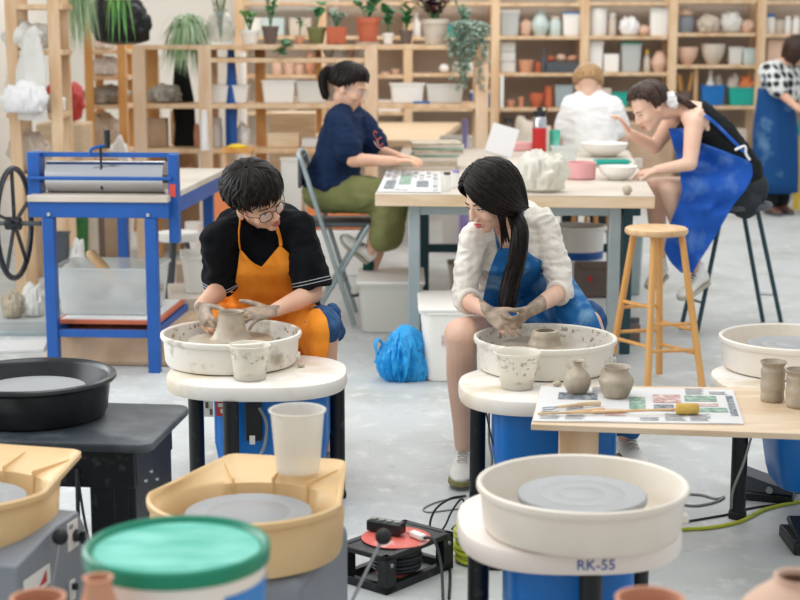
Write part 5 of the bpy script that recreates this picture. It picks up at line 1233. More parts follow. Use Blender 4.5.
_tc = _nt.nodes.new('ShaderNodeTexCoord'); _r = _nt.nodes.new('ShaderNodeValToRGB'); _r.color_ramp.elements[0].position = .44; _r.color_ramp.elements[1].position = .48; _r.color_ramp.elements[0].color = hexc('#22262a'); _r.color_ramp.elements[1].color = hexc('#dfe1df')
_nt.links.new(_tc.outputs['Object'], _v.inputs['Vector']); _nt.links.new(_v.outputs['Distance'], _r.inputs['Fac']); _nt.links.new(_r.outputs['Color'], _nt.nodes['Principled BSDF'].inputs['Base Color'])
tz = MB().eloft([(nb, V(.08, 0, 0), V(0, .09, 0)), (nb.lerp(pel, .2), V(.155, 0, 0), V(0, .15, 0)), (nb.lerp(pel, .9), V(.16, 0, 0), V(0, .14, 0))], 24)
for S, E_ in ((Rs, Re), (Ls, Ls + V(.1, -.1, -.25))): tz.limb(nb.lerp(S, .3), S, .075, .085); tz.limb(S, S.lerp(E_, .75), .088, .09)
build('top', organic(tz, .012, 4, wr=.008), M['checker'], sd, world=True)
build('trousers', organic(MB().limb(pel, Rk, .13, .09).limb(Rk, Ra + V(0, 0, .03), .09, .075).limb(pel, Lk, .13, .09).limb(Lk, La + V(0, 0, .03), .09, .075), .012, 3), M['blacktop2'], sd, world=True)
az_ = MB(); rs = []
for k, (py, hw) in enumerate(((88, 15), (100, 17), (115, 20), (135, 22), (160, 22), (180, 21), (192, 20))):
    c = PT(774 + .5 * k, py, Y0 + .03); w_ = hw / F * 14.1
    rs.append([c + V(w_ * math.cos(2*PI*i/40) * (1 + .03 * math.sin(i * 1.5 + k)), (w_ * .95) * math.sin(2*PI*i/40) * (1 + .03 * math.cos(i * 1.3)), 0) for i in range(40)])
az_.rings(rs[::-1], cap0=False, cap1=False); apn = build('apron', az_, M['denimdk'], sd, world=True, solid=.004)
build('strap', MB().tube([PT(762, 90, Y0 - .15), PT(766, 76, Y0 - .17), PT(776, 65, Y0 - .05)], .014, 8, flat=.4, smooth=3), M['denimdk'], apn, world=True)
M['sandal'] = mat('brown_sandal', '#7a5548', .6, col2='#4d3530', scale=30)
for A_ in (Ra, La): shoe(sd, A_, V(.4, -1, 0), 'sandal', 'dgrey', 1.0, laces=False, name='sandal')
# ---------------------------------------------------------------- shelving
def W_(px0, px1, Y, z=1.2): return xat(px0, Y, z), xat(px1, Y, z)
def shelving(label, Y, depth, posts, boards, m_post='pine', m_board='pine', pw=.085, zbot=0.0, ztop=2.6, back=True, name='shelving_unit'):
    """posts: (px, z0, z1) or px; boards: (px0, px1, py) tops"""
    x0 = xat(min(p if not isinstance(p, tuple) else p[0] for p in posts), Y, 1.2)
    t = thing(name, label, 'shelf', (x0, Y, 0))
    for p in posts:
        px, a, b_ = p if isinstance(p, tuple) else (p, zbot, ztop)
        x = xat(px, Y, 1.2)
        for k, yy in enumerate((Y + pw / 4, Y + depth - pw / 4) if back else (Y + pw / 4,)):
            build('upright', MB().box((x - x0, yy - Y, (a + b_) / 2), (pw, pw / 2, b_ - a)), M[m_post], t, bevel=.004)
    zs = {}
    for px0, px1, py in boards:
        z = zat(py, Y); a, b_ = W_(px0, px1, Y, z); zs[(px0, px1, py)] = z
        build('shelf', MB().box(((a + b_) / 2 - x0, depth / 2, z - .016), (b_ - a, depth - .01, .032)), M[m_board], t, bevel=.003)
    return t
ITEMS = {}
def item(name, label, cat, px0, px1, pt, pb, Y, kind, m, z=None, m2=None, d=None, group=None, seed=None, rz=0):
    zb = zat(pb, Y) if z is None else z; zt = zat(pt, Y); h = max(zt - zb, .015); a, b_ = W_(px0, px1, Y, zb); w = b_ - a; cx = (a + b_) / 2; r = w / 2; c = V(cx, Y, zb)
    seed = seed if seed is not None else int(px0 * 7 + pt); mm = M[m]; k = dict(rz=rz)
    if kind == 'box': return solo(name, label, cat, MB().box((0, 0, h / 2), (w, d or w * .8, h)), mm, c, rz, group, bevel=min(.008, w * .06))
    if kind == 'tub':
        t = thing(name, label, cat, c, rz, group); dd = d or w * .8
        build('tub_wall', bin_mb(w * .94, dd, h - .02, tap=.86), mm, t); build('lid', MB().box((0, 0, h - .012), (w, dd + .02, .022)), M[m2 or m], t, bevel=.006); return t
    if kind == 'bin':
        t = thing(name, label, cat, c, rz, group); build('bin_wall', bin_mb(w * .96, d or w * .7, h, tap=.88), mm, t); return t
    if kind == 'jar':
        t = thing(name, label, cat, c, 0, group)
        build('jar_body', MB().lathe([(0, 0), (r * .92, 0), (r, h * .06), (r, h * .7), (r * .8, h * .8), (r * .78, h * .86), (0, h * .86)], n=24), mm, t)
        build('jar_lid', MB().lathe([(0, h * .85), (r * .84, h * .85), (r * .84, h), (0, h)], n=24), M[m2 or m], t); return t
    if kind == 'vase': return solo(name, label, cat, MB().lathe([(0, 0)] + sprof([(r * .6, 0), (r * .95, h * .3), (r, h * .5), (r * .7, h * .8), (r * .5, h * .9), (r * .6, h)]) + [(r * .5, h - .004), (r * .4, h * .85), (0, h * .3)], n=28), mm, c, 0, group, sharp=60)
    if kind == 'pot': return solo(name, label, cat, MB().lathe([(0, 0), (r * .72, 0), (r * .95, h * .8), (r, h * .82), (r, h), (r * .9, h), (r * .86, h * .8), (0, h * .78)], n=28), mm, c, 0, group)
    if kind == 'cup': return solo(name, label, cat, MB().lathe([(0, 0), (r * .85, 0), (r * .95, h * .1), (r, h), (r * .9, h), (r * .85, h * .15), (0, h * .12)], n=24), mm, c, 0, group)
    if kind == 'bowl': return solo(name, label, cat, MB().lathe([(0, 0)] + sprof([(r * .4, 0), (r * .5, h * .08), (r * .85, h * .5), (r, h)]) + sprof([(r * .96, h * .98), (r * .8, h * .52), (r * .4, h * .16)]) + [(0, h * .12)], n=36), mm, c, 0, group, sharp=60)
    if kind == 'ball': return solo(name, label, cat, MB().ell((0, 0, h / 2), (r, r * .9, h / 2), None, 20, 12).jit(r * .12, 3 / max(r, .02), seed=seed), mm, c, rz, group)
    if kind == 'bag':
        b = MB().ell((0, 0, h * .48), (r, (d or w) * .42, h * .5), None, 56, 34)
        for i, v in enumerate(b.v):
            if v.z < h * .25: v.z = max(v.z * .4 - .0, 0.0)
            q = noise.noise(v * (6 / max(w, h)) + V(seed, 0, 0)); q2 = abs(noise.noise(v * (14 / max(w, h)) + V(0, seed, 0)))
            u_ = v * (11 / max(w, h)) + V(seed, seed, 3); q3 = abs(noise.noise(u_)) + .5 * abs(noise.noise(u_ * 2.1)) + .25 * abs(noise.noise(u_ * 4.3)); an = math.atan2(v.y, v.x); kk = 1 / max(w, h); f_ = abs(noise.noise(V(an * 3.2, v.z * 1.8 * kk, seed))) + .6 * abs(noise.noise(V(an * 7, v.z * 3.2 * kk, seed + 4))) + .3 * abs(noise.noise(V(an * 15, v.z * 4.5 * kk, seed + 8))); s_ = 1.12 + .12 * q - .42 * f_; b.v[i] = V(v.x * s_, v.y * s_, max(v.z * (1 + .2 * q - .1 * q2), 0))
        return solo(name, label, cat, b, mm, c, rz, group, sharp=70)
    if kind == 'bottle':
        t = thing(name, label, cat, c, 0, group)
        build('bottle_body', MB().lathe([(0, 0), (r * .95, 0), (r, h * .04), (r, h * .55), (r * .45, h * .75), (r * .4, h * .84), (0, h * .84)], n=20), mm, t); build('cap', MB().lathe([(0, h * .83), (r * .5, h * .83), (r * .5, h), (0, h)], n=16), M[m2 or m], t); return t
    if kind == 'brushes':
        r_ = random.Random(seed); t = thing(name, label, cat, c, 0, group)
        build('holder', MB().lathe([(0, 0), (r * .8, 0), (r * .9, h * .4), (r * .82, h * .4), (r * .75, .02), (0, .02)], n=20), mm, t)
        for i in range(6):
            a_ = r_.uniform(0, 6.28); build('tool', MB().cyl((r * .3 * math.cos(a_), r * .3 * math.sin(a_), .02), (r * .9 * math.cos(a_), r * .9 * math.sin(a_), h * r_.uniform(.8, 1)), .012, .016, 8), M[m2 or 'beech'], t)
        return t
    if kind == 'board': return solo(name, label, cat, MB().box((0, 0, h / 2), (w, d or .3, h)), mm, c, rz, group, bevel=.003)
YB = 15.02; YI = 15.16
shelving('long pine shelving across the back wall behind the standing and bending women', YB, .42, [240, 322, (408, 0, 2.6), 495, 584, 672, 760, 838],
         [(404, 492, 37), (404, 492, 73.5), (404, 492, 108), (499, 580, 3), (499, 580, 36), (499, 580, 73), (499, 580, 108), (499, 580, 146), (588, 668, 2), (588, 668, 36), (588, 668, 72.5), (588, 668, 108), (588, 668, 146), (676, 756, 0), (676, 756, 33), (676, 756, 65), (676, 756, 106), (764, 834, 1), (764, 834, 34), (764, 834, 72), (764, 834, 106), (244, 404, 36), (244, 404, 75), (244, 404, 112), (404, 492, 2), (244, 404, 2)])
def B(name, label, cat, px0, px1, pt, pb, kind, m, m2=None, **k):
    z = zat(pb, YB) + .001; return item(name, label, cat, px0, px1, pt, pb, YI, kind, m, z=z, m2=m2, **k)
P = 'shelf behind the red flask'; 
for a in [
 ('plastic_tub', 'clear tub with white lid, first left on the upper shelf above the red flask', 'tub', 499, 519, 10, 36, 'tub', 'clear', 'white'),
 ('wrapped_bundle', 'pinkish wrapped bundle between clear tub and pale blue vase', 'bundle', 520, 531, 18, 36, 'bag', 'bisque', None),
 ('vase', 'pale blue tall vase on the upper back shelf', 'vase', 531, 549, 11, 36, 'vase', 'glaze_b', None),
 ('jar', 'grey-white lidded jar beside the pale blue vase', 'jar', 549, 561, 16, 36, 'jar', 'glaze_b', 'stone'),
 ('plastic_tub', 'white tub with blue lid right of the pale blue vase', 'tub', 562, 580, 12, 36, 'tub', 'white', 'boxblue'),
 ('plastic_box', 'lowest white box of three on the second back shelf above the flask', 'box', 500, 515, 62, 73, 'box', 'milky', None),
 ('clay_pot', 'pinkish pot between white boxes and grey tray', 'pot', 518, 534, 60, 73, 'pot', 'terra_lt', None),
 ('tray', 'dark grey tray of lumps on the second back shelf', 'tray', 545, 580, 62, 73, 'box', 'dgrey', None),
 ('mug', 'orange-brown mug standing left of the grey tray', 'mug', 535, 544, 62, 73, 'cup', 'terra', None),
 ('clay_pot', 'small terracotta pot first on the third back shelf', 'pot', 506, 515, 100, 108, 'pot', 'terra_lt', None),
 ('clay_pot', 'tiny terracotta pot in the middle of the third back shelf', 'pot', 518, 524, 97, 108, 'pot', 'terra_lt', None),
 ('clay_pot', 'round terracotta bowl pot on the third back shelf', 'pot', 529, 544, 93, 108, 'bowl', 'terra', None),
 ('clay_pot', 'tall terracotta pot beside the round terracotta bowl', 'pot', 544, 553, 86, 108, 'cup', 'terra', None),
 ('crate', 'grey-green plastic crate above the white-teed person, on the third shelf', 'crate', 554, 573, 85, 108, 'bin', 'steel', None),
 ('jar', 'dark jar on the lowest visible shelf near the flask', 'jar', 503, 514, 118, 146, 'jar', 'brownbox', 'dgrey'),
 ('jar', 'brown glass jar next to the dark jar on the lowest shelf', 'jar', 516, 528, 116, 146, 'jar', 'terra', 'dgrey'),
 ('container', 'tall white container first in the second bay, top row', 'container', 588, 607, 8, 36, 'cup', 'white', None),
 ('jar', 'small pale jar beside the tall white container', 'jar', 608, 616, 13, 36, 'jar', 'stone', 'white'),
 ('plastic_bag', 'white bag with green print on the top row above the bending woman', 'bag', 619, 639, 16, 36, 'bag', 'whitetee', None),
 ('stone', 'small tan pinkish lump beside the white-green bag', 'lump', 638, 650, 25, 36, 'ball', 'bisque', None),
 ('waste_bin', 'tall white bin last in the top row before the post', 'bin', 649, 668, 8, 36, 'bin', 'white', None),
 ('plastic_box', 'white box pair left end of the row above the bending woman\'s head', 'box', 588, 602, 40, 72.5, 'tub', 'white', 'milky'),
 ('plastic_box', 'broad white box beside the green-lidded tub', 'box', 603, 618, 54, 72.5, 'box', 'white', None),
 ('plastic_tub', 'clear tub with a green lid, middle back shelf', 'tub', 620, 640, 42, 72.5, 'tub', 'clear', 'greenlid'),
 ('yellow_bottle', 'small yellow bottle between green-lidded tub and tan pot', 'bottle', 643, 650, 50, 72.5, 'bottle', 'stone', 'yellow'),
 ('vase', 'tan rounded vase at the end of the middle back shelf', 'vase', 651, 667, 51, 72.5, 'vase', 'bisque', None),
 ('crate', 'grey crate of stacked greenware behind the bending woman\'s hair', 'crate', 590, 610, 88, 108, 'box', 'stone', None),
 ('basket', 'red and green odds and ends box behind the white-teed person', 'box', 611, 627, 92, 108, 'bin', 'teal', None),
 ('bucket', 'grey bucket with a tan bundle on top, third bay top row', 'bucket', 676, 694, 17, 33, 'cup', 'grey', None),
 ('clay_bag', 'tan clay bag in the middle of the third bay top row', 'bag', 697, 720, 14, 33, 'bag', 'stone', None),
 ('plastic_bag', 'large white plastic bag beside the tan clay bag', 'bag', 720, 742, 10, 33, 'bag', 'poly', None),
 ('clay_bag', 'small beige bag against the post, third bay top row', 'bag', 740, 755, 20, 33, 'bag', 'bisque', None),
 ('bowl', 'big tan bowl left in the middle row, third bay', 'bowl', 676, 698, 47, 65, 'bowl', 'bisque', None),
 ('bowl', 'marbled brown and white bowl in the middle row', 'bowl', 700, 725, 44, 65, 'bowl', 'stone', None),
 ('plastic_tub', 'clear tub of blue things, third bay middle row', 'tub', 728, 741, 47, 65, 'bin', 'milky', None),
 ('plastic_tub', 'clear tub of teal things, right end of the middle row', 'tub', 742, 756, 48, 65, 'bin', 'glaze_b', None),
 ('brush_holder', 'holder of wooden brushes on the lowest shelf, third bay', 'tools', 676, 692, 70, 106, 'brushes', 'brownbox', 'beech_or'),
 ('wooden_paddle', 'wooden paddle standing beside the brush holder', 'paddle', 693, 697, 68, 106, 'box', 'beech', None),
 ('crate', 'blue plastic crate behind the bending woman\'s back', 'crate', 700, 723, 85, 106, 'bin', 'boxblue', None),
 ('crate', 'teal plastic crate near the standing woman', 'crate', 727, 755, 87, 106, 'bin', 'teal', None),
 ('jar', 'white jar with blue lid, fourth bay', 'jar', 764, 775, 14, 34, 'jar', 'white', 'boxblue'),
 ('jar', 'pale jar without lid beside the blue-lidded jar', 'cup', 775, 784, 20, 34, 'cup', 'stone', None),
 ('jar', 'first of two tall white jars above the standing woman', 'jar', 784, 791, 16, 34, 'jar', 'white', 'white'),
 ('jar', 'second tall white jar above the standing woman, nearest the edge', 'jar', 792, 800, 15, 34, 'jar', 'white', 'stone'),
 ('plastic_tub', 'pinkish white box behind the standing woman\'s head', 'box', 765, 782, 40, 72, 'box', 'bisque', None),
 ('figurine', 'black and white round figurine behind the trailing plant', 'figurine', 439, 449, 64, 73.5, 'ball', 'white', None),
 ('cup', 'beige cup beside the black and white figurine', 'cup', 452, 462, 62, 73.5, 'cup', 'stone', None),
 ('plastic_bag', 'white plastic bag beside the trailing plant, back shelf', 'bag', 466, 480, 62, 77, 'bag', 'poly', None),
 ('bottle', 'white bottle between the plants on the far upper shelf', 'bottle', 411, 421, 12, 37, 'bottle', 'white', 'white'),
 ('tin', 'teal tin beside the large beige planter', 'tin', 447, 458, 24, 37, 'jar', 'teal', 'boxblue'),
 ('tub', 'blue tub low behind the tall pine post', 'tub', 470, 492, 90, 108, 'tub', 'boxblue', 'white')]:
    B(a[0], a[1], a[2], a[3], a[4], a[5], a[6], a[7], a[8], a[9])
# stacked on those
item('plastic_box', 'middle white box of three on the second back shelf above the flask', 'box', 500, 515, 52, 61.5, YI, 'box', 'milky', z=zat(62, YI) + .003)
item('plastic_box', 'topmost white box of three on the second back shelf above the flask', 'box', 500, 515, 42, 51.5, YI, 'box', 'milky', z=zat(52, YI) + .004)
for i, (a, b_, t_, m) in enumerate(((547, 555, 56, 'terra'), (556, 566, 54, 'bisque'), (567, 578, 55, 'terra_lt'))):
    item('clay_lump', ('dark lump on the grey tray', 'pale middle lump on the grey tray', 'pinkish lump at the tray end')[i], 'lump', a, b_, t_, 62, YI, 'ball', m, z=zat(62, YI) + .001)
item('bundle', 'tan bundle sitting on the grey bucket', 'bundle', 677, 693, 8, 17, YI, 'bag', 'bisque', z=zat(17, YI) + .002)
item('spray_bottle', 'white bottle sticking out of the blue crate', 'bottle', 705, 714, 70, 88, YI, 'bottle', 'white', m2='stone', z=zat(104, YI))
item('sponge_pile', 'pale sponges heaped in the blue crate', 'sponge', 713, 722, 74, 88, YI + .05, 'bag', 'stone', z=zat(100, YI))
item('tool_pile', 'orange tool heap over the teal crate', 'tool', 738, 755, 75, 90, YI, 'bag', 'orange', z=zat(100, YI))
item('rag', 'beige rag in the teal crate', 'rag', 727, 738, 72, 90, YI, 'bag', 'stone', z=zat(100, YI))
solo('leaning_board', 'white board leaning against the post on the third back shelf', 'board', MB().box((0, 0, .15), (.03, .3, .30)), M['white'], V(xat(501, YI, 1), YI, zat(108, YB) + .003), 0)
# far shelf behind the left rack: bisque ware
for i, (px0, px1, pt, kd, m, lb) in enumerate(((272, 282, 58, 'jar', 'bisque', 'tall bisque jar first under the rubber plant shelf'), (283, 295, 61, 'pot', 'bisque', 'bisque pot second under the rubber plant shelf'), (295, 304, 64, 'cup', 'bisque', 'small bisque cup third under the rubber plant shelf'), (305, 316, 53, 'vase', 'terra_lt', 'pinkish bisque vase nearest the orange post'),
     (381, 390, 72, 'cup', 'bisque', 'bisque cup right of the seated woman\'s forehead post'), (391, 401, 69, 'pot', 'bisque', 'bisque pot right of that post'))):
    B('bisque_ware', lb, 'pot', px0, px1, pt, 75, kd, m, group='bisque ware on the far shelf')
for i, (px0, px1) in enumerate(((245, 262), (262, 285), (290, 312))):
    B('planter', ('white tub', 'grey-white crock', 'beige box')[i] + ' partly hidden behind the plants on the far shelf', 'tub', px0, px1, 18, 36, 'box', ('white', 'glaze_b', 'stone')[i])
for i, (px0, px1, pt, kd) in enumerate(((322, 334, 47, 'bowl'), (337, 346, 48, 'cup'), (347, 354, 48, 'cup'), (355, 365, 47, 'cup'))):
    pass
# ---------------------------------------------------------------- middle rack with the plants
YR = 10.8; ZT = zat(45, YR)
rk = shelving('open pine rack across the middle carrying potted plants and white bins', YR, .42, [(139, 0, ZT + .0), (205, 0, ZT), (371, 0, ZT), (482, 0, ZT + .01)], [(133, 488, 45), (145, 488, 104), (209, 366, 58), (145, 366, 149), (145, 366, 192)], m_post='pine_pale', pw=.088, name='plant_rack')
build('upright', MB().box((xat(261, YR + .35, 1) - rk.location.x, .36, ZT / 2), (.07, .07, ZT - .02)), M['pine_or'], rk, bevel=.003, label='orange-toned rear upright')
build('upright', MB().box((xat(154, YR + .35, 1) - rk.location.x, .36, ZT / 2), (.07, .07, ZT - .02)), M['pine_or'], rk, bevel=.003, label='orange-toned rear upright')
build('upright', MB().box((xat(319, YR + .35, 1) - rk.location.x, .36, 1.2), (.04, .05, .6)), M['pine_or'], rk, bevel=.003)
Z1, Z2 = zat(104, YR) + .001, zat(58, YR) + .001
def Rk_(name, label, cat, px0, px1, pt, z, kind, m, m2=None, dy=.2, **k): return item(name, label, cat, px0, px1, pt, 0, YR + dy, kind, m, z=z, m2=m2, **k)
for a in (('bowl', 'pinkish bowl first on the small shelf above the ponytailed seated woman', 'bowl', 322, 335, 47, Z2, 'bowl', 'stone'), ('cup', 'first of two pale cups on the small shelf above the seated woman', 'cup', 337, 345, 48, Z2, 'cup', 'white'),
          ('cup', 'second pale cup on the small shelf above the seated woman', 'cup', 347, 354, 49, Z2, 'cup', 'bisque'), ('pitcher', 'white little pitcher on the small shelf next to the broad post', 'pitcher', 356, 365, 47, Z2, 'vase', 'white'),
          ('bin', 'low white bin on the rack right behind the man\'s head', 'bin', 208, 250, 85, Z1, 'bin', 'white'), ('bin', 'white ribbed bin on the rack right of the broad pale post', 'bin', 263, 296, 80, Z1, 'bin', 'white'),
          ('bin', 'white bin touching the seated woman\'s ponytail', 'bin', 297, 328, 81, Z1, 'bin', 'milky'), ('bin', 'shallow white bin right of the seated woman\'s face', 'bin', 390, 424, 83, Z1, 'bin', 'white'), ('bin', 'shallow white bin under the trailing plant', 'bin', 426, 463, 84, Z1, 'bin', 'milky'),
          ('dirty_sheeting', 'heap of dirty grey polythene on the rack at far left', 'sheeting', 146, 183, 84, Z1, 'bag', 'polydirty')):
    Rk_(a[0], a[1], a[2], a[3], a[4], a[5], a[6], a[7], a[8], group='white bins on the rack' if a[0] == 'bin' else None)
item('brush', 'blue-handled brush lying on the rack below the shallow white bin', 'brush', 413, 430, 103.0, 104, YR + .06, 'box', 'boxblue', z=Z1, d=.03)
# ---------------------------------------------------------------- plants
def leaf_strip(mb, a, b_, droop, w, side=None, k=7):
    """arching blade from a to b"""
    pts = []; 
    for i in range(k):
        t = i / (k - 1); p = a.lerp(b_, t); pts.append(p + V(0, 0, droop * 4 * t * (1 - t)))
    d = (b_ - a); n = V(d.x, d.y, 0); n = V(0, 0, 1) if n.length < 1e-4 else (V(0, 0, 1) + n.normalized() * .3).normalized()
    lock(mb, pts, [n] * k, w, w * .18, .08)
def spider(par, c, R_, drop, n, m, seed, w=.012):
    r_ = random.Random(seed); mb = MB()
    for i in range(n):
        a = r_.uniform(0, 2*PI); L = R_ * r_.uniform(.5, 1.1); e = V(math.cos(a) * L, math.sin(a) * L, -drop * r_.uniform(.1, 1.1)); leaf_strip(mb, c + V(math.cos(a), math.sin(a), 0) * .02, c + e, r_.uniform(.06, .16), w * r_.uniform(.7, 1.2))
    return build('foliage', mb, M[m], par, world=True, sharp=60)
def leafy(par, c, hgt, rad, n, m, seed, lw=.035, stems=5):
    r_ = random.Random(seed); st = MB(); lf = MB()
    for s_ in range(stems):
        a = r_.uniform(0, 2*PI); tip = c + V(math.cos(a) * rad * r_.uniform(.2, .8), math.sin(a) * rad * .7 * r_.uniform(.2, .8), hgt * r_.uniform(.6, 1)); mid = c.lerp(tip, .5) + V(0, 0, .03)
        P_ = spline([c, mid, tip], 6); st.tube(P_, .004, 5)
        for i in range(max(1, n // stems)):
            p = P_[min(len(P_) - 1, 3 + int((len(P_) - 3) * (i + .5) / (n / stems)))]; b2 = r_.uniform(0, 2*PI); L = lw * r_.uniform(1.6, 2.6); leaf_strip(lf, p, p + V(math.cos(b2) * L, math.sin(b2) * L, r_.uniform(-.3, .9) * L), .012, lw * r_.uniform(.7, 1.1), k=6)
    build('stem', st, M['leafd'], par, world=True); return build('foliage', lf, M[m], par, world=True, sharp=60)
def trailing(par, c, L, rad, strands, m, seed, lw=.018):
    r_ = random.Random(seed); lf = MB(); st = MB()
    for s_ in range(strands):
        x, y = r_.uniform(-rad, rad), r_.uniform(-rad * .6, rad * .2); l = L * r_.uniform(.35, 1)
        pts = [c + V(x * .3, y * .3, .02), c + V(x, y - .04, 0)] + [c + V(x + .03 * math.sin(i + s_), y - .06, -l * i / 6) for i in range(1, 7)]
        P_ = spline(pts, 4); st.tube(P_, .0025, 4)
        for i in range(3, len(P_)):
            b2 = r_.uniform(0, 6.28); leaf_strip(lf, P_[i], P_[i] + V(math.cos(b2), math.sin(b2), -.3) * lw * 1.8, .004, lw * r_.uniform(.7, 1.1), k=5)
    build('stem', st, M['leafg'], par, world=True); return build('foliage', lf, M[m], par, world=True, sharp=60)
def potted(name, label, px0, px1, pt, pb, m, fill, Y=None, square=False, saucer=None, z=None, glass=False):
    Y = Y or YR + .16; zb = (ZT + .002) if z is None else z; a, b_ = W_(px0, px1, Y, zb); r = (b_ - a) / 2; h = zat(pt, Y) - zb; cx = (a + b_) / 2
    t = thing(name, label, 'plant', (cx, Y, zb))
    if square: build('pot', bin_mb(2 * r, 2 * r, h, t=.012, lip=.006, tap=.8), M[m], t)
    else: build('pot', MB().lathe([(0, .004), (r * .70, .004), (r * .93, h * .78), (r, h * .8), (r, h), (r * .9, h), (r * .86, h * .8), (0, h * .78)], n=32), M[m], t)
    if saucer: build('saucer', MB().lathe([(0, 0), (r * .95, 0), (r * 1.05, .018), (r, .018), (r * .9, .005), (0, .005)], n=28), M[saucer], t)
    build('soil', MB().lathe([(0, h * .82), (r * .84 * (.9 if square else 1), h * .82), (0, h * .86)], n=24), M['soil'], t)
    fill(t, V(cx, Y, zb + h * .85)); return t
potted('potted_succulent', 'white rounded pot with small yellow-green plant on the rack', 240, 260, 30, 45, 'white', lambda t, c: leafy(t, c, .14, .10, 26, 'leaf', 3, .018, 7))
potted('vine_plant', 'leafy vine in a dark pot on the rack beside the white pot', 262, 279, 26, 45, 'brownbox', lambda t, c: leafy(t, c, .34, .09, 30, 'leafd', 5, .020, 6))
potted('small_pot_plant', 'tiny brown pot with two upright leaves on the rack', 295, 304, 36, 45, 'terra_lt', lambda t, c: leafy(t, c, .14, .07, 5, 'leafd', 8, .026, 2))
potted('rubber_plant', 'olive pot with one large dark leaf on the rack', 307, 326, 27, 45, 'olive', lambda t, c: leafy(t, c, .20, .12, 5, 'leafd', 14, .045, 2))
potted('succulent_pot', 'square terracotta pot of pale succulent on the rack', 328, 345, 27, 45, 'terra', lambda t, c: leafy(t, c, .12, .09, 40, 'leafg', 9, .015, 10), square=True, saucer='dgrey')
potted('terracotta_plant', 'large terracotta pot with glossy green leaves on the rack', 356, 380, 17.5, 45, 'terra', lambda t, c: leafy(t, c, .20, .17, 26, 'leafd', 12, .034, 8), saucer='stone')
potted('white_pot_plant', 'small white bowl with leafy sprout right of the terracotta pot', 382, 394, 33, 45, 'white', lambda t, c: leafy(t, c, .22, .07, 16, 'leafd', 16, .028, 4))
potted('purple_plant', 'large beige pot with purple-leaved plant on the rack', 421, 449, 19, 45, 'stone', lambda t, c: leafy(t, c, .20, .24, 60, 'leafr', 17, .032, 14))
potted('trailing_plant', 'grey-green trailing plant cascading over the rack edge', 456, 476, 30, 45, 'glaze_b', lambda t, c: (trailing(t, c + V(0, -.08, .06), .5, .12, 22, 'leafg', 18, .018), leafy(t, c, .2, .12, 50, 'leafg', 19, .016, 12)))
potted('dark_plant', 'dark leafy plant in a brown pot left of the beige planter', 399, 413, 30, 45, 'brownbox', lambda t, c: leafy(t, c, .16, .10, 20, 'leafd', 22, .03, 6))
potted('spider_plant', 'pale spider plant drooping over the rack, right of the black bag', 176, 198, 30, 45, 'stone', lambda t, c: spider(t, c, .20, .30, 260, 'leafp', 20, .007))
potted('vine_plant', 'small vine with round leaves hanging over the rack edge', 283, 291, 39, 45, 'leafd', lambda t, c: trailing(t, c + V(.0, -.1, 0), .10, .04, 1, 'leafd', 25, .026))
gv = thing('glass_vase', 'round clear glass vase with dried stems on the rack', 'vase', (xat(221, YR + .16, 1.5), YR + .16, ZT + .002))
build('vase_body', MB().lathe([(0, 0)] + sprof([(.04, 0), (.09, .03), (.105, .11), (.075, .19), (.05, .22), (.055, .24)]) + sprof([(.05, .24), (.045, .22), (.07, .19), (.1, .11), (.085, .035)]) + [(0, .012)], n=32), M['glass'], gv, sharp=60)
leafy(gv, gv.location + V(0, 0, .04), .32, .09, 40, 'cloth_br', 30, .012, 14)
# hanging planters, above the frame
def hanging(label, px, Y, ztop, m, R_, drop, n, seed, leafm, w):
    c = V(xat(px, Y, ztop), Y, ztop); t = thing('hanging_planter', label, 'plant', c)
    build('pot', MB().lathe([(0, 0), (.08, 0), (.12, .15), (.11, .15), (.075, .02), (0, .02)], n=28), M[m], t)
    build('hanger', MB().tube([V(.11, 0, .15), V(0, 0, .5), V(0, 0, 1.2)], .003, 6).tube([V(-.11, 0, .15), V(0, 0, .5)], .003, 6), M['cable'], t)
    spider(t, c + V(0, 0, .14), R_, drop, n, leafm, seed, w)
hanging('spider plant with bright green blades hanging in front of the black bag', 118, 9.6, 1.80, 'stone', .10, .42, 26, 41, 'leaf', .012)
hanging('spider plant hanging at the upper left between posts', 76, 10.2, 1.85, 'terra_lt', .15, .50, 220, 42, 'leafp', .008)
# ---------------------------------------------------------------- left racks and their heaps
rA = shelving('narrow pine rack at the left edge stuffed with white plastic bags', 9.5, .30, [(14, 0, 2.4), (56, 0, 2.4)], [(6, 62, 50), (6, 62, 113), (6, 62, 4), (6, 62, 175)], pw=.07, name='pine_rack')
rB = shelving('pine shelving far left behind the slab roller holding sacks', 12.3, .45, [(89, 0, 2.4), (122, 0, 2.4)], [(84, 128, 50), (84, 128, 76), (84, 128, 105), (84, 128, 150)], m_post='pine_or', pw=.065, name='pine_rack')
def L_(name, label, cat, px0, px1, pt, pb, Y, kind, m, zref=None, **k):
    z = (zat(zref[1], zref[0]) + .002) if zref else None
    return item(name, label, cat, px0, px1, pt, pb, Y, kind, m, z=z, **k)
L_('plastic_bag', 'large translucent bag bulging on the upper shelf of the left rack', 'bag', 4, 54, 22, 50, 9.6, 'bag', 'poly', (9.5, 50))
L_('plastic_bag', 'white plastic sheeting hanging out between the left rack posts', 'bag', 8, 44, 52, 113, 9.68, 'bag', 'poly', (9.5, 113))
L_('plastic_bag', 'small white bag right of the hanging sheeting, left rack', 'bag', 44, 66, 93, 113, 9.6, 'bag', 'white', (9.5, 113))
L_('plastic_sack', 'beige sack on the bottom shelf of the left rack', 'sack', 8, 52, 130, 175, 9.7, 'bag', 'stone', (9.5, 175))
L_('red_bag', 'crumpled red bag on the shelving beyond the left rack', 'bag', 46, 84, 77, 122, 11.6, 'bag', 'redbag')
tb_ = MB().box((0, 0, .0), (.5, .4, .04)); zt_ = zat(122, 11.6)
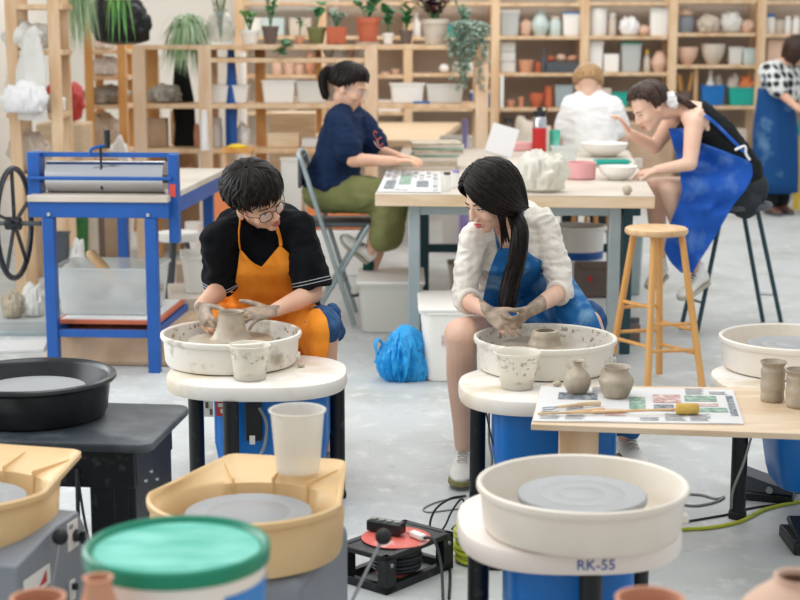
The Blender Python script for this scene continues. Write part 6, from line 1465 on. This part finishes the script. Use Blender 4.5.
solo('side_table', 'pale wooden box carrying the red bag', 'box', MB().box((0, 0, zt_ / 2 - .002), (.34, .4, zt_ - .006)), M['ply'], V(xat(65, 11.6, .9), 11.6, 0), 0, bevel=.01)
L_('plastic_bag', 'white bag on the shelf under the black bag', 'bag', 90, 121, 56, 76, 12.5, 'bag', 'whitetee', (12.3, 76))
L_('dirty_sheeting', 'heap of crumpled dirty sheeting left of the broad pale post', 'sheeting', 84, 132, 85, 105, 12.5, 'bag', 'polydirty', (12.3, 105))
L_('paper_sack', 'beige paper sack low behind the slab roller crank', 'sack', 88, 120, 112, 150, 12.5, 'bag', 'stone', (12.3, 150))
L_('black_bag', 'big crumpled black bag on top of the rack at the upper left', 'bag', 92, 152, -6, 47, YR + .15, 'bag', 'blackbag', (YR, 45))
def hang_cloth(name, label, cat, px0, px1, pt, pb, Y, m, seed=0):
    a = PT((px0 + px1) / 2, pt, Y); z0 = zat(pb, Y); w = (px1 - px0) / F * Y * .5; rs = []
    for k in range(8):
        z = a.z + (z0 - a.z) * k / 7; ww = w * (.55 + .45 * min(1, k / 3)); rs.append([V(a.x + ww * math.cos(t) * (1 + .2 * math.sin(3 * t + k * .7 + seed)), Y + .035 * math.sin(t) * (1 + .3 * math.cos(4 * t + seed)), z) for t in [2*PI*i/24 for i in range(24)]])
    return solo(name, label, cat, MB().rings([[p - V(a.x, Y, z0) for p in r] for r in rs[::-1]]), M[m], V(a.x, Y, z0), sharp=60)
hang_cloth('hanging_apron', 'blue apron hanging from the rack beside the broad pale post', 'apron', 225, 236, 49, 146, YR + .12, 'blue')
hang_cloth('hanging_apron', 'black apron hanging from the rack right of the dirty sheeting', 'apron', 172, 192, 60, 150, YR + .3, 'blacktop2', 4)
hang_cloth('hanging_cloth', 'white cloth hanging at the rack left of the blue apron', 'cloth', 200, 208, 110, 150, YR - .12, 'whitetee', 2)
hang_cloth('plastic_sheeting', 'translucent sheeting hanging down in front of the left rack', 'sheeting', 16, 44, 34, 120, 9.475, 'poly', 1)
# low clutter behind the slab roller and the man
def floor_item(name, label, cat, px0, px1, pt, Y, kind, m, **k): return item(name, label, cat, px0, px1, pt, 0, Y, kind, m, z=.001, **k)
for a in (
 ('trash_can', 'dark grey bin behind the slab roller left leg', 'bin', 52, 70, 232, 9.3, 'bin', 'dgrey'), ('clay_bag', 'white lumpy sack beside the dark grey bin', 'sack', 70, 88, 235, 9.3, 'bag', 'poly'),
 ('plastic_drum', 'tall pale drum seen through the slab roller frame', 'drum', 90, 100, 190, 10.6, 'cup', 'stone'), ('plastic_drum', 'brown tube standing beside the tall pale drum', 'tube', 100, 106, 195, 10.4, 'cup', 'brownbox'),
 ('bucket', 'dark green bucket seen through the slab roller frame', 'bucket', 74, 90, 215, 10.9, 'pot', 'leafd'), ('clay_tube', 'white tube with orange top seen through the slab roller frame', 'tube', 121, 132, 217, 10.2, 'cup', 'stone'),
 ('cardboard_box', 'cardboard box on the floor left of the slab roller', 'box', 24, 44, 205, 10.3, 'box', 'cloth_br'), ('clay_bag', 'lumpy greenish-white clay bag on the floor by the hand wheel', 'bag', 2, 24, 290, 8.75, 'bag', 'clay_lt'),
 ('clay_bag', 'white clay bag on the floor nearest the slab roller left leg', 'bag', 22, 46, 283, 8.8, 'bag', 'poly'),
 ('storage_tub', 'beige tub far behind the spider plant and slab roller', 'tub', 140, 176, 165, 11.6, 'bin', 'stone'), ('cardboard_box', 'brown carton behind the rear of the slab roller', 'box', 176, 200, 150, 11.5, 'box', 'cloth_br'),
 ('storage_tub', 'white tub behind the man\'s head', 'tub', 210, 240, 150, 11.5, 'bin', 'white'), ('plywood_crate', 'plywood crate under the rack behind the seated woman in navy', 'crate', 272, 318, 112, 11.9, 'box', 'ply'),
 ('storage_tub', 'clear greenish tub between the man and the seated woman', 'tub', 283, 303, 158, 10.4, 'bin', 'milky'), ('wood_box', 'orange wooden box behind the man\'s right shoulder', 'box', 206, 232, 178, 9.9, 'box', 'orange')):
    floor_item(*a)
L_('hanging_scrap', 'pile of grey scraps on the beige tub', 'scraps', 142, 174, 150, 165, 11.6, 'bag', 'polydirty', (11.6, 165))
ct = thing('crate_stack', 'orange plastic crate on a white base under the folding chair', 'crate', (xat(338, 10.5, .3), 10.5, 0))
build('base', MB().box((0, 0, .155), (.40, .4, .31)), M['white'], ct, bevel=.01); build('crate', MB().box((0, 0, .395), (.40, .4, .16)), M['orange'], ct, bevel=.01)
sst = thing('stool', 'white round stool between slab roller and man', 'stool', (xat(178, 9.3, .4), 9.3, 0))
zs_ = zat(232, 9.3); build('seat', MB().lathe([(0, zs_ - .05), (.12, zs_ - .05), (.125, zs_ - .04), (.125, zs_), (0, zs_)], n=28), M['white'], sst)
for a in (0, 2.1, 4.2): build('leg', MB().cyl((.13 * math.cos(a), .13 * math.sin(a), 0), (.05 * math.cos(a), .05 * math.sin(a), zs_ - .05), .013, n=10), M['dgrey'], sst)
yst = thing('stool', 'small pine stool with yellow cloth behind the man\'s head', 'stool', (xat(238, 10.3, .7), 10.3, 0))
zs_ = zat(148, 10.3); build('seat', MB().box((0, 0, zs_ - .015), (.20, .2, .03)), M['pine_or'], yst, bevel=.004); build('yellow_cloth', MB().ell((0, -.05, zs_ + .01), (.07, .04, .02), None, 14, 8).jit(.01, 20), M['yellow'], yst)
for sx in (-.08, .08):
    for sy in (-.08, .08): build('leg', MB().box((sx, sy, (zs_ - .03) / 2), (.03, .03, zs_ - .03)), M['pine'], yst)
solo('floor_mat', 'white board lying on the floor at the far left', 'board', MB().box((0, 0, .008), (.42, .28, .015)), M['paper'], V(xat(5, 7.9, 0), yat(348), .0), .15, bevel=.002)
solo('grey_tray', 'flat grey tray on the floor under the white clay bags', 'tray', MB().box((0, 0, .012), (.5, .28, .024)), M['steel'], V(xat(12, 8.3), 8.36, 0), 0, bevel=.004)
# ---------------------------------------------------------------- far table
ft_ = thing('table', 'far wide beech-topped table behind the woman in navy tee', 'table', (0, 12.6, 0))
zt_ = .80; cs = [FL(288, 144, zt_), FL(437, 141, zt_), FL(461, 119, zt_), FL(372, 117, zt_)]
cs = [V(xat(288, 11.9, zt_), 11.9, 0), V(xat(437, 11.9, zt_), 11.9, 0), V(xat(461, 14.3, zt_), 14.3, 0), V(xat(310, 14.3, zt_), 14.3, 0)]
build('tabletop', MB().rings([[V(c.x, c.y - 12.6, z) for c in cs] for z in (zt_ - .05, zt_)]), M['edge'], ft_, bevel=.004)
for c in ((cs[0] + V(.1, .1, 0)), cs[1] + V(-.1, .1, 0), cs[2] + V(-.1, -.1, 0), cs[3] + V(.1, -.1, 0)): build('leg', MB().box((c.x, c.y - 12.6, (zt_ - .05) / 2), (.06, .06, zt_ - .05)), M['steel'], ft_)
fl_ = lambda *a, **k: floor_item(*a, **k)
item('spray_bottle', 'purple-capped spray bottle right of the far table', 'bottle', 459, 469, 119, 140, 11.4, 'bottle', 'purple', z=.001, m2='purple')
floor_item('storage_tub', 'white tub low right of the far table', 'tub', 440, 476, 136, 11.6, 'bin', 'milky')
# ---------------------------------------------------------------- on the worktable
zt_ = TZ + .001
def T_(name, label, cat, px0, px1, pt, pb, kind, m, m2=None, **k):
    Y = yat(pb, zt_); a, b_ = W_(px0, px1, Y, zt_); r = (b_ - a) / 2 * (.8 if kind in ('box', 'bin', 'tub', 'bag') else 1)
    return item(name, label, cat, px0, px1, pt, pb, Y + r * .8, kind, m, z=zt_, m2=m2, **k)
paper('newspaper', 'newspaper hanging at the worktable left corner before the woman in navy', 'newspaper', [FL(377, 192.5, TZ), FL(441, 193, TZ), FL(440, 173, TZ), FL(387, 171, TZ)], TZ + .0015, 8, [(.3, .3, .5, .8, 3), (.6, .2, .8, .5, 4), (.08, .1, .25, .5, 4)])
for i in range(3):
    solo('ware_board', 'wide tan ware board under the thin grey-green boards', 'board', MB().box((0, 0, .011), (.40 - .02 * (i == 1), .34, .022)), M[('stone', 'clay_lt', 'stone')[i]], V(xat(421 + 3 * (i % 2), 8.75, .86), 8.95, zt_ + .023 * i), .03 * (i - 1), 'wide boards at the foot of the stack', bevel=.002)
for i in range(6):
    solo('ware_board', 'thin grey-green ware board stacked in front of the woman in navy', 'board', MB().box((0, 0, .006), (.28, .28, .012)), M[('leafg', 'stone', 'clay_lt')[i % 3]], V(xat(436 + (i * 3 % 5), 8.8, .9), 8.95, zt_ + .07 + .0135 * i), .05 * ((i * 7) % 3 - 1), 'thin boards stacked on the worktable', bevel=.002)
for a in (('glass_jar', 'small glass jar with dark print beside the newspaper', 'jar', 443, 451, 172, 191, 'jar', 'clear', 'dgrey'), ('glass_jar', 'second small glass jar touching the woman in cardigan\'s hair', 'jar', 452, 460, 170, 188, 'jar', 'clear', 'purple'),
          ('plastic_bag', 'large crumpled white polythene bag on the worktable', 'bag', 514, 569, 151, 193, 'bag', 'polyclear', None), ('pink_bowl', 'pink rounded bowl right of the polythene bag', 'bowl', 566, 596, 162, 180, 'cup', 'pinkpl', None),
          ('bowl', 'small white bowl near the worktable right edge', 'bowl', 598, 637, 166, 181, 'bowl', 'white', None), ('plastic_tub', 'clear tub with pink contents left of the big white bowl', 'tub', 552, 576, 146, 163, 'bin', 'clear', None),
          ('plastic_tub', 'shallow teal-rimmed tub under the big white bowl', 'tub', 596, 628, 160, 167, 'bin', 'teal', None), ('bowl', 'big white bowl on the worktable before the bending woman', 'bowl', 580, 628, 143, 158, 'bowl', 'white', None),
          ('clay_lump', 'grey pebble of clay at the worktable front right corner', 'clay', 622, 632, 185, 195, 'ball', 'clay_lt', None), ('cup', 'pale green cup left of the white-teed person\'s elbow', 'cup', 549, 560, 130, 151, 'cup', 'greenpl', None),
          ('pink_tray', 'pink tray beyond the red flask', 'tray', 508, 532, 142, 151, 'box', 'pinkpl', None), ('clear_box', 'clear box on the worktable before the bending woman\'s wrist', 'box', 634, 642, 158, 168, 'box', 'clear', None)):
    T_(*a)
Yf = yat(152, zt_); fk = thing('vacuum_flask', 'red and steel vacuum flask with black cap standing on the worktable', 'flask', (xat(540, Yf, .95), Yf + .05, zt_))
build('flask_body', MB().lathe([(0, 0), (.044, 0), (.046, .005), (.046, .155), (0, .155)], n=28), M['red'], fk); build('steel_band', MB().lathe([(0, .155), (.0455, .155), (.044, .215), (.04, .225), (0, .225)], n=28), M['chrome'], fk)
build('cap', MB().lathe([(0, .225), (.04, .225), (.038, .262), (.02, .268), (.018, .285), (0, .287)], n=24).tube([V(.03, 0, .25), V(.05, 0, .28), V(.02, 0, .30)], .005, 6, smooth=3), M['rubber'], fk)
q = PT(500, 154, 9.9); solo('leaning_sheet', 'white plaster sheet propped up beyond the woman in cardigan', 'sheet', MB().box((0, 0, .09), (.17, .02, .19), Matrix.Rotation(-.35, 3, 'X') @ Matrix.Rotation(.3, 3, 'Y')), M['paper'], V(q.x, 9.72, zt_ + .012), 0)
# ---------------------------------------------------------------- under the worktable
A_ = tub('white lidded storage box on the floor near the folding chair', 'box', V(xat(391, 8.5, .1), 8.52, .001), (.34, .5, .27), 'milky', lid='white', name='storage_box')
B_ = tub('white lidded storage box with a small sticker near the blue bag', 'box', V(.33, 7.32, .001), (.46, .5, .335), 'white', lid='white', name='storage_box')
build('sticker', MB().box((-.12, -.251, .2), (.035, .003, .05)), M['pic1'], B_)
bg = thing('blue_bag', 'bright blue plastic bag slumped on the floor between the two wheels', 'bag', FL(400, 385) + V(0, .1, 0))
bb_ = MB().ell((0, 0, .09), (.115, .09, .11), None, 48, 28).ell((.03, .01, .17), (.085, .07, .08), None, 40, 20).ell((.07, 0, .06), (.06, .06, .08), None, 24, 16)
bo_ = organic(bb_, .005, 3, fac=.4)
for i, v in enumerate(bo_.v):
    a_ = math.atan2(v.y, v.x); f_ = abs(noise.noise(V(a_ * 3.2, v.z * 6, 1))) + .6 * abs(noise.noise(V(a_ * 7, v.z * 11, 4))) + .3 * abs(noise.noise(V(a_ * 15, v.z * 16, 4))); s_ = 1.16 - .55 * f_; bo_.v[i] = V(v.x * s_, v.y * s_, v.z * (1 + .12 * noise.noise(v * 12)))
for i, v in enumerate(bo_.v):
    if v.z < 0: bo_.v[i] = V(v.x, v.y, 0)
build('bag_body', bo_, M['bluebag'], bg)
build('handle_loop', MB().tube([V(-.06, 0, .14), V(-.10, -.02, .20), V(-.115, -.03, .17), V(-.10, -.02, .10)], [.02, .008], 8, flat=.4, smooth=4), M['bluebag'], bg)
build('handle_loop', MB().tube([V(.02, 0, .20), V(.045, .0, .235), V(.08, 0, .21), V(.09, 0, .15)], [.02, .01], 8, flat=.4, smooth=4), M['bluebag'], bg)
bk2 = thing('bucket', 'white bucket with a broad blue band under the worktable', 'bucket', (xat(577, 9.1, .2), 9.1, 0))
build('bucket_wall', MB().lathe([(0, 0), (.135, 0), (.155, .47), (.162, .475), (.162, .49), (.15, .49), (.13, .02), (0, .02)], n=40), M['white'], bk2)
build('blue_band', MB().lathe([(.1, .30), (.1492, .30), (.1513, .345), (.1, .345)], n=40), M['blue'], bk2)
tb2 = thing('tool_case', 'brown tool case on a white box under the worktable near the wooden stool', 'case', (xat(598, 8.6, .2), 8.62, 0))
build('base_box', MB().box((0, 0, .08), (.26, .3, .16)), M['paper'], tb2, bevel=.006); build('case', MB().box((0, 0, .245), (.24, .28, .165)), M['brownbox'], tb2, bevel=.012)
for x in (-.06, .06): build('latch', MB().box((x, -.142, .27), (.02, .006, .03)), M['red'], tb2)
bin2 = floor_item('paint_can', 'dark can on the floor behind the wooden stool legs', 'can', 627, 640, 318, 8.0, 'jar', 'brownbox', m2='dgrey')
floor_item('storage_tub', 'beige tub far under the worktable', 'tub', 448, 500, 262, 9.4, 'bin', 'stone'); floor_item('cardboard_box', 'cardboard carton under the worktable beside the banded bucket', 'box', 505, 548, 240, 9.5, 'box', 'cloth_br')
floor_item('storage_tub', 'grey tub under the worktable beyond the tool case', 'tub', 606, 640, 232, 9.6, 'bin', 'steel')
floor_item('broom', 'yellow-green bottle on the floor behind the standing woman', 'bottle', 793, 799, 120, 14.3, 'bottle', 'yellow', m2='teal')
floor_item('crate', 'pale crate beneath the shelves between the bending and standing women', 'crate', 690, 740, 128, 15.15, 'box', 'stone')
floor_item('sack', 'beige sack beneath the shelves behind the white-teed person', 'sack', 505, 560, 118, 14.6, 'bag', 'stone')
floor_item('sack', 'brown carton beneath the shelves beside the beige sack', 'carton', 625, 668, 122, 14.7, 'box', 'cloth_br')

# ---------------------------------------------------------------- more odds and ends on the racks
Z3, Z4 = zat(149, YR) + .001, zat(192, YR) + .001
for a in (
 ('cardboard_box', 'brown box on the low rack shelf just right of the first pale post', 'box', 147, 168, 118, Z3, 'box', 'cloth_br'), ('clay_bag', 'pinkish wrapped clay left of the blue hanging apron', 'bag', 194, 200, 122, Z3, 'bag', 'terra_lt'),
 ('jar', 'white jar on the low rack shelf beside the blue hanging apron', 'jar', 212, 223, 118, Z3, 'jar', 'white'), ('clay_bag', 'small white bag on the low rack shelf right of the blue hanging apron', 'bag', 236, 250, 124, Z3, 'bag', 'white'),
 ('wood_offcut', 'pale wooden block on the low rack shelf under the ribbed bin', 'block', 268, 300, 132, Z3, 'box', 'ply'), ('paper_stack', 'stack of white paper under the ribbed white bin', 'paper', 302, 326, 138, Z3, 'box', 'paper'),
 ('clay_bag', 'beige clay bag on the bottom rack shelf above the slab roller sheet', 'bag', 150, 176, 162, Z4, 'bag', 'stone'), ('clay_bag', 'pinkish clay bag on the bottom rack shelf left of the man\'s hair', 'bag', 178, 200, 166, Z4, 'bag', 'terra_lt')):
    Rk_(*a)
for a in (
 ('yellow_crate', 'yellow box behind the round glass vase', 'box', 243, 252, 22, 36, 'box', 'yellow', None), ('jar', 'dark jar right of the trailing plant on the far shelf', 'jar', 482, 490, 84, 108, 'jar', 'terra', 'dgrey'),
 ('clay_pot', 'pale pot far left on the third shelf behind the rack', 'pot', 340, 352, 60, 75, 'pot', 'bisque', None), ('clay_pot', 'terracotta cup behind the seated woman\'s forehead', 'pot', 352, 362, 62, 75, 'cup', 'terra_lt', None),
 ('tray', 'white tray low behind the seated woman\'s face, far shelf', 'tray', 378, 402, 100, 112, 'box', 'white', None), ('clay_pot', 'beige pot low on the far shelf behind the ribbed bin', 'pot', 285, 299, 96, 112, 'pot', 'stone', None),
 ('jar', 'third jar, tall and pinkish, low behind the red flask', 'jar', 530, 540, 118, 146, 'jar', 'bisque', 'stone'), ('clay_pot', 'row-end terracotta pot left of the lowest dark jar', 'pot', 551, 562, 126, 146, 'pot', 'terra', None),
 ('clay_pot', 'pink pot on the lowest shelf left of the white-teed person', 'pot', 564, 574, 124, 146, 'pot', 'terra_lt', None), ('bottle', 'dark bottle standing up on the second back shelf over the grey tray', 'bottle', 556, 561, 46, 61, 'bottle', 'dgrey', 'dgrey'),
 ('jar', 'small clear jar beside the pinkish wrapped bundle', 'jar', 509, 514, 28, 35, 'jar', 'clear', 'white')):
    if a[1].startswith('small clear'): continue
    if a[1].startswith('dark bottle'): item(a[0], a[1], a[2], 541, 546, 48, 62, YI - .1, 'bottle', 'dgrey', z=zat(73, YB) + .001, m2='dgrey'); continue
    B(*a)
for a in (
 ('clay_bag', 'white plastic sack standing on the floor behind the slab roller crossbar', 'sack', 60, 84, 262, 8.95, 'bag', 'white'), ('cardboard_box', 'flattened brown carton behind the hand wheel', 'box', 30, 52, 215, 10.9, 'box', 'cloth_br'),
 ('plastic_sack', 'pinkish sack behind the slab roller top rod', 'sack', 94, 128, 150, 12.0, 'bag', 'bisque'), ('plastic_sack', 'white sack right of the slab roller handle grip', 'sack', 108, 136, 128, 11.9, 'bag', 'whitetee'),
 ('wood_plank', 'pine plank leaning behind the slab roller left plate', 'plank', 22, 29, 118, 10.9, 'box', 'pine_or'), ('wood_plank', 'pale plank standing behind the slab roller right plate', 'plank', 174, 181, 110, 11.4, 'box', 'ply'),
 ('tripod_stand', 'dark metal tripod base beneath the white round stool', 'stand', 168, 172, 258, 9.6, 'box', 'dgrey'), ('plastic_drum', 'white drum beyond the man\'s right elbow', 'drum', 186, 204, 222, 10.2, 'cup', 'white'),
 ('cardboard_box', 'low carton under the white round stool', 'box', 178, 200, 262, 9.0, 'box', 'cloth_br'), ('storage_tub', 'low white tub between the folding chair and the far table', 'tub', 306, 326, 188, 10.9, 'bin', 'white')):
    floor_item(*a)
L_('plastic_bag', 'big puffy white bag in the left rack, above the hand wheel', 'bag', 2, 48, 82, 113, 9.42, 'bag', 'whitetee', (9.5, 113), d=.2)
for a in (('plastic_bag', 'white bag beside the red bag, high on the far left shelving', 'bag', 88, 119, 24, 50, 12.45, 'bag', 'whitetee', (12.3, 50)), ('plastic_bag', 'grey-white bag at the end of the rack shelf behind the black hanging apron', 'bag', 158, 182, 56, 76, YR + .25, 'bag', 'poly')):
    pass
L_(*(('plastic_bag', 'white bag high on the far left shelving below the black bag', 'bag', 92, 119, 28, 50, 12.45, 'bag', 'whitetee')), (12.3, 50))
for a in (('storage_tub', 'tall white shelf tub seen between the first two rack posts', 'tub', 150, 166, 56, 12.9, 'bin', 'white'), ('plastic_drum', 'tall pinkish drum stack left of the blue hanging apron', 'drum', 210, 222, 58, 13.0, 'cup', 'bisque'),
          ('plastic_drum', 'slim white drum stack right of the blue hanging apron', 'drum', 240, 249, 52, 13.0, 'cup', 'white'), ('wood_plank', 'orange plank leaning behind the second rack bay', 'plank', 184, 190, 50, 12.8, 'box', 'pine_or'),
          ('cardboard_box', 'tall brown carton behind the slab roller handle', 'box', 104, 120, 158, 11.2, 'box', 'cloth_br')):
    floor_item(*a)
